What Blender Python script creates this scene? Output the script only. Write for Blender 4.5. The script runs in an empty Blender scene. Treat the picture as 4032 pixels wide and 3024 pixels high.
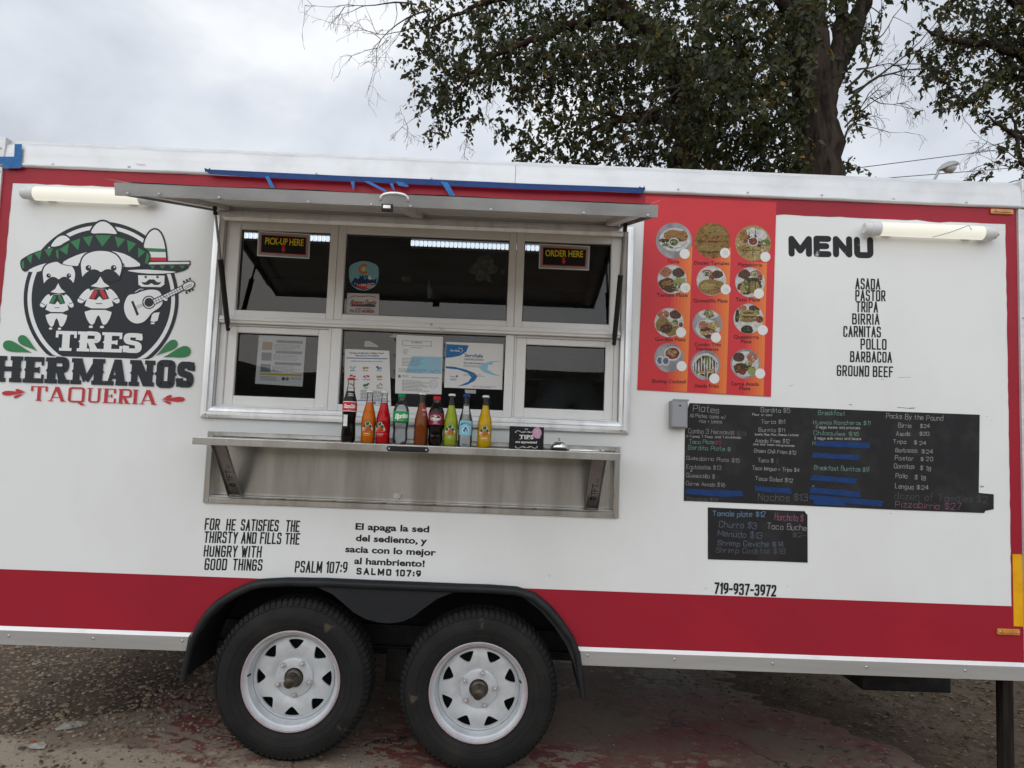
import bpy, math, random
import numpy as np
from mathutils import Vector, Matrix

scene = bpy.context.scene
COL = scene.collection
random.seed(11)
RNG = np.random.default_rng(5)
R = math.radians

# ------------------------------------------------------------------ camera
CAM_H, CAM_D, F_PX = 1.365, 3.15, 2796.0
PITCH, YAW, ROLL = R(4.458), R(0.4875), R(2.2077)
_f = Vector((math.sin(YAW) * math.cos(PITCH), math.cos(YAW) * math.cos(PITCH), math.sin(PITCH)))
_r0 = Vector((math.cos(YAW), -math.sin(YAW), 0.0))
_u0 = _r0.cross(_f)
_r = _r0 * math.cos(ROLL) + _u0 * math.sin(ROLL)
_u = -_r0 * math.sin(ROLL) + _u0 * math.cos(ROLL)
CAM_P = Vector((0.0, -CAM_D, CAM_H))
cd = bpy.data.cameras.new('camera')
cd.sensor_width = 36.0
cd.lens = F_PX / 4032.0 * 36.0
cd.clip_start = 0.05
cd.clip_end = 3000.0
cam = bpy.data.objects.new('camera', cd)
COL.objects.link(cam)
M3 = Matrix((_r, _u, -_f)).transposed()
cam.matrix_world = Matrix.Translation(CAM_P) @ M3.to_4x4()
scene.camera = cam

# ------------------------------------------------------------------ world: overcast sky
SUN_EL, SUN_AZ = R(18), R(197)          # high, from behind the photographer's left shoulder
w = bpy.data.worlds.new('World'); scene.world = w; w.use_nodes = True
nt = w.node_tree; nt.nodes.clear()
def _n(t, **k):
    n = nt.nodes.new(t)
    for a, b in k.items(): setattr(n, a, b)
    return n
sky = _n('ShaderNodeTexSky', sky_type='NISHITA', sun_disc=False, sun_elevation=SUN_EL, sun_rotation=SUN_AZ)
sky.air_density = 1.4; sky.dust_density = 3.0
bg1 = _n('ShaderNodeBackground'); bg1.inputs['Strength'].default_value = 0.09
tc = _n('ShaderNodeTexCoord')
mp = _n('ShaderNodeMapping'); mp.inputs['Scale'].default_value = (1.0, 1.0, 1.5); mp.inputs['Location'].default_value = (1.15, 0.45, 0.6)
nz = _n('ShaderNodeTexNoise'); nz.inputs['Scale'].default_value = 3.0; nz.inputs['Detail'].default_value = 7; nz.inputs['Roughness'].default_value = 0.50; nz.inputs['Distortion'].default_value = 0.15
cr = _n('ShaderNodeValToRGB')
cr.color_ramp.elements[0].position = 0.38; cr.color_ramp.elements[0].color = (0.57, 0.61, 0.68, 1)
cr.color_ramp.elements[1].position = 0.63; cr.color_ramp.elements[1].color = (0.95, 0.965, 0.99, 1)
e = cr.color_ramp.elements.new(0.52); e.color = (0.745, 0.785, 0.85, 1)
bg2 = _n('ShaderNodeBackground'); bg2.inputs['Strength'].default_value = 1.0
mixs = _n('ShaderNodeMixShader'); mixs.inputs[0].default_value = 0.93
out = _n('ShaderNodeOutputWorld')
L = nt.links.new
L(sky.outputs[0], bg1.inputs[0]); L(tc.outputs['Generated'], mp.inputs[0]); L(mp.outputs[0], nz.inputs['Vector'])
L(nz.outputs[0], cr.inputs[0]); L(cr.outputs[0], bg2.inputs[0])
L(bg1.outputs[0], mixs.inputs[1]); L(bg2.outputs[0], mixs.inputs[2]); L(mixs.outputs[0], out.inputs[0])

# ------------------------------------------------------------------ sun behind the cloud
sd = bpy.data.lights.new('sun', 'SUN'); sd.energy = 1.6; sd.angle = R(115); sd.color = (0.97, 0.985, 1.0)
sun = bpy.data.objects.new('sun', sd); COL.objects.link(sun)
# direction towards the sun: azimuth measured like the sky node (0 = +Y, clockwise seen from above is +X)
_sv = Vector((math.sin(SUN_AZ) * math.cos(SUN_EL), math.cos(SUN_AZ) * math.cos(SUN_EL), math.sin(SUN_EL)))
sun.rotation_euler = _sv.to_track_quat('Z', 'Y').to_euler()
sun.location = _sv * 30

vs = scene.view_settings
vs.view_transform = 'Standard'; vs.look = 'None'; vs.gamma = 1.0; vs.use_curve_mapping = False
vs.exposure = 0.12
scene.cycles.max_bounces = 6
scene.cycles.diffuse_bounces = 3
scene.cycles.glossy_bounces = 3
scene.cycles.transparent_max_bounces = 10
scene.cycles.caustics_reflective = False
scene.cycles.caustics_refractive = False

# ------------------------------------------------------------------ helpers: where a spot seen in the photograph lies on a plane Y = const
def at(u, v, Y=0.0):
    d = _r * ((u - 2016.0) / F_PX) + _u * ((1512.0 - v) / F_PX) + _f
    t = (CAM_D + Y) / d.y
    return CAM_P + d * t
def zm(ox, oy, s):
    return lambda x, y: (ox + x * s, oy + y * s)
zA = zm(0, 550, .6632); zB = zm(750, 600, .8816); zC = zm(2450, 750, .5124); zD = zm(2600, 1550, .6474)
zE = zm(700, 2200, .7685); zF = zm(1250, 0, 1.2577); zG = zm(3000, 750, .5124); zH = zm(750, 1500, .7911)
zI = zm(0, 500, .3165); zJ = zm(1250, 1500, .4521); zK = zm(2650, 1560, .3165); zL = zm(3300, 1560, .3309)
zM = zm(2750, 1980, .2532); zN = zm(0, 2350, .4069); zO = zm(2200, 2400, .8282); zP = zm(750, 2000, .4747)
zS = zm(0, 0, 1.8228)
def rect(z, a, b, Y=0.0):
    p = at(*z(*a), Y); q = at(*z(*b), Y)
    return p.x, q.x, q.z, p.z                      # x0, x1, z0, z1

# ------------------------------------------------------------------ helpers: meshes and objects
WO = {}
class MB:
    def __init__(s):
        s.v = []; s.f = []; s.m = []; s.cur = 0
    def add(s, vs, fs, m=None):
        b = len(s.v); s.v.extend(tuple(p) for p in vs)
        for f in fs:
            s.f.append(tuple(b + i for i in f)); s.m.append(s.cur if m is None else m)
        return s
    def poly(s, pts, m=None):
        return s.add(pts, [tuple(range(len(pts)))], m)
    def box(s, x0, x1, y0, y1, z0, z1, m=None):
        v = [(x0,y0,z0),(x1,y0,z0),(x1,y1,z0),(x0,y1,z0),(x0,y0,z1),(x1,y0,z1),(x1,y1,z1),(x0,y1,z1)]
        return s.add(v, [(0,3,2,1),(4,5,6,7),(0,1,5,4),(1,2,6,5),(2,3,7,6),(3,0,4,7)], m)
    def hexa(s, p, m=None):                         # eight corners, ordered as in box
        return s.add(p, [(0,3,2,1),(4,5,6,7),(0,1,5,4),(1,2,6,5),(2,3,7,6),(3,0,4,7)], m)
    def prism(s, xz, y0, y1, m=None):               # outline in X/Z (counter-clockwise seen from -Y), from y0 (front) to y1
        n = len(xz)
        v = [(x, y0, z) for x, z in xz] + [(x, y1, z) for x, z in xz]
        f = [tuple(range(n)), tuple(range(2*n-1, n-1, -1))] + [(i, i+n, (i+1)%n+n, (i+1)%n) for i in range(n)]
        return s.add(v, f, m)
    def lathe(s, prof, c=(0,0,0), axis='z', n=24, m=None, close=False):
        v = []; f = []
        for r, h in prof:
            for i in range(n):
                a = 2*math.pi*i/n
                x, y = r*math.cos(a), r*math.sin(a)
                p = {'z': (x, y, h), 'y': (x, h, y), 'x': (h, x, y)}[axis]
                v.append((p[0]+c[0], p[1]+c[1], p[2]+c[2]))
        k = len(prof); rng = k if close else k-1
        for j in range(rng):
            for i in range(n):
                a = j*n+i; b = j*n+(i+1)%n; j2 = (j+1) % k
                q = (a, b, j2*n+(i+1)%n, j2*n+i)
                f.append(q if axis == 'z' or axis == 'x' else q[::-1])
        return s.add(v, f, m)
    def tube(s, path, radii, n=8, m=None, caps=True):
        path = [Vector(p) for p in path]
        if not hasattr(radii, '__len__'): radii = [radii]*len(path)
        v = []; f = []; up = None
        for i, p in enumerate(path):
            t = (path[min(i+1, len(path)-1)] - path[max(i-1, 0)])
            t.normalize()
            if up is None:
                up = Vector((0,0,1)) if abs(t.z) < .9 else Vector((1,0,0))
            a = t.cross(up)
            if a.length < 1e-6: a = t.cross(Vector((0,1,0)))
            a.normalize(); b = a.cross(t); up = b
            for k in range(n):
                an = 2*math.pi*k/n
                v.append(p + (a*math.cos(an) + b*math.sin(an))*radii[i])
        for i in range(len(path)-1):
            for k in range(n):
                f.append((i*n+k, i*n+(k+1)%n, (i+1)*n+(k+1)%n, (i+1)*n+k))
        if caps:
            f.append(tuple(range(n-1, -1, -1))); f.append(tuple((len(path)-1)*n+k for k in range(n)))
        return s.add(v, f, m)
    def build(s, name, mats, parent=None, loc=None, smooth=False, bevel=0.0, seg=2, angle=40):
        if not isinstance(mats, (list, tuple)): mats = [mats]
        if loc is None:
            a = np.array(s.v, dtype=float)
            lo, hi = a.min(0), a.max(0)
            loc = Vector(((lo[0]+hi[0])/2, (lo[1]+hi[1])/2, lo[2]))
            vs = (a - np.array(loc)).tolist()
        else:
            loc = Vector(loc); vs = s.v
        me = bpy.data.meshes.new(name)
        me.from_pydata(vs, [], s.f)
        for m in mats: me.materials.append(MAT[m] if isinstance(m, str) else m)
        if len(mats) > 1: me.polygons.foreach_set('material_index', s.m)
        if smooth:
            me.polygons.foreach_set('use_smooth', [True]*len(s.f))
            if smooth != 'all':
                try: me.set_sharp_from_angle(angle=R(angle))
                except Exception: pass
        me.update()
        return link(name, me, parent, loc, bevel, seg)
def link(name, me, parent=None, loc=(0,0,0), bevel=0.0, seg=2):
    o = bpy.data.objects.new(name, me); COL.objects.link(o)
    loc = Vector(loc)
    WO[o.name] = loc.copy()
    if parent is not None:
        o.parent = parent; o.location = loc - WO[parent.name]
    else: o.location = loc
    if bevel:
        b = o.modifiers.new('bevel', 'BEVEL'); b.width = bevel; b.segments = seg; b.limit_method = 'ANGLE'; b.angle_limit = R(35)
    return o
def tag(o, label, cat, group=None):
    o['label'] = label; o['category'] = cat
    if group: o['group'] = group
    return o
def thing(name, label, cat, loc, group=None):
    o = bpy.data.objects.new(name, None); COL.objects.link(o)
    o.empty_display_size = .1
    o.location = loc; WO[o.name] = Vector(loc)
    return tag(o, label, cat, group)
def structure(o): o['kind'] = 'structure'; return o
def stuff(o): o['kind'] = 'stuff'; return o

# ------------------------------------------------------------------ materials (all procedural)
MAT = {}
def mat(name, col=(.5,.5,.5), rough=.5, metal=0.0, noise=None, bump=None, emit=None, trans=0.0, spec=None, coat=0.0, wear=None, objrand=0.0):
    """noise=(scale, colour2, low, high[, stretch])  bump=(scale, strength[, stretch])  wear=(scale, colour, threshold)"""
    m = bpy.data.materials.new(name); m.use_nodes = True; MAT[name] = m
    t = m.node_tree; b = t.nodes['Principled BSDF']; lk = t.links.new
    b.inputs['Base Color'].default_value = (*col, 1); b.inputs['Roughness'].default_value = rough; b.inputs['Metallic'].default_value = metal
    b.inputs['Transmission Weight'].default_value = trans
    if spec is None and metal == 0 and trans == 0 and rough >= .3: spec = .22
    if spec is not None: b.inputs['Specular IOR Level'].default_value = spec
    if coat: b.inputs['Coat Weight'].default_value = coat
    tcn = t.nodes.new('ShaderNodeTexCoord')
    def vec(stretch):
        if not stretch: return tcn.outputs['Object']
        mpn = t.nodes.new('ShaderNodeMapping'); mpn.inputs['Scale'].default_value = stretch
        lk(tcn.outputs['Object'], mpn.inputs[0]); return mpn.outputs[0]
    src = None
    def noisefac(scale, lo, hi, stretch=None, detail=6, seed=0.0):
        n = t.nodes.new('ShaderNodeTexNoise'); n.inputs['Scale'].default_value = scale; n.inputs['Detail'].default_value = detail; n.inputs['Roughness'].default_value = .6
        n.noise_dimensions = '4D'; n.inputs['W'].default_value = seed
        lk(vec(stretch), n.inputs['Vector'])
        r = t.nodes.new('ShaderNodeMapRange'); r.inputs[1].default_value = lo; r.inputs[2].default_value = hi
        lk(n.outputs[0], r.inputs[0]); return r.outputs[0]
    if noise:
        fac = noisefac(noise[0], noise[2], noise[3], noise[4] if len(noise) > 4 else None)
        mx = t.nodes.new('ShaderNodeMix'); mx.data_type = 'RGBA'
        mx.inputs[6].default_value = (*col, 1); mx.inputs[7].default_value = (*noise[1], 1)
        lk(fac, mx.inputs[0]); src = mx.outputs[2]
    if wear:
        fac = noisefac(wear[0], wear[2], wear[2]+.04, wear[3] if len(wear) > 3 else None, 9, 3.7)
        mx = t.nodes.new('ShaderNodeMix'); mx.data_type = 'RGBA'
        if src: lk(src, mx.inputs[6])
        else: mx.inputs[6].default_value = (*col, 1)
        mx.inputs[7].default_value = (*wear[1], 1)
        lk(fac, mx.inputs[0]); src = mx.outputs[2]
    if objrand:
        oi = t.nodes.new('ShaderNodeObjectInfo'); hs = t.nodes.new('ShaderNodeHueSaturation')
        r = t.nodes.new('ShaderNodeMapRange'); r.inputs[3].default_value = 1-objrand; r.inputs[4].default_value = 1+objrand
        lk(oi.outputs['Random'], r.inputs[0]); lk(r.outputs[0], hs.inputs['Value'])
        if src: lk(src, hs.inputs['Color'])
        else: hs.inputs['Color'].default_value = (*col, 1)
        src = hs.outputs[0]
    if src: lk(src, b.inputs['Base Color'])
    if bump:
        n = t.nodes.new('ShaderNodeTexNoise'); n.inputs['Scale'].default_value = bump[0]; n.inputs['Detail'].default_value = 5
        lk(vec(bump[2] if len(bump) > 2 else None), n.inputs['Vector'])
        bp = t.nodes.new('ShaderNodeBump'); bp.inputs['Strength'].default_value = bump[1]; bp.inputs['Distance'].default_value = .01
        lk(n.outputs[0], bp.inputs['Height']); lk(bp.outputs[0], b.inputs['Normal'])
    if emit:
        b.inputs['Emission Color'].default_value = (*emit[0], 1); b.inputs['Emission Strength'].default_value = emit[1]
    return m
def nodes_of(m): return m.node_tree, m.node_tree.nodes['Principled BSDF']
def clear_glass(name, tint=(1,1,1), refl=1.45, rough=0.0):
    m = bpy.data.materials.new(name); m.use_nodes = True; MAT[name] = m
    t = m.node_tree; t.nodes.clear()
    o = t.nodes.new('ShaderNodeOutputMaterial'); mx = t.nodes.new('ShaderNodeMixShader'); fr = t.nodes.new('ShaderNodeFresnel')
    fr.inputs[0].default_value = refl
    a = t.nodes.new('ShaderNodeBsdfTransparent'); a.inputs[0].default_value = (*tint, 1)
    g = t.nodes.new('ShaderNodeBsdfGlossy'); g.inputs['Roughness'].default_value = rough
    t.links.new(fr.outputs[0], mx.inputs[0]); t.links.new(a.outputs[0], mx.inputs[1]); t.links.new(g.outputs[0], mx.inputs[2]); t.links.new(mx.outputs[0], o.inputs[0])
    return m

WHITE = (.80, .818, .818)
mat('wall_white', WHITE, .32, noise=(1.3, (.69,.70,.68), .42, .8, (1,1,.6)), wear=(9.0, (.62,.62,.59), .70, (1,1,.4)), bump=(2.4, .12))
mat('red_vinyl', (.355, .013, .029), .40, noise=(2.2, (.30,.012,.028), .35, .7), bump=(3.0, .10), spec=.28, wear=(13,(.36,.06,.07),.74))
mat('aluminium', (.82,.83,.84), .38, 0.7, noise=(14, (.60,.61,.63), .45, .75, (1,1,.35)), bump=(9, .12), wear=(22, (.40,.40,.40), .71))
mat('rail_white', (.67,.68,.69), .40, 0.35, noise=(5, (.55,.56,.57), .45, .75), bump=(7, .55, (1,1,2)), wear=(17, (.50,.50,.50), .73))
mat('skirt_metal', (.44,.435,.425), .42, 0.4, noise=(4, (.37,.365,.355), .4, .7, (.4,1,6)), bump=(5, .03))
mat('bright_edge', (.85,.85,.84), .3, .2, noise=(10,(.7,.7,.7),.5,.8))
mat('stainless', (.60,.59,.57), .26, .9, noise=(2.2, (.36,.34,.31), .42, .66, (3.0,1,.35)), bump=(4, .05), wear=(26, (.32,.29,.26), .76, (1,1,.4)))
mat('stainless_dark', (.36,.35,.33), .34, .85, noise=(5, (.22,.21,.20), .4, .7))
mat('window_white', (.82,.82,.81), .42, 0.0, noise=(6, (.72,.72,.71), .5, .8), wear=(30, (.42,.41,.39), .74))
mat('gasket', (.02,.02,.022), .55)
mat('screw_metal', (.62,.62,.62), .35, .8)
mat('black_plastic', (.018,.019,.022), .42, bump=(40,.1))
mat('fender_black', (.012,.0135,.016), .5, spec=.3, noise=(8,(.024,.025,.026),.5,.75), wear=(40,(.16,.16,.15),.755), bump=(12,.12))
mat('well_black', (.010,.011,.012), .8)
mat('chassis_black', (.010,.010,.011), .6, spec=.25, noise=(9,(.045,.038,.032),.5,.8))
mat('rubber', (.011,.011,.0115), .75, spec=.25, noise=(7,(.022,.021,.019),.42,.72), bump=(30,.3), wear=(9,(.065,.052,.038),.645))
mat('wheel_white', (.58,.605,.63), .36, .15, noise=(18,(.46,.48,.50),.45,.75), bump=(70,.10), wear=(14,(.30,.26,.21),.69))
mat('wheel_slot', (.012,.014,.014), .7)
mat('pin_red', (.38,.12,.13), .5)
mat('pin_blue', (.16,.18,.26), .5)
mat('axle_steel', (.105,.088,.070), .42, .8, noise=(30,(.045,.034,.026),.4,.7))
mat('ink_dark', (.028,.033,.040), .42)
mat('ink_black', (.018,.020,.022), .4, wear=(60,(.42,.42,.41),.755))
mat('ink_scuffed', (.020,.021,.022), .5, wear=(24,(.40,.40,.40),.60,(1,1,.5)))
mat('ink_white', (.78,.79,.80), .4)
mat('ink_green', (.045,.21,.085), .4)
mat('ink_red', (.52,.045,.055), .4)
mat('tape_blue', (.035,.17,.42), .55, noise=(25,(.025,.12,.34),.4,.7), bump=(60,.4))
mat('tape_dark_blue', (.011,.045,.165), .5, noise=(25,(.009,.034,.125),.4,.7), bump=(50,.3))
mat('tape_yellow', (.83,.42,.01), .35, noise=(14,(.70,.33,.01),.45,.75))
mat('lens_amber', (.62,.24,.03), .28, noise=(30,(.45,.17,.03),.4,.7), coat=.5)
mat('lamp_housing', (.70,.71,.71), .35)
mat('lamp_lit', (.35,.35,.32), .4, emit=((1.0,.97,.84), .62))
mat('led_lit', (.9,.9,.9), .4, emit=((.84,.92,1.0), 1.0))
mat('led_bar', (.55,.56,.58), .5)
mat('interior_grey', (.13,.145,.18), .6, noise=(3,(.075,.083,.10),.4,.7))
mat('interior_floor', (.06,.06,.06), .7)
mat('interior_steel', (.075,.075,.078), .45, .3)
clear_glass('window_glass', (.86,.89,.92), 1.60)
mat('gray_box', (.30,.31,.33), .5, .2)
mat('awning_skin', (.74,.73,.71), .45, .15, noise=(5,(.62,.60,.57),.45,.75))
mat('awning_lip', (.46,.47,.48), .4, .5, noise=(6,(.26,.26,.27),.4,.7,(.5,1,1)))

# ------------------------------------------------------------------ lettering: a stroke alphabet (cap height 100)
_o = 'o 22,0 44,0 44,62 22,62 0,62 0,0'
_O = 'o 26,0 52,0 52,28 52,72 52,100 26,100 0,100 0,72 0,28 0,0'
GL = {'A':'l 0,0 28,100 56,0;l 9,32 47,32','B':'l 0,0 0,100;c 0,100 30,100 49,100 49,54 30,54 0,54;c 28,54 55,54 55,0 30,0 0,0',
'C':'c 50,70 50,100 25,100 0,100 0,70 0,30 0,0 25,0 50,0 50,30','D':'l 0,0 0,100;c 0,100 36,100 52,100 52,80 52,20 52,0 36,0 0,0',
'E':'l 46,100 0,100 0,0 46,0;l 0,52 38,52','F':'l 46,100 0,100 0,0;l 0,52 38,52',
'G':'c 50,72 50,100 25,100 0,100 0,70 0,30 0,0 25,0 52,0 52,30 52,48;l 52,48 28,48','H':'l 0,0 0,100;l 52,0 52,100;l 0,52 52,52',
'I':'l 0,0 0,100','J':'c 40,100 40,20 40,0 20,0 0,0 0,25','K':'l 0,0 0,100;l 50,100 0,42;l 16,58 52,0','L':'l 0,100 0,0 44,0',
'M':'l 0,0 0,100 34,22 68,100 68,0','N':'l 0,0 0,100 52,0 52,100','O':_O,'P':'l 0,0 0,100;c 0,100 28,100 52,100 52,46 28,46 0,46',
'Q':_O+';l 30,28 56,-8','R':'l 0,0 0,100;c 0,100 28,100 52,100 52,46 28,46 0,46;l 26,46 54,0',
'S':'c 50,74 50,100 25,100 0,100 0,56 25,53 52,48 52,0 25,0 0,0 0,26','T':'l 0,100 54,100;l 27,100 27,0',
'U':'c 0,100 0,40 0,0 26,0 52,0 52,40 52,100','V':'l 0,100 27,0 54,100','W':'l 0,100 18,0 36,80 54,0 72,100',
'X':'l 0,100 52,0;l 52,100 0,0','Y':'l 0,100 27,48 54,100;l 27,48 27,0','Z':'l 0,100 50,100 0,0 50,0',
'0':_O,'1':'l 0,84 20,100 20,0','2':'c 0,72 0,100 25,100 52,100 52,66 35,40 0,0;l 0,0 52,0',
'3':'c 0,78 0,100 25,100 50,100 50,54 20,54;c 20,54 54,54 54,0 25,0 0,0 0,22','4':'l 40,0 40,100 0,30 54,30',
'5':'l 46,100 4,100 0,55;c 0,55 12,64 26,64 52,64 52,0 26,0 0,0 0,20','6':'c 44,98 0,80 0,30 0,0 26,0 52,0 52,58 26,58 2,58 2,30',
'7':'l 0,100 50,100 16,0','8':'o 26,53 50,53 50,100 26,100 2,100 2,53;o 26,53 54,53 54,0 26,0 -2,0 -2,53',
'9':'c 8,2 52,20 52,70 52,100 26,100 0,100 0,42 26,42 50,42 50,70','$':'c 46,74 46,92 24,92 0,92 0,56 24,52 50,48 50,8 24,8 0,8 0,26;l 25,110 25,-10',
'+':'l 0,40 34,40;l 17,58 17,22','-':'l 0,46 30,46','.':'l 0,0 0,5',',':'l 4,6 0,-14',':':'l 0,12 0,20;l 0,62 0,70','/':'l 0,-8 34,104','!':'l 0,100 0,34;l 0,0 0,6',
'a':_o+';l 44,62 44,0','b':'l 0,100 0,0;'+_o,'c':'c 42,50 38,62 22,62 0,62 0,0 22,0 38,0 42,12','d':_o+';l 44,100 44,0',
'e':'l 2,32 44,32;c 44,32 44,62 22,62 0,62 0,0 22,0 38,0 44,12','f':'c 36,98 14,106 14,76 14,0;l 0,60 32,60',
'g':_o+';c 44,62 44,-10 44,-32 22,-32 4,-32 0,-20','h':'l 0,100 0,0;c 0,36 4,62 22,62 42,62 42,40 42,0','i':'l 0,60 0,0;l 0,80 0,86',
'j':'c 16,60 16,-10 16,-32 0,-30;l 16,80 16,86','k':'l 0,100 0,0;l 36,62 0,24;l 10,34 38,0','l':'l 0,100 0,0',
'm':'l 0,62 0,0;c 0,36 4,62 16,62 32,62 32,40 32,0;c 32,36 36,62 48,62 64,62 64,40 64,0','n':'l 0,62 0,0;c 0,36 4,62 22,62 42,62 42,40 42,0',
'o':_o,'p':'l 0,62 0,-34;'+_o,'q':_o+';l 44,62 44,-34','r':'l 0,62 0,0;c 0,32 4,60 20,64 30,58',
's':'c 36,48 34,62 18,62 0,62 0,36 18,32 38,28 38,0 18,0 2,0 0,14','t':'c 14,92 14,20 14,0 34,2;l 0,62 30,62',
'u':'c 0,62 0,20 0,0 20,0 40,0 42,24;l 42,62 42,0','v':'l 0,62 20,0 40,62','w':'l 0,62 14,0 28,52 42,0 56,62',
'x':'l 0,62 40,0;l 40,62 0,0','y':'l 0,62 20,4;l 40,62 8,-34','z':'l 0,62 40,62 0,0 40,0'}
def chaikin(p, n=3, closed=False):
    p = [tuple(q) for q in p]
    for _ in range(n):
        o = [] if closed else [p[0]]
        rng = range(len(p)) if closed else range(len(p)-1)
        for i in rng:
            a, b = p[i], p[(i+1) % len(p)]
            q = (a[0]*.75+b[0]*.25, a[1]*.75+b[1]*.25); r = (a[0]*.25+b[0]*.75, a[1]*.25+b[1]*.75)
            if closed: o += [q, r]
            else:
                if i > 0: o.append(q)
                if i < len(p)-2: o.append(r)
        if not closed: o.append(p[-1])
        p = o
    return p
_gc = {}
def glyph(c):
    if c in _gc: return _gc[c]
    st = []
    for s in GL[c].split(';'):
        k, pts = s.split(' ', 1)
        pts = [tuple(float(a)/100 for a in q.split(',')) for q in pts.split()]
        if k == 'l' and len(pts) > 2:
            for i in range(len(pts)-1): st.append((('m' if i else '')+'l'+('n' if i < len(pts)-2 else ''), pts[i:i+2]))
            continue
        if k == 'c': pts = chaikin(pts, 3)
        elif k == 'o': pts = chaikin(pts, 3, True)
        st.append((k, pts))
    xs = [p[0] for _, ps in st for p in ps]
    _gc[c] = (st, min(xs), max(xs)); return _gc[c]
def strip(pts, wd, closed=False):
    """2-D ribbon of constant width along a polyline: list of quads"""
    n = len(pts); L_, R_ = [], []
    for i in range(n):
        a = pts[(i-1) % n] if (closed or i > 0) else pts[i]
        b = pts[(i+1) % n] if (closed or i < n-1) else pts[i]
        c = pts[i]
        d1 = np.array(c) - np.array(a); d2 = np.array(b) - np.array(c)
        l1, l2 = np.linalg.norm(d1), np.linalg.norm(d2)
        d1 = d1/l1 if l1 > 1e-9 else None; d2 = d2/l2 if l2 > 1e-9 else None
        if d1 is None: d1 = d2
        if d2 is None: d2 = d1
        if d1 is None: d1 = d2 = np.array((1.0, 0.0))
        n1 = np.array((-d1[1], d1[0])); n2 = np.array((-d2[1], d2[0]))
        m = n1 + n2; lm = np.linalg.norm(m)
        if lm < .35: m = n1; k = 1.0
        else: m = m/lm; k = min(1/max(.28, float(m @ n1)), 1.42)
        L_.append((c[0]+m[0]*wd/2*k, c[1]+m[1]*wd/2*k)); R_.append((c[0]-m[0]*wd/2*k, c[1]-m[1]*wd/2*k))
    q = []
    for i in range(n if closed else n-1):
        j = (i+1) % n
        q.append((R_[i], R_[j], L_[j], L_[i]))
    return q
def disc2(c, r, n=10):
    return [(c[0]+r*math.cos(2*math.pi*i/n), c[1]+r*math.sin(2*math.pi*i/n)) for i in range(n)]
def wallmap(p0, p1, up=None):
    """baseline p0 -> p1 in 3-D; returns (s, t, layer) -> point, layer grows towards the viewer (-Y)"""
    p0 = Vector(p0); d = Vector(p1) - p0; ln = d.length; d = d/ln
    if up is None: up = Vector((0, 1, 0)).cross(-d); up = up if up.z > 0 else -up
    nrm = Vector((0, -1, 0))
    return (lambda s, t, k: p0 + d*s + up*t + nrm*k), ln
LAY = 0.00005
def stroke_text(mb, txt, mp_, length, h, wt, m=0, gap=.16, space=.42, rnd=False, slant=0.0, jit=0.0, xs=None, k0=0.0):
    """write txt along [0,length]; h cap height, wt stroke width (both metres)"""
    hh = h - wt
    adv = 0.0; items = []
    for c in txt:
        if c == ' ': adv += space; continue
        st, a, b = glyph(c)
        items.append((st, adv - a)); adv += (b - a) + gap
    adv -= gap
    sx = (length - wt)/max(adv, .01) if xs is None else xs*hh
    rr = random.Random(hash(txt) % 9973 if False else sum(map(ord, txt)))
    k = 0
    for st, x0 in items:
        jx = rr.uniform(-1, 1)*jit; jy = rr.uniform(-1, 1)*jit; js = 1+rr.uniform(-1, 1)*jit*1.5; jr = rr.uniform(-1, 1)*jit*1.2
        for kind, pts in st:
            P = []
            for (x, y) in pts:
                X = (x0+x+jx)*sx + wt/2; Y = (y*js+jy+jr*(x-.25))*hh + wt/2
                P.append((X+slant*Y, Y))
            lay = k0 + (k % 5)*LAY; k += 1
            closed = kind == 'o'
            if len(P) == 2 and not rnd:
                (ax, ay), (bx, by) = P; l_ = math.hypot(bx-ax, by-ay) or 1; ex, ey = (bx-ax)/l_*wt*.5, (by-ay)/l_*wt*.5
                P = [(ax-ex, ay-ey), (bx+ex, by+ey)]
            elif not closed and not rnd:
                if abs(pts[0][1]-pts[1][1]) < 1e-6: P[0] = (P[0][0]-math.copysign(wt*.5, P[1][0]-P[0][0]), P[0][1])
                if abs(pts[-1][1]-pts[-2][1]) < 1e-6: P[-1] = (P[-1][0]-math.copysign(wt*.5, P[-2][0]-P[-1][0]), P[-1][1])
            for i, q in enumerate(strip(P, wt, closed)):
                e = lay + i*LAY*.04
                mb.poly([mp_(a, b, e) for a, b in q], m)
            if rnd and not closed:
                for c in (P[0], P[-1]):
                    mb.poly([mp_(a, b, lay + LAY*2.5) for a, b in disc2(c, wt*.5)], m)
_fc = {}
def font_mesh(txt, bold=0.0, spacing=1.0):
    key = (txt, bold, spacing)
    if key in _fc: return _fc[key]
    cu = bpy.data.curves.new('t', 'FONT'); cu.body = txt; cu.size = 1.0; cu.offset = bold; cu.resolution_u = 3; cu.space_character = spacing
    ob = bpy.data.objects.new('t', cu)
    me = ob.to_mesh()
    v = np.array([tuple(a.co) for a in me.vertices]); f = [tuple(p.vertices) for p in me.polygons]
    ob.to_mesh_clear(); bpy.data.objects.remove(ob); bpy.data.curves.remove(cu)
    _fc[key] = (v, f); return v, f
def font_text(mb, txt, mp_, length, h, m=0, bold=0.0, k0=0.0, fit=True, slant=0.0, spacing=1.0, align='l', ends=True):
    """type set in the plain sans: h = cap height (metres), stretched to length when fit"""
    v, f = font_mesh(txt, bold, spacing)
    cap = 0.729 + bold*1.2
    sy = h/cap; x0, x1 = v[:,0].min(), v[:,0].max()
    sx = length/(x1-x0) if fit else sy
    off = 0.0 if fit or align == 'l' else (length-(x1-x0)*sx)/2
    mb.add([mp_((p[0]-x0)*sx+off+slant*p[1]*sy, p[1]*sy, k0) for p in v], f, m)
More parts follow.
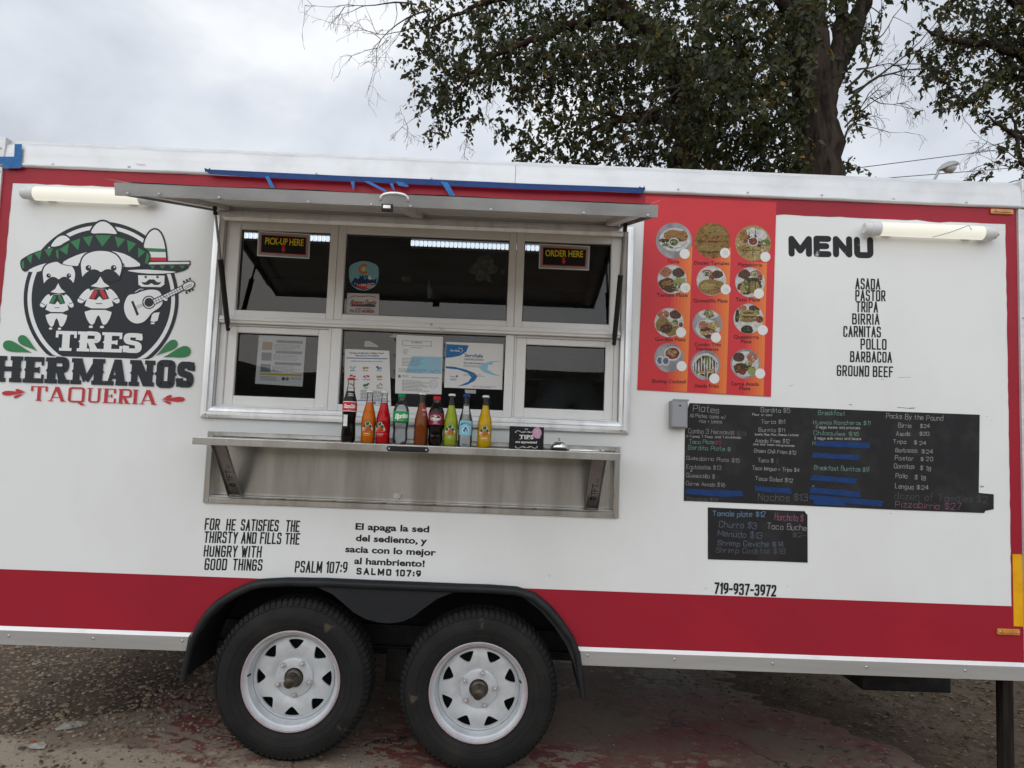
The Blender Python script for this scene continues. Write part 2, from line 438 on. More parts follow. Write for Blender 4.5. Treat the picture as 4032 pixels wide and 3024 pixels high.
# slab / book serif capitals made of plain polygons, unit height 100
def serif_text(mb, txt, mp_, length, h, m=0, stem=27., thin=17., slab=15., over=8., spur=5., gap=3., k0=0.0, warp=None):
    T, t, S, ov = stem, thin, slab, over
    def box(a, b, c, d): return [(a, c), (b, c), (b, d), (a, d)]
    def vs(x, lo=True, hi=True, w=None):
        w = w or T; o = [box(x, x+w, 0, 100)]
        if lo: o.append(box(x-ov, x+w+ov, 0, S))
        if hi: o.append(box(x-ov, x+w+ov, 100-S, 100))
        if spur: o.append([(x-spur, 50), (x, 43), (x+w, 43), (x+w+spur, 50), (x+w, 57), (x, 57)])
        return o
    def rib(pts, w, n=3): return [list(q) for q in strip(chaikin(pts, n), w)]
    def let(c):
        if c == 'H': return vs(ov) + vs(ov+T+20+ov) + [box(ov+T, ov+T+20+ov, 42, 42+t)], 3*ov+2*T+20+ov-ov
        if c == 'I': return vs(ov), 2*ov+T
        if c == 'T': 
            return [box(26-T/2+9, 26+T/2+9, 0, 100), box(35-T/2-ov, 35+T/2+ov, 0, S), box(0, 70, 100-t, 100), box(0, 9, 66, 100), box(61, 70, 66, 100)], 70
        if c == 'E':
            x = ov
            return vs(x) + [box(x+T, x+T+34, 100-t, 100), box(x+T+25, x+T+34, 68, 100), box(x+T, x+T+20, 50-t/2, 50+t/2), box(x+T+14, x+T+20, 38, 62), box(x+T, x+T+36, 0, t), box(x+T+27, x+T+36, 0, 33)], x+T+36
        if c == 'R':
            x = ov
            return vs(x) + rib([(x+T-2, 100-t/2), (x+T+18, 100-t/2), (x+T+34, 98-t/2), (x+T+34, 46+t/2), (x+T+18, 45+t/2), (x+T-2, 45+t/2)], (t+T)/2) + [[(x+T+2, 46), (x+T+2+T*.8, 46), (x+T+16+T, 0), (x+T+14, 0)], box(x+T+10, x+T+18+T+ov/2, 0, S)], x+T+20+T
        if c == 'M':
            x = ov; w = 44+T
            return vs(x, w=T*.8) + vs(x+w, ) + [[(x, 100), (x+T*.95, 100), (x+w/2+T*.55, 22), (x+w/2+T*.05, 8)], [(x+w+T*.05, 100), (x+w+T*.9, 100), (x+w/2+T*.6, 8), (x+w/2+T*.1, 22)]], x+w+T+ov
        if c == 'N':
            x = ov; w = 38+T*.5
            return vs(x, w=T*.75) + vs(x+w, w=T*.75) + [[(x, 100), (x+T*1.05, 100), (x+w+T*.75, 0), (x+w-T*.3, 0)]], x+w+T*.75+ov
        if c == 'A':
            w = 62+T*.4
            return [[(6, 0), (6+t*.8, 0), (w/2+4, 100), (w/2-8, 100)], [(w/2-10, 100), (w/2+T*.55, 100), (w, 0), (w-T*1.05, 0)], box(18, w-T*.9, 25, 25+t*.8), box(-ov+4, 10+t+ov*.5, 0, S), box(w-T-ov*.8, w+ov, 0, S)], w+ov
        if c in 'OQ':
            r = rib([(14+T/2, 50)]+[(T/2, 50), (T/2, 100-t/2), (36, 100-t/2), (72-T/2, 100-t/2), (72-T/2, 50), (72-T/2, t/2), (36, t/2), (T/2, t/2), (T/2, 50), (14+T/2, 50)][0:0], T) if False else [list(q) for q in strip(chaikin([(T/2, 72), (T/2, 100-t/2), (36, 100-t/2), (72-T/2, 100-t/2), (72-T/2, 72), (72-T/2, 28), (72-T/2, t/2), (36, t/2), (T/2, t/2), (T/2, 28)], 3, True), (T*2+t)/3, True)]
            if spur: r += [[(-spur, 50), (0, 43), (8, 50), (0, 57)], [(72+spur, 50), (72, 43), (64, 50), (72, 57)]]
            if c == 'Q': r += [[(34, 6), (46, 8), (78, -20), (58, -22)]]
            return r, 72
        if c == 'S':
            k = (T*2+t)/3
            return rib([(58-k*.3, 66), (58-k/4, 100-k/2), (32, 100-k/2), (k/2, 100-k/2), (k/2, 56), (30, 51), (62-k/2, 45), (62-k/2, k/2), (32, k/2), (k/2, k/2), (k*.35, 34)], k) + [box(52, 61, 64, 98), box(0, 9, 2, 36)], 63
        if c == 'U':
            x = ov
            return [box(x-ov, x+T+ov, 100-S, 100), box(x+38, x+50+ov, 100-S, 100)] + rib([(x+T/2, 98), (x+T/2, 40), (x+T/2, (T+t)/4), (x+26, (T+t)/4), (x+46, (T+t)/4), (x+46, 40), (x+46, 98)], (T+t)/2), x+50+ov
    adv = 0; its = []
    for c in txt:
        if c == ' ': adv += 30; continue
        ps, w = let(c); its.append((adv, ps)); adv += w + gap
    adv -= gap
    sx = length/adv; sy = h/100; k = 0
    for x0, ps in its:
        for p in ps:
            k += 1
            pts = [((x0+a)*sx, b*sy) for a, b in p]
            if warp: pts = [warp(a, b) for a, b in pts]
            mb.poly([mp_(a, b, k0+(k % 40)*LAY*.2) for a, b in pts], m)

# ------------------------------------------------------------------ ground: old concrete slab with flaking red paint
GROUND0 = -.0315
def ground_z(x, y):
    s = GROUND0-0.0245*(x+.86)
    return max(-.10, min(.06, s))*math.exp(-(max(0, abs(x)-6)/8)**2)
def gz(x, y):
    return ground_z(x, y) + (.010*math.sin(x*1.7+y)*math.sin(y*1.3)*min(1, max(0, y-.3)) if abs(x) < 8 and abs(y) < 12 else 0)
def ground_material():
    m = bpy.data.materials.new('painted_concrete'); m.use_nodes = True; MAT['ground'] = m
    t = m.node_tree; b = t.nodes['Principled BSDF']; lk = t.links.new
    tcn = t.nodes.new('ShaderNodeTexCoord')
    def noise(scale, detail=8, rough=.6, seed=0., stretch=None, dist=0.):
        n = t.nodes.new('ShaderNodeTexNoise'); n.noise_dimensions = '4D'; n.inputs['W'].default_value = seed
        n.inputs['Scale'].default_value = scale; n.inputs['Detail'].default_value = detail; n.inputs['Roughness'].default_value = rough; n.inputs['Distortion'].default_value = dist
        v = tcn.outputs['Object']
        if stretch:
            mpn = t.nodes.new('ShaderNodeMapping'); mpn.inputs['Scale'].default_value = stretch; lk(v, mpn.inputs[0]); v = mpn.outputs[0]
        lk(v, n.inputs['Vector']); return n.outputs[0]
    def rng(src, a, b_, lo=0., hi=1.):
        r = t.nodes.new('ShaderNodeMapRange'); r.inputs[1].default_value = a; r.inputs[2].default_value = b_; r.inputs[3].default_value = lo; r.inputs[4].default_value = hi
        lk(src, r.inputs[0]); return r.outputs[0]
    def mixc(fac, a, c):
        x = t.nodes.new('ShaderNodeMix'); x.data_type = 'RGBA'; lk(fac, x.inputs[0])
        for i, s in ((6, a), (7, c)):
            if isinstance(s, tuple): x.inputs[i].default_value = (*s, 1)
            else: lk(s, x.inputs[i])
        return x.outputs[2]
    def math_(op, a, c):
        x = t.nodes.new('ShaderNodeMath'); x.operation = op
        for i, s in ((0, a), (1, c)):
            if isinstance(s, float): x.inputs[i].default_value = s
            else: lk(s, x.inputs[i])
        return x.outputs[0]
    conc = mixc(rng(noise(5), .35, .7), (.215, .165, .125), (.140, .102, .076))
    conc = mixc(rng(noise(170, 3, .7, 1.), .38, .66), conc, (.31, .25, .19))
    conc = mixc(rng(noise(90, 2, .7, 2.), .58, .70), conc, (.09, .08, .07))
    patch = math_('ADD', rng(noise(1.15, 3, .5, 4.), .36, .64), math_('MULTIPLY', rng(noise(12, 10, .72, 5., (1., 1.7, 1.), .35), .25, .75, -1., 1.), 1.05))
    paint = rng(patch, .36, .39)
    red = mixc(rng(noise(14, 6, .6, 6.), .35, .7), (.175, .030, .028), (.120, .040, .034))
    col = mixc(paint, conc, red)
    dirt = rng(math_('ADD', noise(2.2, 6, .6, 7.), math_('MULTIPLY', noise(40, 4, .6, 8.), .3)), .60, .76)
    col = mixc(dirt, col, (.150, .108, .074))
    vo = t.nodes.new('ShaderNodeTexVoronoi'); vo.feature = 'DISTANCE_TO_EDGE'; vo.inputs['Scale'].default_value = .75
    ds = t.nodes.new('ShaderNodeVectorMath'); ds.operation = 'ADD'
    nv = t.nodes.new('ShaderNodeTexNoise'); nv.inputs['Scale'].default_value = 3.0; nv.inputs['Detail'].default_value = 6
    sc = t.nodes.new('ShaderNodeVectorMath'); sc.operation = 'SCALE'; sc.inputs['Scale'].default_value = .45
    lk(tcn.outputs['Object'], nv.inputs['Vector']); lk(nv.outputs['Color'], sc.inputs[0]); lk(tcn.outputs['Object'], ds.inputs[0]); lk(sc.outputs[0], ds.inputs[1]); lk(ds.outputs[0], vo.inputs['Vector'])
    crack = rng(vo.outputs['Distance'], .0015, .0055, 1., 0.)
    crack = math_('MULTIPLY', crack, rng(noise(1.7, 2, .5, 12.), .50, .58))
    col = mixc(crack, col, (.022, .019, .017))
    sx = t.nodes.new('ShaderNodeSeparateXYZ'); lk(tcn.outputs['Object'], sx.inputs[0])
    dust_light = rng(math_('ADD', math_('MULTIPLY', sx.outputs[1], -1.0), math_('MULTIPLY', noise(2.6, 8, .68, 21., (1., 1.6, 1.), .4), 1.5)), .72, .80)  # paler towards the front: sandy dust, with the brighter open light painted in
    dust_light = math_('MULTIPLY', dust_light, rng(noise(30, 5, .7, 22.), .30, .45))
    lit_sand = mixc(rng(noise(210, 3, .8, 23.), .36, .64), (.235, .185, .135), (.42, .345, .26))
    lit_sand = mixc(rng(noise(75, 3, .7, 24.), .60, .68), lit_sand, (.10, .085, .07))
    col = mixc(dust_light, col, lit_sand)
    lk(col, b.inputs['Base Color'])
    lk(rng(paint, 0., 1., .92, .62), b.inputs['Roughness'])
    hgt = math_('SUBTRACT', math_('ADD', math_('MULTIPLY', paint, .30), math_('MULTIPLY', noise(120, 4, .7, 9.), .55)), math_('MULTIPLY', crack, 1.2))
    bp = t.nodes.new('ShaderNodeBump'); bp.inputs['Strength'].default_value = .55; bp.inputs['Distance'].default_value = .006
    lk(hgt, bp.inputs['Height']); lk(bp.outputs[0], b.inputs['Normal'])
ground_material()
def ground():
    xs = sorted(set([-900, -300, -100, -40, -20, -12] + [i*.25 for i in range(-32, 33)] + [12, 20, 40, 100, 300, 900]))
    ys = sorted(set([-900, -300, -60, -20, -10] + [i*.25 for i in range(-24, 49)] + [16, 24, 40, 100, 300, 900]))
    mb = MB(); n = len(xs)
    v = [(x, y, gz(x, y)) for y in ys for x in xs]
    f = [(j*n+i, j*n+i+1, (j+1)*n+i+1, (j+1)*n+i) for j in range(len(ys)-1) for i in range(n-1)]
    mb.add(v, f)
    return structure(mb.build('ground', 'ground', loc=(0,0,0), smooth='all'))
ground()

mat('soil', (.115,.080,.054), .95, noise=(6,(.065,.045,.030),.35,.65), bump=(45,.8), wear=(60,(.15,.125,.10),.58))
def left_edge(y): return -1.95 + .30*y - .9*max(0, .35-y) + .18*math.sin(2.3*y)
def right_edge(y): return 1.55 + .55*max(0, 1.0-y) + .15*math.sin(3*y)
def soil_sheet(name, edge, far, y0, y1, sgn):
    mb = MB(); v = []; n = 160; r = random.Random(3)
    for i in range(n+1):
        y = y0+(y1-y0)*i/n; xe = edge(y)+r.gauss(0, .05)*1.0+.06*math.sin(17*y)
        for k in range(9): x = xe+(far-xe)*(k/8)**1.6; v.append((x, y, gz(x, y)+.005-(.007 if k == 0 else 0)))
    f = [(i*9+k, (i+1)*9+k, (i+1)*9+k+1, i*9+k+1) for i in range(n) for k in range(8)]
    if sgn > 0: f = [q[::-1] for q in f]
    mb.add(v, f); structure(mb.build(name, 'soil', smooth='all'))
soil_sheet('soil', left_edge, -9.0, -.45, 9.0, 1); soil_sheet('soil', right_edge, 9.0, -.6, 9.0, -1)

def on_ground(u, v):
    d = _r*((u-2016.0)/F_PX) + _u*((1512.0-v)/F_PX) + _f; z = -.03
    for _ in range(4): p = CAM_P + d*((z-CAM_P.z)/d.z); z = gz(p.x, p.y)
    return p
mat('old_white_paint', (.46,.44,.40), .8, noise=(30,(.30,.27,.23),.4,.6), wear=(22,(.16,.13,.10),.58))
mat('old_red_scrap', (.42,.07,.035), .7)
for pts, m in (([(525,1285),(640,1213),(760,1210),(825,1225),(790,1262),(640,1292),(545,1302)], 'old_white_paint'), ([(262,1452),(330,1425),(420,1410),(452,1440),(420,1480),(300,1482)], 'old_white_paint'), ([(275,1402),(310,1388),(345,1400),(320,1415)], 'old_red_scrap')):
    mb = MB(); P = [on_ground(*zN(*p)) for p in pts]; mb.poly([(p.x, p.y, p.z+.0045) for p in P][::-1]); structure(mb.build('painted_patch', m))
# added bank behind the camera, unseen: gives the lower panes something dark to mirror
mat('added_bank_grass', (.045,.055,.025), .95, noise=(.6,(.07,.06,.035),.4,.6), bump=(3,1.0))
def added_bank():
    mb = MB(); v = []; nx, ny = 60, 10; r = random.Random(5)
    for j in range(ny+1):
        for i in range(nx+1):
            x = -90+180*i/nx; t = j/ny; y = -13-14*t
            v.append((x, y, -.05+4.1*math.sin(math.pi*min(1, t*1.0)*.5)**1.2*(1+.10*math.sin(x*.31)+.06*math.sin(x*.9+1))+r.uniform(-.08,.08)*(t > 0)))
    mb.add(v, [(j*(nx+1)+i+1, j*(nx+1)+i, (j+1)*(nx+1)+i, (j+1)*(nx+1)+i+1) for j in range(ny) for i in range(nx)])
    structure(mb.build('hill', 'added_bank_grass', smooth='all'))
added_bank()
# gravel: thousands of small stones, loose at the left rear, thinning out over the slab
mat('gravel_stone', (.27,.20,.14), .9, noise=(22,(.15,.108,.075),.35,.65), bump=(60,.4))
mat('gravel_pale', (.36,.29,.215), .9, noise=(25,(.15,.125,.095),.35,.65))
mat('gravel_dark', (.055,.043,.036), .9, noise=(25,(.11,.092,.078),.35,.65))
_t = (1+5**.5)/2
ICO_V = np.array([(-1,_t,0),(1,_t,0),(-1,-_t,0),(1,-_t,0),(0,-1,_t),(0,1,_t),(0,-1,-_t),(0,1,-_t),(_t,0,-1),(_t,0,1),(-_t,0,-1),(-_t,0,1)])/math.hypot(1,_t)
ICO_F = [(0,11,5),(0,5,1),(0,1,7),(0,7,10),(0,10,11),(1,5,9),(5,11,4),(11,10,2),(10,7,6),(7,1,8),(3,9,4),(3,4,2),(3,2,6),(3,6,8),(3,8,9),(4,9,5),(2,4,11),(6,2,10),(8,6,7),(9,8,1)]
def stones(name, pts, mats, label=None):
    V = []; F = []; MI = []
    for i, (x, y, s) in enumerate(pts):
        v = ICO_V*(1+RNG.uniform(-.25, .25, (12, 1)))*np.array((RNG.uniform(.8,1.35), RNG.uniform(.7,1.1), RNG.uniform(.35,.65)))*s
        a = RNG.uniform(0, 6.28); c, sn = math.cos(a), math.sin(a)
        v = v @ np.array(((c,-sn,0),(sn,c,0),(0,0,1)))
        v += np.array((x, y, gz(x, y)+s*RNG.uniform(.1,.35)))
        V.append(v); F += [(a_+12*i, b_+12*i, c_+12*i) for a_, b_, c_ in ICO_F]
        MI += [int(RNG.choice(len(mats), p=[.55,.25,.2]))]*20
    mb = MB(); mb.v = np.concatenate(V).tolist(); mb.f = F; mb.m = MI
    return mb.build(name, mats, loc=(0,0,0))
def gravel_field():
    pts = []
    # bank of gravel behind and left of the rear axle
    while len(pts) < 20000:
        x = RNG.uniform(-3.9, -1.15); y = RNG.uniform(-.40, 4.2)
        edge = left_edge(y)+.12
        d = edge - x
        p = 1/(1+math.exp(-d/.16))
        if RNG.random() < p*(.35+.65*min(1, max(0, d+.4))): pts.append((x, y, abs(RNG.normal(.0065, .0028))+.0035 + (.008 if RNG.random() < .02 else 0)))
    for _ in range(2600):
        x = RNG.uniform(-3.6, 3.2); y = RNG.uniform(-1.0, 4.0)
        pts.append((x, y, abs(RNG.normal(.0025, .002))+.0016))
    for _ in range(1500):
        x = RNG.normal(-1.6, .55); y = RNG.normal(.2, .6)
        pts.append((x, y, abs(RNG.normal(.005, .003))+.002))
    stuff(tag(stones('gravel', pts, ['gravel_stone','gravel_pale','gravel_dark']), 'brown grey gravel spread over the ground left of the wheels', 'gravel'))
gravel_field()
# leaf litter and wood chips at the far right under the trailer
mat('litter_brown', (.10,.075,.045), .9, noise=(40,(.05,.040,.026),.4,.6))
mat('litter_tan', (.19,.15,.10), .9)
mat('litter_green', (.085,.085,.035), .9)
def litter():
    V = []; F = []; MI = []; n = 0
    while n < 15000:
        x = RNG.uniform(.9, 5.5); y = RNG.uniform(-.2, 5.5)
        d = x - right_edge(y)
        p = 1/(1+math.exp(-d/.22))
        if RNG.random() > p: continue
        L_ = RNG.uniform(.009, .024); W_ = L_*RNG.uniform(.2, .6); a = RNG.uniform(0, 6.28); tz = RNG.normal(0, .4); ty = RNG.normal(0,.4)
        c, s = math.cos(a), math.sin(a)
        q = np.array([(-L_,0,0),(0,-W_,W_*.3),(L_,0,L_*tz*.3),(0,W_,W_*.5)])
        q = q @ np.array(((c,-s,0),(s,c,0),(0,0,1)))
        q += np.array((x, y, gz(x,y)+RNG.uniform(.004,.022)))
        V.append(q); F.append((4*n,4*n+1,4*n+2,4*n+3)); MI.append(int(RNG.choice(3, p=[.6,.22,.18]))); n += 1
    mb = MB(); mb.v = np.concatenate(V).tolist(); mb.f = F; mb.m = MI
    o = mb.build('leaf_litter', ['litter_brown','litter_tan','litter_green'], loc=(0,0,0))
    stuff(tag(o, 'brown leaf litter and wood chips beyond the slab on the right', 'litter'))
litter()

# ------------------------------------------------------------------ the trailer
TR = thing('food_trailer', 'white and red food trailer with propped serving hatch and tandem wheels', 'trailer', (0, 1.15, 0))
XL, XR, DEP = -2.335, 2.340, 2.30
Z_SB, Z_ST, Z_RB, Z_RT, Z_TR, Z_TOP = .410, .483, .722, 2.431, 2.506, 2.620
WX0, WX1, WZ0, WZ1 = -1.290, .505, 1.452, 2.318          # opening behind the window frame
SX0, SX1, SZ0, SZ1 = -1.280, .497, 1.062, 1.325          # shelf recess
def E_(pts, Y): return [(p.x, p.z) for p in (at(*zE(*q), Y) for q in pts)]
F_OUT = E_([(10,612),(22,560),(50,440),(90,345),(140,270),(200,210),(290,155),(370,120),(430,105),(560,98),(760,101),(1000,112),(1200,120),(1400,128),(1600,135),(1740,145),(1830,175),(1910,240),(1970,310),(2030,400),(2062,480),(2080,600),(2092,706)], -.02)
F_IN = E_([(42,606),(55,520),(72,470),(112,380),(172,298),(262,215),(360,160),(470,130),(560,124),(620,126),(700,140),(790,180),(850,230),(900,275),(960,308),(1030,327),(1090,331),(1150,322),(1205,298),(1260,255),(1330,205),(1420,170),(1520,155),(1600,155),(1690,168),(1780,205),(1860,268),(1930,350),(1990,440),(2030,540),(2052,640),(2066,712)], -.02)
ARCH = E_([(60,600),(62,440),(105,350),(160,275),(225,210),(310,160),(400,122),(560,110),(900,116),(1300,130),(1600,142),(1730,152),(1820,188),(1890,245),(1950,315),(2012,405),(2045,490),(2060,700)], 0)
def inter_z(curve, z, right=False):
    c = curve[::-1] if right else curve
    for (xa, za), (xb, zb) in zip(c, c[1:]):
        if (za-z)*(zb-z) <= 0: return xa + (xb-xa)*(z-za)/(zb-za+1e-9)
def side_wall():
    mb = MB(); Y0, Y1 = 0.0, .04
    def fr(x0, x1, z0, z1):
        mb.poly([(x0,Y0,z0),(x1,Y0,z0),(x1,Y0,z1),(x0,Y0,z1)])
    fr(XL+.02, WX0, .80, Z_TOP-.02); fr(WX1, XR-.02, .80, Z_TOP-.02)
    fr(WX0, WX1, WZ1, Z_TOP-.02)
    fr(WX0, WX1, SZ1, WZ0)
    fr(WX0, SX0, SZ0, SZ1); fr(SX1, WX1, SZ0, SZ1)
    fr(WX0, WX1, .80, SZ0)
    k = [p for p in ARCH if p[1] > Z_SB+.005 and p[1] < .80]
    apex = max(range(len(k)), key=lambda i: k[i][1])
    xs = [p[0] for p in k]; mid = k[len(k)//2][0]
    left = [p for p in k if p[0] <= -.45]; right = [p for p in k if p[0] > -.45]
    xl = inter_z(ARCH, Z_SB); xr = inter_z(ARCH, Z_SB, True)
    midx = (left[-1][0]+right[0][0])/2; midz = (left[-1][1]+right[0][1])/2
    mb.poly([(XL+.02,Y0,Z_SB),(xl,Y0,Z_SB)]+[(x,Y0,z) for x,z in left]+[(midx,Y0,midz),(midx,Y0,.80),(XL+.02,Y0,.80)])
    mb.poly([(XR-.02,Y0,Z_SB),(XR-.02,Y0,.80),(midx,Y0,.80),(midx,Y0,midz)]+[(x,Y0,z) for x,z in right]+[(xr,Y0,Z_SB)])
    # reveals of the window opening
    for (x0,x1,z0,z1) in ((WX0,WX1,WZ0,WZ1),):
        mb.poly([(x0,Y0,z0),(x0,Y0,z1),(x0,.10,z1),(x0,.10,z0)]); mb.poly([(x1,Y0,z0),(x1,.10,z0),(x1,.10,z1),(x1,Y0,z1)])
        mb.poly([(x0,Y0,z1),(x1,Y0,z1),(x1,.10,z1),(x0,.10,z1)]); mb.poly([(x0,Y0,z0),(x0,.10,z0),(x1,.10,z0),(x1,Y0,z0)])
    return mb.build('side_wall', 'wall_white', TR)
SW = side_wall()
# other walls, roof, floor, inside lining
mb = MB(); mb.box(XL+.02, XL+.06, .04, DEP, Z_SB, Z_TOP-.02); mb.build('end_wall', 'wall_white', TR)
mb = MB(); mb.box(XR-.06, XR-.02, .04, DEP, Z_SB, Z_TOP-.02); mb.build('end_wall', 'wall_white', TR)
mb = MB(); mb.box(XL+.02, XR-.02, DEP, DEP+.04, Z_SB, Z_TOP-.02); mb.build('far_wall', 'wall_white', TR)
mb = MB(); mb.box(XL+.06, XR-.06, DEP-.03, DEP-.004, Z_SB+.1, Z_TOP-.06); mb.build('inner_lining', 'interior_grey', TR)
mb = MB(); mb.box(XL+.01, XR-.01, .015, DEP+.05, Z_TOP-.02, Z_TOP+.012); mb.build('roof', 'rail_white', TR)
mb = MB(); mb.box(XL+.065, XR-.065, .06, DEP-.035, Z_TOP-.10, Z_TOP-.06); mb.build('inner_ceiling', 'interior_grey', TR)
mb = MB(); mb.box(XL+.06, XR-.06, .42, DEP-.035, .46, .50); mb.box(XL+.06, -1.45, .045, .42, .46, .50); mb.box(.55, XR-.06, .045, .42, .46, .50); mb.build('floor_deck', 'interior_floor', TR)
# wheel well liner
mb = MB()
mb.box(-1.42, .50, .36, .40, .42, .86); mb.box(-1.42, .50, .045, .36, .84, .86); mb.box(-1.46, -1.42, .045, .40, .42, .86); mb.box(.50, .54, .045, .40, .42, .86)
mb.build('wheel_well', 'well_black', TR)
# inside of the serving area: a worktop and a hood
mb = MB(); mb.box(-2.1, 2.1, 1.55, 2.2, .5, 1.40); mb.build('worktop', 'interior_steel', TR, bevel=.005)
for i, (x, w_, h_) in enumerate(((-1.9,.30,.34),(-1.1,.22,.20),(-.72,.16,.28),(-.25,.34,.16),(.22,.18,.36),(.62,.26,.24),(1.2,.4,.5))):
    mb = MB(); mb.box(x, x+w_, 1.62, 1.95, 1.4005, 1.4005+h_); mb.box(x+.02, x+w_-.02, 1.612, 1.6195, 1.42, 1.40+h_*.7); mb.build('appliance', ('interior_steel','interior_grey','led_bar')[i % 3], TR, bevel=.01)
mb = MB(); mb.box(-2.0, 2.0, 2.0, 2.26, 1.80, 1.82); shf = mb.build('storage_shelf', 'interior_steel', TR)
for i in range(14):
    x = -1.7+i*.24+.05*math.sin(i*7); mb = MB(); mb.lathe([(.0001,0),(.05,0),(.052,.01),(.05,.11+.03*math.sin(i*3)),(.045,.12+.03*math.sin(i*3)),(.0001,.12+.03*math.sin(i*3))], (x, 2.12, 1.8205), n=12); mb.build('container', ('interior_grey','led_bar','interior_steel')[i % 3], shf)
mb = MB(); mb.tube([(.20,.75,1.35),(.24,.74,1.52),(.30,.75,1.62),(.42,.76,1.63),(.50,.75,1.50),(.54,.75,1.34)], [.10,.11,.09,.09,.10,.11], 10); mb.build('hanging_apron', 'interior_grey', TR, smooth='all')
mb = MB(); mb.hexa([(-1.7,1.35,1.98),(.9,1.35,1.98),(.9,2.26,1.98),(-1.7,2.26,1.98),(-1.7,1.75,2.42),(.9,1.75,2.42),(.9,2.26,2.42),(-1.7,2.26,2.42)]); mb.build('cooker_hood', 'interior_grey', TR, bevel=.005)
# led battens on the ceiling inside
def led(a, b):
    p, q = at(*zB(*a), .80), at(*zB(*b), .80); z = (p.z+q.z)/2
    mb = MB(); mb.box(p.x, q.x, .78, .85, z-.005, z+.035); o = mb.build('ceiling_lamp', 'led_bar', TR)
    mb = MB(); n = int((q.x-p.x)/.024)
    for i in range(n):
        x = p.x + (i+.5)*(q.x-p.x)/n; mb.box(x-.0085, x+.0085, .7685, .7785, z-.011, z+.018)
    mb.build('led_strip', 'led_lit', o)
led((150,372),(628,399)); led((985,411),(1690,445))

# vinyl border, slightly ragged where it was cut by hand
def jag(p, q, n, a, seed):
    r = random.Random(seed); o = []
    for i in range(1, n):
        t = i/n; o.append((p[0]+(q[0]-p[0])*t + (r.gauss(0, a) if p[0]==q[0] else 0), p[1]+(q[1]-p[1])*t + (r.gauss(0, a) if p[1]==q[1] else 0)))
    return o
def sheet(name, pts, mats, y=-.0015, parent=None, th=None):
    mb = MB(); mb.prism(pts, y, -.0002) if th is None else mb.prism(pts, y, th); return mb.build(name, mats, parent or TR)
X0R, X1R = -2.259, 2.250
sheet('vinyl_border', [(-2.306,Z_RT),(X0R,Z_RT)]+jag((X0R,Z_RT),(2.300,Z_RT),90,.0016,3)+[(2.300,Z_RT),(2.300,Z_TR),(-2.306,Z_TR)], 'red_vinyl')
sheet('vinyl_border', [(-2.306,Z_RB),(X0R,Z_RB)]+jag((X0R,Z_RB),(X0R,Z_RT),60,.0012,5)+[(X0R,Z_RT-.0004),(-2.306,Z_RT-.0004)], 'red_vinyl')
sheet('vinyl_border', [(X1R,Z_RB),(2.300,Z_RB),(2.300,Z_RT-.0004),(X1R,Z_RT-.0004)]+jag((X1R,Z_RT),(X1R,Z_RB),50,.0008,6), 'red_vinyl')
_al = [p for p in ARCH if p[0] < -.45 and Z_ST < p[1] < Z_RB]; _ar = [p for p in ARCH if p[0] > -.45 and Z_ST < p[1] < Z_RB]
sheet('vinyl_band', [(-2.306,Z_ST),(inter_z(ARCH,Z_ST),Z_ST)]+_al+[(inter_z(ARCH,Z_RB-.001),Z_RB-.0005),(-2.306,Z_RB-.0005)], 'red_vinyl')
sheet('vinyl_band', [(inter_z(ARCH,Z_ST,True),Z_ST),(2.300,Z_ST),(2.300,Z_RB-.0005),(inter_z(ARCH,Z_RB-.001,True),Z_RB-.0005)]+_ar, 'red_vinyl')

# screws: one small mesh shared by all
def screw_mesh():
    mb = MB(); mb.lathe([(.0001,-.0042),(.0032,-.0036),(.0052,-.0018),(.0056,0)], axis='y', n=8)
    mb.box(-.0026,.0026,-.0046,-.0040,-.0006,.0006,1)
    me = bpy.data.meshes.new('screw'); me.from_pydata(mb.v, [], mb.f); me.materials.append(MAT['screw_metal']); me.materials.append(MAT['gasket'])
    me.polygons.foreach_set('material_index', mb.m); return me
SCREW = screw_mesh()
def screw(parent, x, y, z, s=1.0):
    o = link('screw', SCREW, parent, (x, y, z)); o.scale = (s, s, s); o.rotation_euler = (0, random.uniform(0, 6), 0); return o

# roof rail: crinkled white metal, in two lengths with a seam, a folded lip along the bottom
def rail(x0, x1, seed):
    r = random.Random(seed); mb = MB(); n = int((x1-x0)/.05)
    prof = [(-.004, Z_TR-.003), (-.013, Z_TR-.001), (-.016, Z_TR+.010), (-.012, Z_TR+.016), (-.011, Z_TR+.055), (-.008, Z_TR+.095), (.002, Z_TOP-.006), (.02, Z_TOP+.004), (.07, Z_TOP+.016)]
    v = []; k = len(prof)
    for i in range(n+1):
        x = x0+(x1-x0)*i/n
        for j, (y, z) in enumerate(prof): v.append((x, y + r.gauss(0, .0011), z + (r.gauss(0, .0016) if j >= 6 else 0)))
    f = [(i*k+j, (i+1)*k+j, (i+1)*k+j+1, i*k+j+1) for i in range(n) for j in range(k-1)]
    mb.add(v, f); return mb.build('roof_rail', 'rail_white', TR, smooth='all')
seam = at(2029, 690).x
R1 = rail(-2.300, seam-.001, 4); R2 = rail(seam+.001, 2.318, 9)
for z, pts in ((zI, ((680,478),(1622,508))), (zB, ((2175,170),)), (zC, ((425,3),(957,22))), (zG, ((450,43),(1000,71),(1557,98)))):
    for p in pts:
        q = at(*z(*p)); screw(R1 if q.x < seam else R2, q.x, -.0125, q.z, 1.1)
for u in (1250, 1700):
    q = at(u, 606+u*.0425); screw(R1, q.x, -.0125, Z_TR+.022, 1.0)
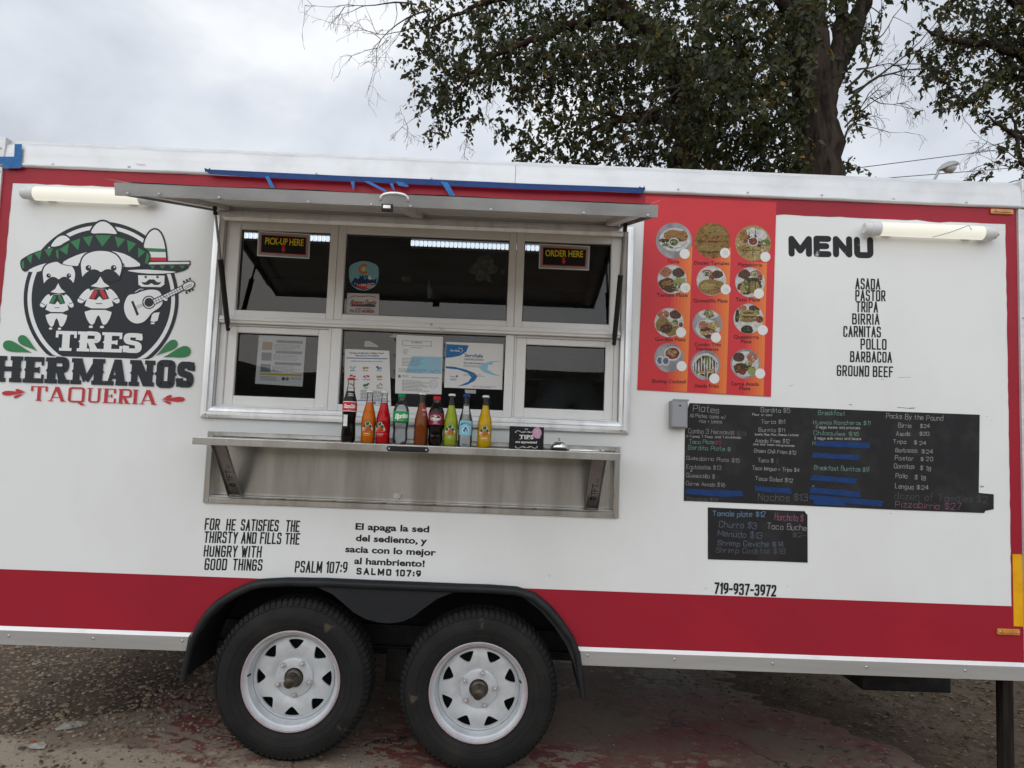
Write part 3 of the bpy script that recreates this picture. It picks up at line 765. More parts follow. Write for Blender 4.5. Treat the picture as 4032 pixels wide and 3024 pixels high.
# corner posts
mb = MB(); mb.box(XL, -2.304, -.012, .05, .42, Z_TR-.004); mb.box(XL, -2.298, -.016, .05, Z_TR-.002, Z_TOP+.018); cp = mb.build('corner_post', 'rail_white', TR, bevel=.004)
for z in (2.605, 2.50, 2.0, 1.5, .9): screw(cp, -2.318, -.0125 if z < 2.5 else -.0165, z-.02)
mb = MB(); mb.box(2.302, XR, -.012, .05, .42, Z_TR-.004); mb.box(2.318, XR, -.016, .05, Z_TR-.002, Z_TOP+.018); cp = mb.build('corner_post', 'rail_white', TR, bevel=.004)
for z in (2.585, 2.508, 2.0, 1.36, .9): screw(cp, 2.327 if z > 2.49 else 2.316, -.0165 if z > 2.49 else -.0125, z)
# bottom skirt: bright bevel above a grey face
def skirt(x0, x1, dx0, dx1):
    mb = MB()
    a = [(x0, -.004, Z_ST), (x1, -.004, Z_ST), (x1+dx1, -.018, Z_ST-.014), (x0+dx0, -.018, Z_ST-.014)]
    mb.poly([a[3], a[2], a[1], a[0]], 1)
    b0, b1 = x0+dx0*2.4, x1+dx1*2.4
    mb.poly([(b0,-.018,Z_SB),(b1,-.018,Z_SB),a[2],a[3]], 0)
    mb.poly([(b0,-.018,Z_SB),(b0,.02,Z_SB),(b1,.02,Z_SB),(b1,-.018,Z_SB)], 0)
    mb.poly([(b0,-.018,Z_SB),a[3],a[0],(b0,.02,Z_SB)], 0); mb.poly([(b1,-.018,Z_SB),(b1,.02,Z_SB),a[1],a[2]], 0)
    return mb.build('bottom_skirt', ['skirt_metal','bright_edge'], TR)
sl = skirt(-2.33, at(*zN(1855,340)).x, 0, -.005); sr = skirt(at(*zO(88,168)).x, 2.33, .004, 0)
for z, o, pts in ((zN, sl, ((85,376),(902,402),(1766,424))), (zO, sr, ((137,218),(550,237),(1016,256),(1463,273),(1932,290)))):
    for p in pts: q = at(*z(*p), -.018); screw(o, q.x, -.0185, q.z, 1.1)

# ------------------------------------------------------------------ serving window
FR = thing  # (keeps the naming helper short)
def beam(mb, x0, x1, z0, z1, y0, y1): mb.box(x0, x1, y0, y1, z0, z1)
# outer aluminium frame, four mitred lengths with a stepped section
OX0, OX1, OZ0, OZ1 = -1.338, .552, 1.408, 2.344
def mitre(name, side):
    mb = MB(); secs = [(0.0, -.003), (.004, -.020), (.016, -.024), (.028, -.024), (.033, -.016), (.047, -.010)]
    def corner(d, y, cx, cz):
        return ((OX0+d if cx == 0 else OX1-d), y, (OZ0+d if cz == 0 else OZ1-d))
    ends = {'b': ((0,0),(1,0)), 'r': ((1,0),(1,1)), 't': ((1,1),(0,1)), 'l': ((0,1),(0,0))}[side]
    v = []
    for e in ends:
        for d, y in secs: v.append(corner(d, y, *e))
    k = len(secs)
    mb.add(v, [(i, i+k, i+k+1, i+1) for i in range(k-1)])
    return mb.build(name, 'aluminium', TR)
fb = [mitre('window_surround', s) for s in 'brtl']
for z, p in ((zB,(65,1168)),(zB,(80,1182)),(zB,(1925,1240)),(zB,(1942,1246))):
    q = at(*z(*p), -.024); screw(fb[0], q.x, -.0245, q.z, .9)
# white sliding-window assembly: a grid of profiles around six panes
UP = [(-1.226,-.820),(-.750,-.009),(.060,.454)]; UZ = (1.897, 2.268)
LO = [(-1.216,-.850),(-.746,-.008),(.084,.444)]; LZ = [(1.513,1.796),(1.491,1.829),(1.509,1.794)]
def frame_ring(name, x0, x1, z0, z1, w, y0, y1, m='window_white', parent=None, bev=.003):
    mb = MB(); wl, wr, wb, wt = w
    mb.box(x0, x0+wl, y0, y1, z0, z1); mb.box(x1-wr, x1, y0, y1, z0, z1)
    mb.box(x0+wl, x1-wr, y0+.0005, y1, z1-wt, z1); mb.box(x0+wl, x1-wr, y0+.0005, y1, z0, z0+wb)
    return mb.build(name, m, parent or TR, bevel=bev, seg=1)
def pane(x0, x1, z0, z1, y, parent):
    mb = MB(); mb.poly([(x0,y,z0),(x1,y,z0),(x1,y,z1),(x0,y,z1)]); mb.build('pane', 'window_glass', parent)
    mb = MB(); g = .006
    for a in ((x0,x0+g,z0,z1),(x1-g,x1,z0,z1)): mb.box(a[0],a[1],y-.004,y-.0012,a[2],a[3])
    for a in ((x0+g,x1-g,z1-g,z1),(x0+g,x1-g,z0,z0+g)): mb.box(a[0],a[1],y-.004,y-.0012,a[2],a[3])
    mb.build('gasket', 'gasket', parent)
ux = [WX0+.001, -.785, .024, WX1-.001]
upper = []
for i, (a, b) in enumerate(UP):
    x0, x1 = ux[i], ux[i+1]
    o = frame_ring('upper_window', x0+.0005, x1-.0005, 1.868, WZ1-.001, (a-x0, x1-b, UZ[0]-1.868, WZ1-UZ[1]), .012+.0012*(i==1), .06)
    pane(a-.002, b+.002, UZ[0]-.002, UZ[1]+.002, .036, o); upper.append(o)
lx = [WX0+.001, -.790, .030, WX1-.001]; lower = []
for i, (a, b) in enumerate(LO):
    x0, x1 = lx[i], lx[i+1]; z0, z1 = LZ[i]; y0 = (.022, .020, .026)[i]
    if i != 1:     # sliding sash inside its own track
        sx0, sx1 = (a-.042, b+.046) if i == 0 else (a-.046, b+.038)
        o = frame_ring('lower_window', x0+.0005, x1-.0005, WZ0+.001, 1.834, (sx0-x0, x1-sx1, z0-.042-WZ0, 1.834-(z1+.030)), y0-.006, .07)
        s_ = frame_ring('sliding_sash', sx0+.0005, sx1-.0005, z0-.0415, z1+.0295, (a-sx0, sx1-b, .041, .029), y0+.004, .055, parent=o)
        pane(a-.002, b+.002, z0-.002, z1+.002, .046, o)
    else:
        o = frame_ring('lower_window', x0+.0005, x1-.0005, WZ0+.001, 1.834, (a-x0, x1-b, z0-WZ0, .0045), y0-.004, .07)
        pane(a-.002, b+.002, z0-.002, z1+.002, .046, o)
    lower.append(o)
mb = MB(); mb.box(WX0+.001, WX1-.001, -.004, .07, 1.8345, 1.8675); mb.box(WX0+.001, WX1-.001, -.010, -.0045, 1.846, 1.857); rl = mb.build('middle_rail', 'window_white', TR, bevel=.003, seg=1)
q = at(*zB(1075,757), -.01); screw(rl, q.x, -.0045, 1.8625)
mb = MB(); mb.box(WX0+.001, WX1-.001, -.012, .0, WZ0-.012, WZ0+.010); mb.build('window_sill', 'aluminium', TR, bevel=.003, seg=1)
mb = MB(); p = at(*zB(1120,785), -.012); mb.tube([(p.x-.008,-.013,p.z+.006),(p.x,-.016,p.z-.004),(p.x+.010,-.014,p.z-.006)], .0022, 6); mb.build('latch_hook', 'screw_metal', rl)

# ------------------------------------------------------------------ serving hatch: the propped-up panel
HX0, HX1, HY, HZH, HZF = -1.338, .490, -.805, 2.362, 2.158
def hatch():
    def P(x, t, n):           # t 0 at the hinge .. 1 at the front edge, n along the panel normal (up)
        d = Vector((0, HY, HZF-HZH)); nn = Vector((0, HZF-HZH, -HY)).normalized()
        v = Vector((x, -.012, HZH)) + d*t*.992 + nn*n; return v
    mb = MB()
    mb.hexa([P(HX0,1,0),P(HX1,1,0),P(HX1,0,0),P(HX0,0,0),P(HX0,1,.012),P(HX1,1,.012),P(HX1,0,.012),P(HX0,0,.012)])
    H = mb.build('serving_hatch', 'awning_skin', TR)
    # outer sheet, peeling up along the front corners
    mb = MB(); nx, nt_ = 48, 10; v = []
    r = random.Random(2)
    for j in range(nt_+1):
        for i in range(nx+1):
            fx = i/nx; t = j/nt_*1.006
            e = -.048 + (1.878+.018-.0)*fx*1.0
            x = HX0 + e*1.0
            curl = .022*max(0, (fx-.965)/.035)**1.5*(1 if t > .3 else .3) + .012*max(0, (.05-fx)/.05)
            v.append(P(x, t, .0135 + curl + .0012*math.sin(fx*23) + (r.uniform(0,.0016))))
    mb.add(v, [(j*(nx+1)+i, (j+1)*(nx+1)+i, (j+1)*(nx+1)+i+1, j*(nx+1)+i+1) for j in range(nt_) for i in range(nx)])
    mb.build('outer_skin', 'wall_white', H, smooth='all')
    # rim: an angle around three sides, hanging below the panel
    def lip(name, pts):
        mb = MB(); mb.hexa(pts); return mb.build(name, 'awning_lip', H, bevel=.0015, seg=1)
    lz = -.030
    lp = lip('front_lip', [P(HX0,1.004,lz),P(HX1,1.004,lz),P(HX1,.996,lz),P(HX0,.996,lz),P(HX0,1.004,.0125),P(HX1,1.004,.0125),P(HX1,.996,.0125),P(HX0,.996,.0125)])
    for a, b in ((HX0, HX0+.004), (HX1-.004, HX1)):
        lip('side_lip', [P(a,.994,-.026),P(b,.994,-.026),P(b,.01,-.026),P(a,.01,-.026),P(a,.994,-.0005),P(b,.994,-.0005),P(b,.01,-.0005),P(a,.01,-.0005)])
    for (a, b) in ((HX0+.03, HX0+.07), (HX1-.07, HX1-.03), (-.45, -.40)):
        mb = MB(); mb.hexa([P(a,.98,-.02),P(b,.98,-.02),P(b,.02,-.02),P(a,.02,-.02),P(a,.98,-.0006),P(b,.98,-.0006),P(b,.02,-.0006),P(a,.02,-.0006)]); mb.build('stiffener', 'awning_skin', H)
    yf = P(0,1.004,0).y - .0005
    for z, p in ((zB,(127,203)),(zB,(526,226)),(zB,(808,239)),(zB,(982,247)),(zB,(1341,262)),(zB,(1757,271)),(zB,(2043,281)),(zI,(1588,828)),(zI,(1978,836)),(zA,(1300,343))):
        q = at(*z(*p), yf); screw(lp, q.x, yf-.001, min(max(q.z, HZF-.026), HZF+.002), .9)
    # latch block and grab handle in the middle of the front edge
    q = at(*zB(880,250), yf); mb = MB(); mb.box(q.x-.019, q.x+.019, yf-.012, yf, q.z-.013, q.z+.012); mb.box(q.x-.013, q.x+.013, yf-.016, yf-.012, q.z-.006, q.z+.007, 1); mb.build('latch', ['black_plastic','stainless'], H, bevel=.002)
    a = at(*zB(848,212), yf); b = at(*zB(972,216), yf); m_ = at(*zB(910,184), yf)
    pts = []
    for i in range(15):
        t = i/14; an = math.pi*t
        pts.append((a.x+(b.x-a.x)*t if 0 else (a.x+b.x)/2-(b.x-a.x)/2*math.cos(an), yf+.004-.006*math.sin(an), a.z+(m_.z-a.z)*math.sin(an)**.55))
    mb = MB(); mb.tube(pts, .0055, 8); mb.build('grab_handle', 'aluminium', H, smooth='all')
    return P
HP = hatch()
# hinge strip and gas struts
mb = MB(); mb.box(HX0, HX1, -.020, -.0025, HZH-.004, HZH+.022); mb.build('hatch_hinge', 'aluminium', TR, bevel=.003)
def strut(x, bot, t):
    p0 = Vector((x, -.018, bot)); p1 = HP(x, t, -.03)
    d = p1-p0
    o = MB(); o.tube([p0+d*.06, p0+d*.60], .0115, 12); body = o.build('gas_strut', 'black_plastic', TR, smooth=True)
    o = MB(); o.tube([p0+d*.58, p0+d*.97], .0052, 8); o.build('rod', 'stainless_dark', body, smooth=True)
    for q in (p0+d*.03, p1-d*.01):
        o = MB(); o.tube([q-d.normalized()*.018, q+d.normalized()*.018], .0095, 10); o.build('end_socket', 'black_plastic', body, smooth=True, bevel=.003)
        o = MB(); o.tube([q, q+Vector((.016 if x < 0 else -.016, 0, 0))], .005, 8); o.build('ball_stud', 'screw_metal', body)
sa = at(*zB(172,798), -.018); sb_ = at(*zB(1885,862), -.018)
strut(sa.x-.004, sa.z+.004, .30); strut(sb_.x+.006, sb_.z+.004, .30)

# ------------------------------------------------------------------ fold-down shelf
SH_Z, SH_Y = 1.326, -.272
mb = MB(); mb.box(SX0, SX1, .05, .055, SZ0, SZ1); mb.box(SX0, SX0+.003, .0, .05, SZ0, SZ1); mb.box(SX1-.003, SX1, .0, .05, SZ0, SZ1); mb.box(SX0+.003, SX1-.003, 0, .05, SZ0, SZ0+.003); mb.box(SX0+.003, SX1-.003, 0, .05, SZ1-.003, SZ1)
rec = mb.build('shelf_recess', 'stainless', TR)
FX0, FX1, FZ0, FZ1 = -1.300, .516, 1.039, 1.350
mb = MB()
mb.box(FX0, FX0+.024, -.012, .0, FZ0, FZ1); mb.box(FX1-.024, FX1, -.012, .0, FZ0, FZ1); mb.box(FX0+.0245, FX1-.0245, -.0125, 0, FZ0, FZ0+.024); mb.box(FX0+.0245, FX1-.0245, -.0125, 0, FZ1-.020, FZ1)
mb.box(FX0+.0245, FX1-.0245, -.008, .03, FZ0+.0245, FZ0+.031)
fr_ = mb.build('shelf_surround', 'stainless', TR, bevel=.002, seg=1)
for i in range(6):
    x = FX0+.34+i*.22; mb = MB(); mb.box(x, x+.018, -.0086, -.0081, FZ0+.0265, FZ0+.0285); mb.build('slot', 'gasket', fr_)
SHX0, SHX1 = -1.252, .474
mb = MB(); mb.box(SHX0, SHX1, SH_Y+.0085, -.013, SH_Z-.010, SH_Z-.001); mb.box(SHX0, SHX1, SH_Y, SH_Y+.008, SH_Z-.030, SH_Z)
mb.box(SHX0, SHX0+.005, SH_Y+.0065, -.02, SH_Z-.024, SH_Z-.0105); mb.box(SHX1-.005, SHX1, SH_Y+.0065, -.02, SH_Z-.024, SH_Z-.0105)
SH = mb.build('serving_shelf', 'stainless', TR, bevel=.0022, seg=2)
a = at(*zJ(603,612), SH_Y); b = at(*zJ(970,620), SH_Y)
def rrect(x0, x1, z0, z1, r, n=5):
    o = []
    for cx, cz, s in ((x1-r,z0+r,-90),(x1-r,z1-r,0),(x0+r,z1-r,90),(x0+r,z0+r,180)):
        for i in range(n+1):
            an = R(s+90*i/n); o.append((cx+r*math.cos(an), cz+r*math.sin(an)))
    return o
zc = SH_Z-.0165
mb = MB(); mb.prism(rrect(a.x, b.x, zc-.011, zc+.011, .0105), SH_Y-.008, SH_Y-.0005); mb.box(a.x+.05, a.x+.125, SH_Y-.011, SH_Y-.0085, zc-.006, zc+.005); mb.box(a.x+.04, a.x+.048, SH_Y-.012, SH_Y-.0085, zc-.007, zc+.006)
lt = mb.build('shelf_latch', 'black_plastic', SH, bevel=.0015)
screw(lt, a.x+.010, SH_Y-.0082, zc, .8); screw(lt, b.x-.010, SH_Y-.0082, zc, .8)
def bracket(x0, flip, word_z):
    # channel running from the foot of the recess up to the shelf front
    o = MB(); w = .052
    A0 = Vector((0, .040, SZ0+.012)); A1 = Vector((0, SH_Y+.075, SH_Z-.012)); d = (A1-A0).normalized(); n = Vector((0, d.z, -d.y)); n = -n if n.y > 0 else n
    def q(x, s, k): v = A0 + d*s + n*k; return (x, v.y, v.z)
    ln = (A1-A0).length
    o.hexa([q(x0,0,.0),q(x0+w,0,.0),q(x0+w,0,-.003),q(x0,0,-.003),q(x0,ln,.0),q(x0+w,ln,.0),q(x0+w,ln,-.003),q(x0,ln,-.003)])
    for xa, xb in ((x0-.003, x0-.0003), (x0+w+.0003, x0+w+.003)):
        o.hexa([q(xa,0,.012),q(xb,0,.012),q(xb,0,-.004),q(xa,0,-.004),q(xa,ln,.012),q(xb,ln,.012),q(xb,ln,-.004),q(xa,ln,-.004)])
    br = o.build('shelf_bracket', 'stainless_dark', TR)
    o = MB()
    if flip: mp_ = lambda s, t, k: Vector(q(x0+w-.015-t, .20-s, .0006+k))
    else: mp_ = lambda s, t, k: Vector(q(x0+.015+t*0+ (.024-t), .07+s, .0006+k))
    mp2 = lambda s, t, k: Vector(q(x0+.040-t, .085+s, .0008+k))
    stroke_text(o, 'TFT', mp2, .075, .026, .004)
    font_text(o, 'LLC', (lambda s, t, k: Vector(q(x0+.038-t, .172+s, .0008+k))), .022, .012)
    for rr_ in (.012,):
        o.add(*ring3(lambda s, t, k: Vector(q(x0+.026-t, .066+s, .0008+k)), .013, .0095))
    mpb = (lambda s, t, k: Vector(q(x0+.026-t, .066+s, .0009+k)))
    o.poly([mpb(a_, b_, 0) for a_, b_ in ((-.004,-.009),(.0,-.009),(.0,.009),(-.004,.009))]); o.poly([mpb(a_, b_, .0001) for a_, b_ in ((-.008,.004),(.006,.004),(.006,.007),(-.008,.007))])
    o.build('bracket_lettering', 'gasket', br)
def ring3(mp_, r1, r2, n=20, k=0.0):
    v = []; f = []
    for i in range(n):
        a = 2*math.pi*i/n
        v += [mp_(r1*math.cos(a), r1*math.sin(a), k), mp_(r2*math.cos(a), r2*math.sin(a), k)]
    for i in range(n):
        j = (i+1) % n; f.append((2*i, 2*j, 2*j+1, 2*i+1))
    return v, f
bracket(-1.205, False, 0); bracket(.375, True, 0)
q = at(*zH(1030,572), .05); mb = MB(); mb.box(q.x-.016, q.x+.016, .034, .0495, q.z-.010, q.z+.010); mb.box(q.x-.006,q.x+.006,.028,.0335,q.z-.014,q.z+.014); mb.build('catch', 'screw_metal', rec, bevel=.002)

# ------------------------------------------------------------------ lamps, markers, boxes on the wall
def lamp(xa, xb, z, cap0, cap1, cable_x):
    r = .031; y = -.042
    mb = MB(); mb.lathe([(.0001,cap0),(r*.99,cap0),(r*.99,cap1),(.0001,cap1)], (0,y,z), 'x', 24); T = mb.build('tube_lamp', 'lamp_lit', TR, smooth=True)
    for a, b in ((xa, cap0-.0005), (cap1+.0005, xb)):
        s = 1 if a < cap0 else -1
        e, g = (a, b) if s > 0 else (b, a)
        mb = MB(); mb.lathe([(.0001,e),(r*.72,e),(r*.86,e+s*.006),(r*.92,e+s*.03),(r*1.04,e+s*.032),(r*1.04,g),(.0001,g)][::s], (0,y,z), 'x', 24); mb.build('end_cap', 'lamp_housing', T, smooth=True, bevel=.001)
    for x in (cap0+.05, cap1-.05):
        mb = MB(); mb.box(x-.02, x+.02, -.014, -.0005, z-.022, z+.022); mb.build('mount', 'lamp_housing', T)
    if cable_x:
        mb = MB(); mb.tube([(cable_x, y, z), (cable_x+.012, y, z-.004), (cable_x+.014, -.02, z-.012), (cable_x+.004,-.004,z-.014)], .005, 8); mb.build('cable', 'gasket', T)
    return T
p0, p1 = at(*zG(783,292), -.042), at(*zG(1795,330), -.042); c0, c1 = at(*zG(903,296), -.042), at(*zG(1690,322), -.042); zz = (p0.z+p1.z)/2
TL = lamp(p0.x, p1.x, zz, c0.x, c1.x, p1.x)
mb = MB(); a, b = at(*zG(1310,360), -.076), at(*zG(1590,268), -.076); mb.tube([a, (a+b)/2+Vector((0,-.001,-.004)), b, b+Vector((.012,0,-.02))], .0016, 5); mb.build('hanging_wire', 'gray_box', TL)
p0, c0 = at(*zI(275,820), -.042), at(*zI(448,830), -.042)
lamp(p0.x, p0.x+(1.128-.618+.0)*0+1.13*.51/.51*.0+p1.x-at(*zG(783,292), -.042).x, at(*zI(900,845), -.042).z, c0.x, c0.x+(c1.x-at(*zG(903,296), -.042).x), None)
def marker(a, b, z):
    p, q = at(*z(*a)), at(*z(*b)); mb = MB(); mb.prism(rrect(p.x, q.x, q.z, p.z, .006), -.010, -.0018); o = mb.build('marker_lamp', 'lens_amber', TR, bevel=.003)
    mb = MB(); mb.prism(rrect(p.x+.018, q.x-.018, q.z+.008, p.z-.007, .004), -.014, -.0105); mb.build('lens', 'lens_amber', o, bevel=.002)
    screw(o, p.x+.013, -.0102, (p.z+q.z)/2, .8); screw(o, q.x-.012, -.0102, (p.z+q.z)/2, .8)
marker((1748,142),(1925,190), zG); marker((2078,88),(2188,121), zO)
x0, x1, z0, z1 = rect(zD, (2140,975), (2195,1390)); z0 = at(*zS(2207,1353)).z
sheet('reflective_tape', [(x0, z0), (2.2995, z0), (2.2995, z1), (x0, z1)], 'tape_yellow', -.0030, th=-.0019)
x0, x1, z0, z1 = rect(zD, (52,44), (150,212)); mb = MB(); mb.box(x0, x1, -.045, -.0005, z0, z1)
ob = mb.build('outlet_box', 'gray_box', TR, bevel=.004)
mb = MB(); mb.box(x0+.004, x1-.006, -.0505, -.0455, z0+.004, z1-.012); oc = mb.build('cover', 'gray_box', ob, bevel=.003)
mb = MB(); mb.box((x0+x1)/2-.003, (x0+x1)/2+.005, -.0512, -.0507, z1-.026, z1-.018); mb.build('catch', 'gasket', oc)
mb = MB(); mb.box(x0+.006, x1+.004, -.048, -.040, z1+.0004, z1+.007); mb.build('hinge', 'gray_box', ob, bevel=.002)

# ------------------------------------------------------------------ fender, wheels, running gear
def fender():
    mb = MB()
    ring = F_OUT + F_IN[::-1]
    n1 = len(F_OUT); 
    Yf, Yb = -.020, -.003
    mb.poly([(x, Yf, z) for x, z in ring][::-1])
    # inner rim turned back into the wheel well
    for (xa, za), (xb, zb) in zip(F_IN, F_IN[1:]):
        mb.poly([(xa,Yf,za),(xb,Yf,zb),(xb,.30,zb),(xa,.30,za)])
    o = mb.build('fender', 'fender_black', TR)
    # rolled outer edge
    mb = MB(); k = len(F_OUT); v = []
    prof = [(0.0,-.002),(.004,-.030),(.012,-.038),(.024,-.038),(.034,-.031),(.036,-.019)]
    def nrm(i):
        a = Vector(F_OUT[max(i-1,0)]); b = Vector(F_OUT[min(i+1,k-1)]); d = (b-a).normalized(); return Vector((d.y, -d.x))
    for i, (x, z) in enumerate(F_OUT):
        n_ = nrm(i); 
        w_ = 1.0 if 3 < i < k-4 else .78
        for d, y in prof: v.append((x+n_.x*d*w_, y, z+n_.y*d*w_))
    m_ = len(prof)
    mb.add(v, [(i*m_+j, i*m_+j+1, (i+1)*m_+j+1, (i+1)*m_+j) for i in range(k-1) for j in range(m_-1)])
    mb.build('rolled_edge', 'fender_black', o, smooth='all')
    mb = MB()
    for (xa, za), (xb, zb) in zip(F_OUT, F_OUT[1:]):
        if za > Z_SB-.02 or zb > Z_SB-.02: mb.poly([(xa,-.0012,za+.004),(xb,-.0012,zb+.004),(xb,-.0012,zb-.02),(xa,-.0012,za-.02)])
fender()

WR = .334
def tyre_mesh():
    mb = MB(); w = .100
    prof = [(.205,-.072),(.213,-.080),(.225,-.088),(.250,-.097),(.275,-.099),(.296,-.094),(.306,-.089),(.309,-.0885),(.318,-.080),(.329,-.068),(WR,-.052),(WR,.052),(.329,.068),(.318,.080),(.296,.094),(.25,.097),(.215,.082),(.205,.072)]
    mb.lathe(prof, axis='y', n=72)
    # tread ribs and shoulder blocks
    n = 80
    for i in range(n):
        a0 = 2*math.pi*i/n; a1 = a0 + 2*math.pi/n*.70
        def pt(r, y, a): return (r*math.cos(a), y, r*math.sin(a))
        for sgn in (-1, 1):
            for (ra, ya, rb, yb, sh) in ((.3125, -.0865, .3315, -.0685, 0), (.3325, -.064, .3365, -.048, .012), (.3365, -.040, .3365, -.016, .022)):
                h = .0038; s0, s1 = a0+sh, a1+sh
                ya_, yb_ = sgn*ya, sgn*yb; ox = -.002*sgn*1.0
                V = [pt(ra, ya_, s0), pt(ra, ya_, s1), pt(rb, yb_, s1), pt(rb, yb_, s0), pt(ra+h*.6, ya_*1.035, s0), pt(ra+h*.6, ya_*1.035, s1), pt(rb+h, yb_, s1), pt(rb+h, yb_, s0)]
                mb.add(V, [(4,5,6,7),(0,1,5,4),(1,2,6,5),(2,3,7,6),(3,0,4,7)])
        if i % 2 == 0:
            V = [pt(.3365,-.010,a0), pt(.3365,.010,a0), pt(.3365,.010,a0+.11), pt(.3365,-.010,a0+.11)]
            mb.add([ (x*1.011,y,z*1.011) for x,y,z in V], [(0,1,2,3)])
    for rr in (.262, .236):
        mb.lathe([(rr,-.0985 if rr>.25 else -.0925),(rr+.002,-.1003 if rr>.25 else -.0945),(rr+.004,-.0986 if rr > .25 else -.0938)], axis='y', n=72)
    return mb
def rim_mesh():
    mb = MB()
    # flange, barrel and dished face
    mb.lathe([(.206,-.074),(.212,-.083),(.209,-.088),(.203,-.087),(.199,-.078),(.194,-.070),(.188,-.066),(.184,-.048),(.179,-.030),(.169,-.022)], axis='y', n=64)
    return mb
def to_me(mb, name, mats):
    me = bpy.data.meshes.new(name); me.from_pydata(mb.v, [], mb.f)
    for m in mats: me.materials.append(MAT[m])
    if len(mats) > 1: me.polygons.foreach_set('material_index', mb.m)
    me.polygons.foreach_set('use_smooth', [True]*len(mb.f))
    try: me.set_sharp_from_angle(angle=R(42))
    except Exception: pass
    return me
def wheel_disc():
    """disc pressed from one sheet: eight rounded triangular windows with turned-in edges"""
    mb = MB(); N = 8; Ro, Ri = .170, .082; M = 48
    def dish(r): return -.041 - .011*math.sin(max(0, min(1, (r-Ri)/(Ro-Ri)))*math.pi)
    def P(r, a): return (r*math.cos(a), dish(r), r*math.sin(a))
    h = math.pi/N
    for i in range(N):
        c = 2*math.pi*i/N + h
        # window as (x across, y radial) triangle, base outwards, rounded
        tri = chaikin([(-.0335,.1580),(-.012,.1625),(.012,.1625),(.0335,.1580),(.030,.150),(.006,.1215),(-.006,.1215),(-.030,.150)], 2, True)
        cen = (0.0, .146)
        hole = []; sec = []
        for x, y in tri:
            r = math.hypot(x, y); a = c + math.atan2(x, y); hole.append((r, a))
            # cast a ray from the window's middle to the sector boundary
            dx, dy = x-cen[0], y-cen[1]; l = math.hypot(dx, dy); dx /= l; dy /= l
            s = 0.0
            while True:
                s += .0008; X, Y = cen[0]+dx*s, cen[1]+dy*s; rr = math.hypot(X, Y); aa = math.atan2(X, Y)
                if rr >= Ro or rr <= Ri or abs(aa) >= h: break
            sec.append((min(max(rr, Ri), Ro), c+max(-h, min(h, aa))))
        # make sure the four sector corners are hit
        for cr_, ca_ in ((Ro, c-h), (Ro, c+h), (Ri, c-h), (Ri, c+h)):
            k = min(range(len(sec)), key=lambda q: (sec[q][0]*math.cos(sec[q][1])-cr_*math.cos(ca_))**2+(sec[q][0]*math.sin(sec[q][1])-cr_*math.sin(ca_))**2)
            sec[k] = (cr_, ca_)
        m = len(hole); V = []; 
        L3 = 4
        for t in range(L3+1):
            for (r0, a0), (r1, a1) in zip(hole, sec):
                V.append(P(r0+(r1-r0)*t/L3, a0+(a1-a0)*t/L3))
        b2 = len(V); V += [(p[0], p[1]+.010, p[2]) for p in V[:m]]
        F = []
        for k in range(m):
            j = (k+1) % m
            for t in range(L3): F.append((t*m+k, t*m+j, (t+1)*m+j, (t+1)*m+k))
            F.append((j, k, b2+k, b2+j))
        mb.add(V, F)
    mb.lathe([(.0835,-.0405),(.0810,-.048),(.076,-.0500),(.042,-.0500),(.039,-.044),(.039,-.020)], axis='y', n=48)
    mb.lathe([(.1690,-.038),(.1715,-.0435),(.1745,-.0440)], axis='y', n=64)
    return mb
TYRE = to_me(tyre_mesh(), 'tyre', ['rubber']); RIM = to_me(rim_mesh(), 'rim', ['wheel_white'])
_d = wheel_disc(); DISC = to_me(_d, 'wheel_disc', ['wheel_white'])
_b = MB(); _b.lathe([(.030,.030),(.2,.030),(.2,.075)], axis='y', n=32); BRK = to_me(_b, 'brake_drum', ['wheel_slot'])
_p = MB()
for rr, yy in ((.2035,-.0878),(.2075,-.0887)): _p.lathe([(rr-.0007,yy-.0003),(rr+.0007,yy-.0003)], axis='y', n=64)
PIN = to_me(_p, 'pinstripe', ['pin_red'])
_p = MB(); _p.lathe([(.1760,-.0452),(.1774,-.0463)], axis='y', n=64); PIN2 = to_me(_p, 'pinstripe', ['pin_blue'])
_h = MB(); _h.lathe([(.0385,-.030),(.0375,-.056),(.035,-.060),(.0270,-.064),(.0260,-.098),(.0240,-.102),(.0220,-.104),(.0215,-.126),(.018,-.129),(.0001,-.129)], axis='y', n=28); HUB = to_me(_h, 'hub', ['axle_steel'])
_l = MB(); _l.lathe([(.0110,-.046),(.0115,-.051),(.0100,-.063),(.0096,-.067),(.0055,-.067),(.0050,-.074),(.0001,-.075)], axis='y', n=6); LUG = to_me(_l, 'lug_nut', ['screw_metal'])
_v = MB(); _v.lathe([(.006,-.060),(.006,-.075),(.004,-.078),(.004,-.088),(.0001,-.089)], axis='y', n=8); VALVE = to_me(_v, 'valve', ['gasket'])
def wheel(x, y, z, rot, flip=False, turn=0.0):
    T = link('wheel', TYRE, TR, (x, y, z))
    for nm, me in (('rim', RIM), ('wheel_disc', DISC), ('brake_drum', BRK), ('pinstripe', PIN), ('pinstripe', PIN2), ('hub', HUB)):
        o = link(nm, me, T, (x, y+(.016 if me in (DISC, PIN2, HUB) else 0), z))
        if nm == 'wheel_disc': o.rotation_euler = (0, rot-turn, 0)
    for k in range(5):
        a = rot*1.7 + 2*math.pi*k/5 + R(20); link('lug_nut', LUG, T, (x+.0715*math.cos(a), y+.016, z+.0715*math.sin(a)))
    vx, vz = (-.187, .012) if rot > .1 else (.180, .045)
    ct, st_ = math.cos(turn), math.sin(turn)
    link('valve', VALVE, T, (x+vx*ct-vz*st_, y+.02, z+vx*st_+vz*ct))
    T.rotation_euler = (0, turn, math.pi if flip else 0)
WZ_L, WZ_R = .338, .317
cL, cR = at(1142, 2685, -.03), at(1883, 2730, -.03)
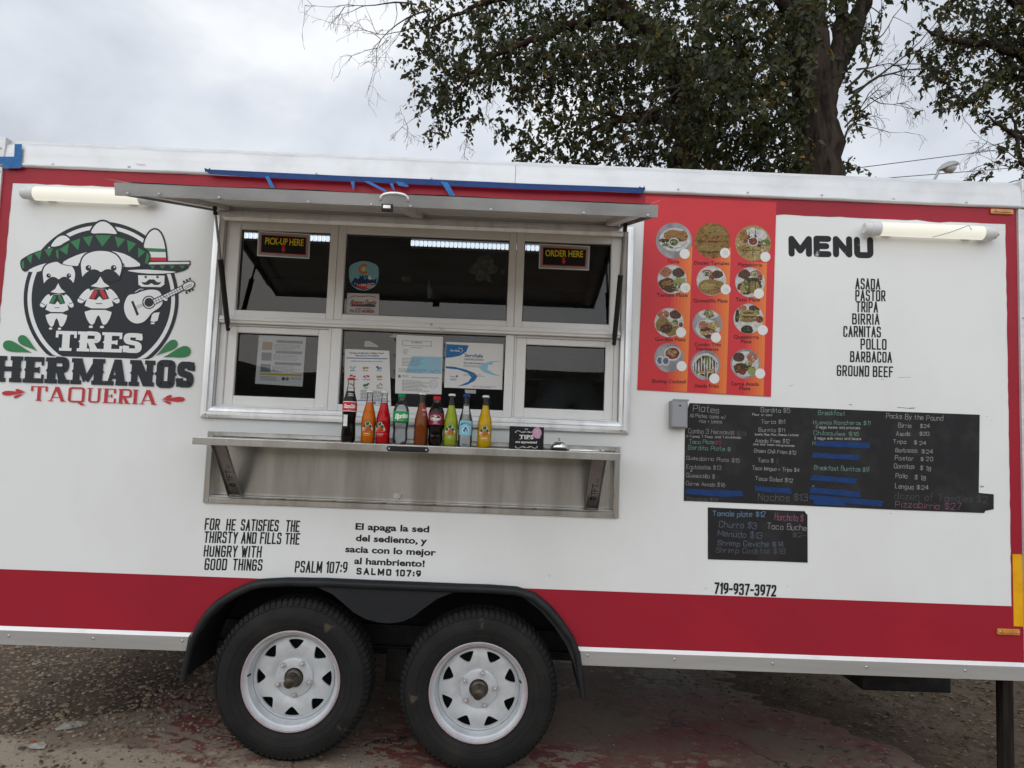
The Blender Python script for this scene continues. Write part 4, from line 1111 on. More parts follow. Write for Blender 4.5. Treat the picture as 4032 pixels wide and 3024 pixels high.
WHL, WHR = (cL.x, .058, cL.z), (cR.x, .058, cR.z)
wheel(*WHL, R(22.5), turn=R(70)); wheel(*WHR, R(0), turn=R(-58))
wheel(WHL[0], 2.24, WHL[2], 0.2, True); wheel(WHR[0], 2.24, WHR[2], 0.5, True)
for c in (WHL, WHR):
    mb = MB(); mb.tube([(c[0], .12, c[2]), (c[0], 2.18, c[2])], .032, 12); mb.build('axle', 'chassis_black', TR)
for y in (.33, 1.92):
    mb = MB()
    for a, b, z0, z1 in ((0,.06,.452,.459),(0,.06,.352,.360),(.026,.034,.3603,.4517)): mb.box(XL+.1, XR-.1, y+a, y+b, z0, z1)
    mb.build('chassis_rail', 'chassis_black', TR)
    xm = (WHL[0]+WHR[0])/2
    mb = MB(); mb.box(xm-.05, xm+.05, y-.012, y+.026, .20, .352); mb.build('spring_hanger', 'chassis_black', TR, bevel=.004)
    for c in (WHL, WHR):
        mb = MB(); n = 12
        pts = [(c[0]-.30+.60*i/n, y-.02, c[2]-.065+.07*(2*i/n-1)**2) for i in range(n+1)]
        for k in range(3): mb.tube([(p[0], p[1], p[2]-.010*k) for p in pts[k*2:len(pts)-k*2]], .013, 4)
        mb.build('leaf_spring', 'chassis_black', TR)
for i in range(9):
    x = -2.1+.525*i
    if -1.5 < x < .6: continue
    mb = MB(); mb.box(x, x+.05, .06, 2.25, .3605, .452) if False else mb.box(x, x+.04, .40, 1.91, .38, .4515); mb.build('cross_member', 'chassis_black', TR)
q = at(*zE(870,480), .33); mb = MB(); mb.box(-1.40, .48, .405, .43, .30, .50); mb.build('inner_skirt', 'chassis_black', TR)
mat('old_timber', (.032,.024,.018), .85, noise=(9,(.012,.009,.008),.4,.6,(3,3,.3)), bump=(14,.6,(3,3,.3)))
# storage box and corner steady under the right end
a, b = at(*zO(1445,310), .55), at(*zO(1885,400), .55)
mb = MB(); mb.box(a.x, b.x-.02, .55, 1.0, b.z, .458); mb.build('storage_box', 'chassis_black', TR, bevel=.006)
mb = MB(); j = at(*zS(2178,1480), .10); mb.box(j.x-.024, j.x+.024, .10, .15, gz(j.x,.1)+.005, .43); mb.box(j.x-.05, j.x+.05, .07, .19, gz(j.x,.1)-.004, gz(j.x,.1)+.012); mb.build('corner_steady', 'old_timber', TR, bevel=.003)
mb = MB(); mb.box(XR-.30, XR-.02, .08, .18, .40, .455); mb.build('steady_mount', 'chassis_black', TR)

# ------------------------------------------------------------------ painted sign and lettering on the wall
class Draw:
    """flat cut-vinyl artwork in the coordinates of one enlargement; every new shape lies a hair in front of the last"""
    def __init__(s, z, Y, step=.000015):
        s.z, s.Y, s.k, s.step = z, Y, 0.0, step; s.mb = MB()
    def p(s, x, y, k=None):
        q = at(*s.z(x, y), s.Y); q.y = s.Y - (s.k if k is None else k); return q
    def up(s): s.k += s.step
    def poly(s, pts, m, n=0):
        s.up()
        if n: pts = chaikin(pts, n, True)
        v = [s.p(x, y) for x, y in pts]
        a = sum(v[i].x*v[(i+1)%len(v)].z - v[(i+1)%len(v)].x*v[i].z for i in range(len(v)))
        s.mb.poly(v if a > 0 else v[::-1], m)
    def outl(s, pts, m, mo, w, n=0):
        s.poly(pts, m, n); s.line(chaikin(pts, n, True) if n else pts, mo, w, True)
    def line(s, pts, m, w, closed=False, n=0):
        if n: pts = chaikin(pts, n, closed)
        s.up()
        for i, q in enumerate(strip(pts, w, closed)):
            s.mb.poly([s.p(a, b, s.k+i*s.step*.01) for a, b in q[::-1]], m)
    def disc(s, x, y, r, m, n=16, ry=None): s.poly([(x+r*math.cos(6.2832*i/n), y+(ry or r)*math.sin(6.2832*i/n)) for i in range(n)], m)
    def drop(s, tip, c, r, m):
        d = np.array(c, float)-np.array(tip, float); l = np.linalg.norm(d); d /= l; nn = np.array((-d[1], d[0])); tp = np.array(tip, float); o = []
        for t, w_ in ((0,0),(.25,.22),(.5,.55),(.75,.88),(.95,1.0),(1.1,.86),(1.2,.5)): o.append(tuple(tp+d*l*t+nn*r*w_))
        o.append(tuple(tp+d*(l*1.23)))
        for t, w_ in ((1.2,.5),(1.1,.86),(.95,1.0),(.75,.88),(.5,.55),(.25,.22)): o.append(tuple(tp+d*l*t-nn*r*w_))
        s.poly(o, m)
    def wm(s, x0, y0, x1, y1):
        return wallmap(s.p(x0, y0), s.p(x1, y1))
    def build(s, name, mats, parent):
        o = s.mb.build(name, mats, parent); s.mb = MB(); return o
LM_ = ['ink_dark','ink_white','ink_green','ink_red']; DK, WH, GN, RD = 0, 1, 2, 3
D_ = Draw(zA, -.0017)
def cut_circle(cx, cy, r):
    o = []
    for i in range(96):
        a = 2*math.pi*i/96; x, y = cx+r*math.cos(a), cy+r*math.sin(a)
        lim = 1283+(x-290)*.033
        o.append((x, min(y, lim)))
    return o
D_.poly(cut_circle(600,946,460), DK); D_.poly(cut_circle(601,946,438), WH); D_.poly(cut_circle(602,946,415), DK)
LOGO = D_.build('painted_emblem', LM_, TR)
def man(fx, fy, cx, cy, bow):
    T = lambda pts: [((x-600)*fx+cx, (y-745)*(fy if y > 745 else fx)+cy) for x, y in pts]
    D_.outl(T([(468,735),(474,765),(490,760),(490,730)]), WH, DK, 7, 2); D_.outl(T([(722,735),(738,738),(736,770),(720,768)]), WH, DK, 7, 2)
    D_.outl(T([(475,730),(500,680),(560,658),(600,656),(650,660),(700,683),(730,735),(724,790),(705,832),(650,800),(595,805),(545,800),(488,832),(480,780)]), WH, DK, 9, 2)
    D_.poly(T([(600,790),(625,770),(660,768),(700,795),(722,832),(690,838),(640,850),(600,812),(560,850),(510,838),(478,832),(505,795),(545,768),(580,772)]), DK, 2)
    D_.poly(T([(597,812),(618,848),(652,872),(600,880),(540,870),(576,848)]), WH)
    for ex in (526, 676):
        e = T([(ex, 762)])[0]; D_.disc(*e, 17*fx, DK); D_.disc(e[0]+5*fx, e[1]-5*fx, 5*fx, WH, 8)
    D_.poly(T([(512,888),(538,884),(530,935),(500,962),(486,974),(458,962),(470,935)]), WH, 1)      # arm
    D_.poly(T([(640,884),(668,890),(700,930),(716,962),(695,976),(672,960),(648,935)]), WH, 1)
    D_.poly(T([(536,886),(648,886),(662,940),(678,1003),(498,1001),(520,940)]), WH, 1)
    D_.poly(T([(560,888),(625,888),(650,945),(612,952),(592,930),(572,952),(528,945)]), DK)
    D_.poly(T([(562,892),(582,900),(560,946),(534,940)]), bow); D_.poly(T([(592,895),(612,890),(640,940),(616,946)]), bow)
    D_.poly(T([(572,955),(606,955),(606,990),(572,990)]), WH); D_.line(T([(570,974),(608,974)]), DK, 5*fx)
    D_.line(T([(468,940),(500,956)]), DK, 5*fx); D_.line(T([(676,950),(708,938)]), DK, 5*fx)
    D_.poly(T([(500,1010),(668,1012),(655,1060),(632,1098),(610,1100),(598,1060),(586,1040),(572,1060),(560,1098),(536,1098),(514,1060)]), WH, 1)
    D_.poly(T([(530,1104),(552,1104),(554,1118),(528,1118)]), WH, 1); D_.poly(T([(596,1105),(618,1105),(620,1119),(594,1119)]), WH, 1)
def build_fig(name): D_.build(name, LM_, LOGO)
# left figure
D_.outl([(292,640),(312,602),(345,570),(380,562),(408,575),(424,600),(385,622),(335,640)], WH, DK, 10, 2)
D_.poly([(116,722),(140,700),(200,668),(270,648),(340,636),(420,640),(460,760),(345,735),(270,735),(200,757),(152,788),(126,772)], DK, 1)
D_.poly([(157,780),(215,750),(285,730),(345,730),(300,760),(235,783),(190,787)], WH, 1)
for t in ([(158,697),(192,680),(184,737)], [(202,673),(247,660),(236,713)], [(263,653),(314,645),(292,696)], [(127,728),(142,716),(143,764),(130,762)]): D_.poly(t, GN)
man(.80, .90, 348, 792, GN); build_fig('left_figure')
# right figure
D_.outl([(846,640),(862,580),(890,540),(920,526),(952,542),(976,592),(988,655),(992,722),(866,722)], WH, DK, 10, 1)
D_.poly([(866,643),(982,648),(984,668),(870,665)], GN); D_.poly([(880,698),(987,700),(988,720),(884,718)], RD)
D_.outl([(880,724),(1128,722),(1128,742),(878,744)], WH, DK, 7)
D_.poly([(840,742),(1130,742),(1112,770),(1070,786),(990,800),(900,802),(800,792),(732,776),(850,768)], DK, 1)
D_.poly([(742,776),(850,770),(960,777),(1060,785),(1000,794),(900,797),(805,788)], WH, 1)
for x in (888, 946, 1004, 1064): D_.poly([(x,747),(x+36,748),(x+18,768)], GN)
D_.outl([(818,802),(980,805),(978,862),(955,878),(842,876),(820,862)], WH, DK, 5)
for ex in (866, 936): D_.disc(ex, 815, 8, DK); D_.disc(ex+2, 812, 2.5, WH, 6)
D_.poly([(838,843),(862,850),(886,828),(900,831),(914,828),(936,850),(960,842),(946,862),(914,864),(900,850),(882,864),(850,861)], DK, 1)
D_.poly([(905,1030),(948,1024),(936,1075),(916,1082),(894,1078)], WH); D_.poly([(897,1085),(918,1085),(918,1095),(896,1095)], WH)
D_.poly([(800,905),(838,880),(856,890),(812,940),(778,948),(768,935)], WH, 1); D_.line([(812,905),(845,884)], DK, 5); D_.line([(790,945),(822,920)], DK, 5)
D_.outl([(745,940),(765,915),(805,912),(840,896),(890,884),(945,890),(968,925),(972,972),(950,1002),(905,1028),(882,1062),(850,1092),(795,1098),(748,1062),(728,995)], WH, DK, 9, 2)
D_.disc(885, 966, 40, DK, 24); D_.disc(885, 966, 33, WH, 24); D_.disc(885, 966, 27, DK, 24)
D_.poly([(779,962),(792,956),(826,1038),(812,1046)], DK)
for k in (-8, 0, 8): D_.line([(802+k*.3,1000+k),(880,968+k*.6)], DK, 2)
D_.outl([(905,952),(1078,868),(1092,892),(918,980)], WH, DK, 6)
for i in range(1, 11):
    t = i/11; D_.line([(905+173*t, 952-84*t), (918+174*t, 980-88*t)], DK, 3)
D_.line([(911,966),(1085,880)], DK, 2.5)
D_.outl([(1078,862),(1128,838),(1150,842),(1158,862),(1140,884),(1096,900)], WH, DK, 6, 1)
for x, y in ((1092,843),(1110,834),(1128,826),(1108,908),(1126,898),(1144,890)): D_.disc(x, y, 7, DK, 8)
D_.line([(1094,878),(1140,856)], DK, 3); D_.line([(1100,886),(1142,866)], DK, 3)
D_.disc(985, 945, 13, WH, 10); D_.line([(955,905),(975,930),(998,948)], DK, 4)
build_fig('right_figure')
# middle figure
D_.outl([(530,564),(545,525),(572,493),(605,478),(640,486),(676,516),(698,548),(703,568),(620,560)], WH, DK, 11, 1)
D_.poly([(327,664),(360,625),(420,592),(500,568),(610,558),(720,573),(800,603),(862,640),(895,676),(896,705),(884,740),(852,760),(735,760),(480,755),(372,745),(338,722)], DK, 1)
D_.poly([(362,734),(430,696),(510,668),(610,653),(720,670),(790,703),(846,748),(790,757),(735,756),(600,700),(470,752),(405,746)], WH, 1)
for t in ([(352,652),(410,617),(399,684)], [(420,607),(478,586),(465,657)], [(492,581),(553,570),(530,634)], [(566,567),(663,568),(608,636)], [(682,574),(744,593),(701,642)], [(755,596),(809,619),(765,668)], [(821,641),(863,666),(822,702)], [(333,662),(346,648),(350,708),(338,700)], [(873,670),(891,690),(876,738),(862,734)]): D_.poly(t, GN)
man(1.0, 1.0, 600, 745, RD); build_fig('middle_figure')
# name in slab capitals, trade in book capitals, leaf drops
mp_, ln = D_.wm(326, 1252, 842, 1268); D_.up(); serif_text(D_.mb, 'TRES', mp_, ln, .0885, WH, stem=25, thin=17, slab=15, k0=.0002); D_.build('emblem_lettering', LM_, LOGO)
mp_, ln = D_.wm(-42, 1436, 1150, 1473); serif_text(D_.mb, 'HERMANOS', mp_, ln, .1150, DK, stem=31, thin=18, slab=16, over=7, gap=4, k0=.0006); D_.build('emblem_lettering', LM_, LOGO)
mp_, ln = D_.wm(180, 1548, 932, 1574); serif_text(D_.mb, 'TAQUERIA', mp_, ln, .0640, RD, stem=14, thin=6, slab=5, over=6, spur=0, gap=7, k0=.0002); D_.build('emblem_lettering', LM_, LOGO)
for tip, c, r, m in (((192,1265),(52,1222),32,GN),((224,1257),(134,1186),28,GN),((925,1284),(1028,1214),27,GN),((968,1292),(1102,1256),33,GN),((158,1500),(40,1505),14,RD),((152,1496),(104,1488),8,RD),((150,1506),(95,1526),8,RD),((956,1545),(1072,1541),15,RD),((960,1542),(1010,1524),9,RD),((962,1550),(1006,1562),8,RD)):
    D_.drop(tip, c, r, m); D_.build('leaf_drop', LM_, LOGO)

def word(z, txt, x0, y0, x1, y1, cap, wt, m='ink_black', rnd=False, slant=.03, gap=.17, jit=0.0, parent=None, Y=-.0005, name='lettering', font=False, bold=.03, space=.42):
    """one line of lettering whose baseline runs from (x0,y0) to (x1,y1)"""
    p, q = at(*z(x0, y0), Y), at(*z(x1, y1), Y); p.y = q.y = Y
    s = (at(*z(x0, y0-cap), Y)-p).length
    mp_, ln = wallmap(p, q); mb = MB()
    if font: font_text(mb, txt, mp_, ln, s, 0, bold)
    else: stroke_text(mb, txt, mp_, ln, s, wt*s/cap, 0, gap=gap, rnd=rnd, slant=slant, jit=jit, space=space)
    return mb.build(name, m, parent or TR)
word(zG, 'MENU', 207, 507, 858, 521, 163, 47, 'ink_scuffed', True, 0.0, .30, .012)
for t, a, b, c, d in (('ASADA',717,760,910,763),('PASTOR',717,848,950,852),('TRIPA',722,935,892,940),('BIRRIA',693,1030,905,1033),('CARNITAS',625,1125,915,1130),('POLLO',757,1222,958,1225),('BARBACOA',677,1318,1000,1325),('GROUND BEEF',575,1425,1007,1437)):
    word(zG, t, a, b, c, d, 85, 11.5, gap=.40, jit=.012)
for t, a, b, c, d in (('FOR',113,183,238,186),('HE',292,187,370,188),('SATISFIES',413,189,728,196),('THE',785,197,902,200),('THIRSTY AND FILLS THE',108,290,902,305),('HUNGRY WITH',106,405,585,413),('GOOD',112,515,298,518),('THINGS',345,518,592,522),('PSALM 107:9',862,536,1297,543)):
    word(zP, t, a, b, c, d, 97, 13, gap=.40, slant=.06, jit=.014, space=.5)
for t, a, b, c, d in (('El apaga la sed',1367,178,1980,202),('del sediento, y',1370,273,1962,300),('sacia con lo mejor',1283,365,2035,395),('al hambriento!',1357,463,1942,488),('SALMO',1375,552,1665,564),('107:9',1700,566,1910,575)):
    word(zP, t, a, b, c, d, 57, 14, font=t not in ('SALMO','107:9'), bold=.034, slant=0.0, gap=.5)
word(zM, '719-937-3972', 243, 1416, 1207, 1459, 182, 29, gap=.40, slant=.03, Y=-.0017)
# faint marker scribbles left on the paint
def scrib(z, pts, w, m='ink_dark', Y=-.0007):
    mb = MB(); P = [at(*z(*p), Y) for p in pts]
    for q in strip([(p.x, p.z) for p in P], w): mb.poly([(a, Y, b) for a, b in q])
    mb.build('scuff_mark', m, TR)
mat('scuff_grey', (.34,.34,.36), .6); mat('scuff_ink', (.13,.13,.19), .6)
for z, pts, w_, m in ((zL,[(703,132),(780,138),(860,146),(920,140),(850,141)],.0022,'scuff_ink'),(zL,[(135,98),(168,100)],.002,'scuff_grey'),(zL,[(1690,1066),(1706,1080),(1736,1072)],.006,'scuff_grey'),(zL,[(1805,285),(1838,292)],.0012,'scuff_grey'),(zL,[(1772,240),(1780,246)],.003,'scuff_grey'),(zG,[(1045,1437),(1095,1436),(1145,1434)],.0014,'scuff_grey'),(zG,[(912,1455),(940,1450)],.002,'scuff_grey'),(zG,[(205,1505),(245,1492)],.0015,'scuff_grey'),(zM,[(100,1325),(130,1340)],.002,'scuff_grey'),(zM,[(1370,1296),(1392,1306)],.0018,'scuff_grey'),(zE,[(1897,82),(1904,92),(1912,80)],.0016,'scuff_grey'),(zG,[(670,1645),(692,1647)],.003,'scuff_grey'),(zL,[(610,1395),(640,1400)],.0016,'scuff_grey'),(zI,[(1690,455),(1750,466),(1810,468)],.0016,'ink_red')):
    scrib(z, pts, w_, m, -.0007 if m != 'ink_red' else -.0135)

# ------------------------------------------------------------------ painter's tape on the trailer
D_ = Draw(zI, -.0195)
D_.poly([(183,212),(275,212),(262,505),(255,512),(35,515),(30,458),(-20,455),(-20,368),(175,368)], 0); D_.build('painters_tape', ['tape_blue'], TR)
def drip():
    pts = [((70,75),(85,97)),((300,86),(300,112)),((700,105),(702,130)),((1100,121),(1100,147)),((1500,139),(1500,165)),((1900,153),(1900,177)),((2030,158),(2022,183))]
    mb = MB(); v = []
    for i, (a, b) in enumerate(pts):
        p = at(*zB(*a), -.020); q = at(*zB(*b), -.034); v += [(p.x, -.020, p.z), (p.x, -.030, p.z-.006), (q.x, -.034, q.z)]
    mb.add(v, [(3*i+j, 3*i+j+1, 3*i+j+4, 3*i+j+3) for i in range(len(pts)-1) for j in (0, 1)])
    return mb.build('painters_tape', 'tape_dark_blue', TR, smooth='all')
TP = drip()
for a in ([(335,110),(352,108),(383,168),(368,174)], [(716,132),(734,133),(735,150),(731,178)], [(775,132),(800,130),(878,172),(872,180)], [(890,140),(905,140),(915,176),(906,170)], [(920,132),(950,136),(976,150),(968,157),(930,150)], [(1117,132),(1150,136),(1184,198),(1180,207),(1160,198)]):
    mb = MB(); P = [at(*zB(*p), -.033) for p in a]
    r = random.Random(a[0][0]); mb.poly([(p.x, -.036-(.010*r.random()), p.z) for p in P][::-1]); mb.build('tape_flap', 'tape_blue', TP)
for x, y in ((70,78),(2010,160)):
    mb = MB(); P = [at(*zB(x+dx, y+dy), -.03) for dx, dy in ((-8,-8),(10,-2),(18,-10),(20,8),(-4,10))]; mb.poly([(p.x,-.031,p.z) for p in P][::-1]); mb.build('tape_flap', 'tape_dark_blue', TP)

# ------------------------------------------------------------------ chalkboards
mat('board_black', (.012,.012,.014), .55, spec=.3, noise=(7,(.034,.033,.034),.48,.72), bump=(40,.05))
for n, c in (('chalk_white',(.30,.28,.29)),('chalk_pale',(.36,.36,.35)),('chalk_green',(.18,.32,.26)),('chalk_grey',(.105,.105,.115)),('chalk_dim',(.055,.055,.06)),('chalk_red',(.30,.06,.09)),('chalk_pink',(.27,.11,.17)),('chalk_blue',(.15,.25,.35)),('chalk_steel',(.115,.14,.19))):
    mat(n, c, .9, noise=(70, tuple(x*.6 for x in c), .4, .7))
def board(name, z, outline, label):
    Y = -.0022
    pts = [at(*z(*p), Y) for p in outline]; pl = [(p.x, p.z) for p in pts]
    cx = sum(p[0] for p in pl)/len(pl); cz = min(p[1] for p in pl)
    T = thing(name, label, 'chalkboard', (cx, -.001, cz), 'chalkboard panels stuck on the trailer')
    a = sum(pl[i][0]*pl[(i+1)%len(pl)][1]-pl[(i+1)%len(pl)][0]*pl[i][1] for i in range(len(pl)))
    mb = MB(); mb.prism(pl if a > 0 else pl[::-1], Y, -.0002); mb.build('panel', 'board_black', T); return T
BRD = board('chalkboard', zD, [(180,57),(700,79),(1300,104),(1943,128),(1940,380),(1937,603),(2028,612),(2028,703),(1978,712),(1970,726),(1400,705),(800,678),(143,652),(147,430),(150,230),(157,130),(166,95),(172,75)], 'long black chalkboard with white menu lists and blue tape strips')
SBD = board('chalkboard', zM, [(147,70),(935,103),(1655,130),(1664,150),(1680,172),(1697,185),(1700,930),(1150,908),(148,878)], 'small black chalkboard with blue writing below the long one')
def chalk(T, z, rows, wt=1.0):
    for r in rows:
        t, x0, y0, x1, y1, cap, m = r[:7]
        word(z, t, x0, y0, x1, y1, cap, (r[7] if len(r) > 7 else max(cap*.080, 5.2 if z in (zK, zL) else 2.7))*wt, 'chalk_'+m, True, .05, .2, .055, T, -.0029, 'chalk_writing')
chalk(BRD, zK, [('Plates',243,190,575,212,88,'white'),('All Plates come w/',205,262,652,285,50,'white'),('rice + beans',325,330,610,342,48,'white'),('Combo 3 Hermanos',190,462,758,480,60,'white'),('$13',790,490,905,498,56,'grey'),('1-Tamal, 1 Taco and 1 enchilada',163,515,845,528,32,'pale'),
 ('Taco Plate',195,590,518,598,52,'green'),('$13',524,602,597,603,50,'red'),('Gordita Plate $',188,662,715,685,55,'green'),('14',728,680,776,682,46,'dim'),('Quesabirria Plate $15',163,790,828,828,52,'white'),('Enchiladas $13',163,905,600,918,54,'white'),('3',215,942,241,942,32,'pale'),('Quesadilla $',163,1005,520,1028,52,'white'),('14',540,1028,590,1030,48,'dim'),('Carne Asada $16',158,1108,645,1132,52,'white'),('Carnitas $14',170,1300,558,1312,50,'grey',6.5),
 ('Gordita $5',1090,200,1460,208,58,'pale'),('Flour or corn',985,242,1235,250,32,'pale'),('Torta $11',1095,342,1395,347,50,'pale'),('Burrito $11',1065,442,1390,450,50,'pale'),('beans, Rice, Pico, Cheese, Lettuce',1018,488,1562,498,30,'pale'),('Asada Fries $12',1022,575,1450,588,52,'pale'),('pico, sour cream and guacamole',1000,607,1510,630,28,'pale'),('Green Chili Fries $12',1005,700,1528,728,50,'pale'),('Taco $',1050,820,1252,828,50,'pale'),('3',1282,830,1316,832,46,'grey'),('Taco lengua + Tripa $4',985,915,1570,945,50,'pale'),('Taco Salad $12',1020,1045,1490,1075,52,'pale'),('Nachos $13',1060,1303,1680,1310,96,'grey',9)])
chalk(BRD, zD, [('Breakfast',960,130,1123,135,29,'green'),('Huevos Rancheros $11',930,187,1278,192,27,'green'),('2 eggs, beans and potatoes',945,210,1215,217,17,'pale'),('Chilaquiles $16',933,252,1208,258,27,'green'),('2 eggs side meat and beans',935,278,1222,283,17,'pale'),('H',925,314,942,316,26,'green'),('Breakfast Burritos $9',933,463,1268,476,29,'green'),('T',918,582,938,583,24,'green')])
chalk(BRD, zL, [('Packs By the Pound',567,262,1250,295,62,'pale'),('Birria',717,373,872,376,56,'pale'),('$24',978,378,1092,379,48,'pale'),('Asada',692,470,857,473,52,'pale'),('$20',970,470,1087,469,46,'pale'),('Tripa',657,563,808,567,50,'pale'),('$ 24',900,575,1050,583,48,'pale'),('Barbacoa',682,668,942,672,54,'pale'),('$24',995,682,1130,686,50,'pale'),('Pastor',678,762,897,765,54,'pale'),('$ 20',983,772,1127,775,48,'pale'),('Carnitas',663,860,908,866,58,'pale'),('$ 18',975,880,1103,893,54,'pale'),('Pollo',680,975,825,979,58,'pale'),('$ 18',910,992,1040,1004,56,'pale'),('Lengua',680,1098,895,1110,60,'pale'),('$24',938,1110,1077,1113,52,'pale'),('dozen of Tamales $2',668,1225,1780,1272,84,'chalk'[:0]+'grey',5.5),('Pizzabirria $27',683,1325,1460,1352,80,'pink',6)])
chalk(SBD, zM, [('Tamale plate $12',218,205,1045,225,88,'blue',9.5),('Horchata $',1180,270,1635,292,112,'pink',9.5),('Churro $3',318,378,905,410,100,'steel',9.5),('Taco Buche',1062,405,1685,436,98,'white',8.5),('Menudo $13',298,520,990,560,104,'steel',9.5),('$2-',1465,535,1670,545,80,'grey',9),('Shrimp Ceviche $14',298,665,1328,690,88,'steel',9.5),('Shrimp Cocktail $18',265,775,1350,800,88,'grey',9.5)])
for z, t in ((zK,[(172,1150),(480,1166),(870,1178),(864,1200),(882,1242),(620,1253),(350,1232),(150,1212)]),(zK,[(1013,1113),(1040,1120),(1472,1150),(1466,1172),(1490,1213),(1250,1200),(1016,1180),(1022,1150)]),(zD,[(948,286),(1276,298),(1273,333),(945,319)]),(zD,[(931,358),(1215,375),(1206,405),(918,388)]),(zD,[(926,495),(1198,517),(1186,549),(909,526)]),(zD,[(915,568),(1218,598),(1215,612),(1223,631),(907,603)]),(zD,[(908,613),(1362,653),(1345,686),(1120,666),(1129,684),(932,676),(930,648),(902,641)])):
    P = [at(*z(*p), -.0034) for p in t]
    mb = MB(); mb.poly([(p.x, -.0034, p.z) for p in P][::-1]); mb.build('tape_strip', 'tape_dark_blue', BRD)

# ------------------------------------------------------------------ menu poster with food pictures
mat('poster_red', (.60,.040,.050), .33, noise=(9,(.56,.040,.050),.4,.7), bump=(3.2,.22))
for i in range(6): mat('poster_orange_%d' % i, tuple(a+(b-a)*(i+1)/6 for a, b in zip((.60,.040,.050), (.74,.20,.050))), .33, bump=(3.2,.22))
FOOD = {'steel':((.34,.34,.36),(.22,.22,.24),6),'white':((.58,.58,.56),(.46,.46,.45),20),'rice':((.46,.15,.08),(.55,.28,.16),90),'beans':((.15,.075,.05),(.11,.055,.035),40),'meat':((.16,.075,.03),(.06,.03,.015),70),'green':((.10,.14,.03),(.26,.30,.09),80),'bread':((.48,.27,.09),(.26,.10,.03),50),'husk':((.40,.22,.055),(.22,.10,.025),14),'masa':((.40,.29,.09),(.26,.16,.05),60),'cheese':((.58,.46,.20),(.40,.27,.08),50),'sauce':((.20,.03,.02),(.30,.08,.05),60),'dark':((.03,.035,.03),(.06,.06,.03),50),'lettuce':((.30,.36,.08),(.50,.52,.24),90),'blue':((.05,.09,.28),(.3,.34,.45),40)}
for k, (a, b, s) in FOOD.items(): mat('print_'+k, tuple(x*(1.05 if k in ('white','steel') else .8) for x in a), .35, noise=(s*3.2, tuple(x*(.85 if k in ('white','steel') else .5) for x in b), .36, .62))
FK = list(FOOD); FM = ['print_'+k for k in FK]
PX = [at(*zC(*p), -.0030) for p in ((178,45),(1185,90),(1143,1585),(115,1533))]
POS = thing('menu_poster', 'red and orange menu poster with round food pictures', 'poster', ((PX[0].x+PX[1].x)/2, -.001, PX[2].z))
mb = MB(); mb.prism([(PX[3].x,PX[3].z),(PX[2].x,PX[2].z),(PX[1].x,PX[1].z),(PX[0].x,PX[0].z)], -.0030, -.0018); mb.build('sheet', 'poster_red', POS)
for (xt, yt, xb, yb) in ((540,428,498,1548),(835,440,799,1562),(1113,555,1086,1578)):
    mb = MB(); w_ = 150
    for i in range(6):
        a, b = -w_+i*w_/6, -w_+(i+1)*w_/6
        P = [at(*zC(*p), -.0032) for p in ((xb+a,yb+a*.04),(xb+b,yb+b*.04),(xt+b,yt+b*.04),(xt+a,yt+a*.04))]
        mb.poly([(p.x,-.0032,p.z) for p in P], i)
    mb.build('orange_stripe', ['poster_orange_%d' % i for i in range(6)], POS)
def food(cx, cy, r, base, blobs):
    D = Draw(zC, -.0034, .000008); rr = random.Random(int(cx*7+cy))
    D.disc(cx, cy, r, FK.index(base), 40)
    for (dx, dy, rx, ry, kind, rough) in blobs:
        pts = []
        n = 18
        for i in range(n):
            a = 2*math.pi*i/n; k = 1+rr.uniform(-rough, rough)
            x, y = dx+rx*k*math.cos(a), dy+ry*k*math.sin(a); l = math.hypot(x, y)
            if l > .985: x, y = x/l*.985, y/l*.985
            pts.append((cx+x*r, cy+y*r))
        D.poly(pts, FK.index(kind))
        rel = {'rice':['sauce','white','bread'],'green':['lettuce','dark','white'],'meat':['bread','dark','beans'],'masa':['bread','cheese','meat'],'cheese':['white','bread','masa'],'beans':['meat','dark'],'lettuce':['green','cheese'],'bread':['husk','meat','masa'],'husk':['masa','bread','meat'],'sauce':['rice','meat'],'dark':['green','meat']}.get(kind, [])
        if rel:
            for _ in range(int(26*math.sqrt(rx*ry))+3):
                a = rr.uniform(0, 6.28); q = math.sqrt(rr.random())*.8; x, y = dx+rx*q*math.cos(a), dy+ry*q*math.sin(a)
                if math.hypot(x, y) > .9: continue
                e = rr.uniform(.025, .075); t0 = rr.uniform(0, 3); D.poly([(cx+(x+e*f*math.cos(t0+g))*r, cy+(y+e*h_*math.sin(t0+g))*r) for g, f, h_ in ((0,1.5,1),(1.6,.7,.8),(3.1,1.2,1.1),(4.6,.6,.9))], FK.index(rr.choice(rel)))
    return D.build('food_picture', FM, POS)
food(397,385,138,'steel',[(.05,-.05,.86,.66,'white',0),(.05,-.05,.70,.50,'steel',0),(.05,-.06,.67,.47,'white',0),(-.25,.1,.45,.28,'green',.3),(-.1,-.30,.50,.28,'bread',.12),(.42,-.25,.36,.32,'bread',.1),(.05,-.02,.55,.07,'meat',.4),(0,.10,.30,.26,'white',0),(0,.10,.24,.20,'green',.08),(-.55,.0,.3,.09,'dark',.2)])
food(692,385,138,'husk',[(.2,-.45,.6,.35,'masa',.2),(-.2,-.1,.8,.25,'husk',.2),(.1,.2,.75,.10,'bread',.3),(-.1,.42,.8,.16,'masa',.2),(.65,.1,.25,.5,'husk',.2),(0,.05,.7,.04,'meat',.4),(-.1,.62,.6,.06,'meat',.4),(.3,-.2,.5,.05,'bread',.5)])
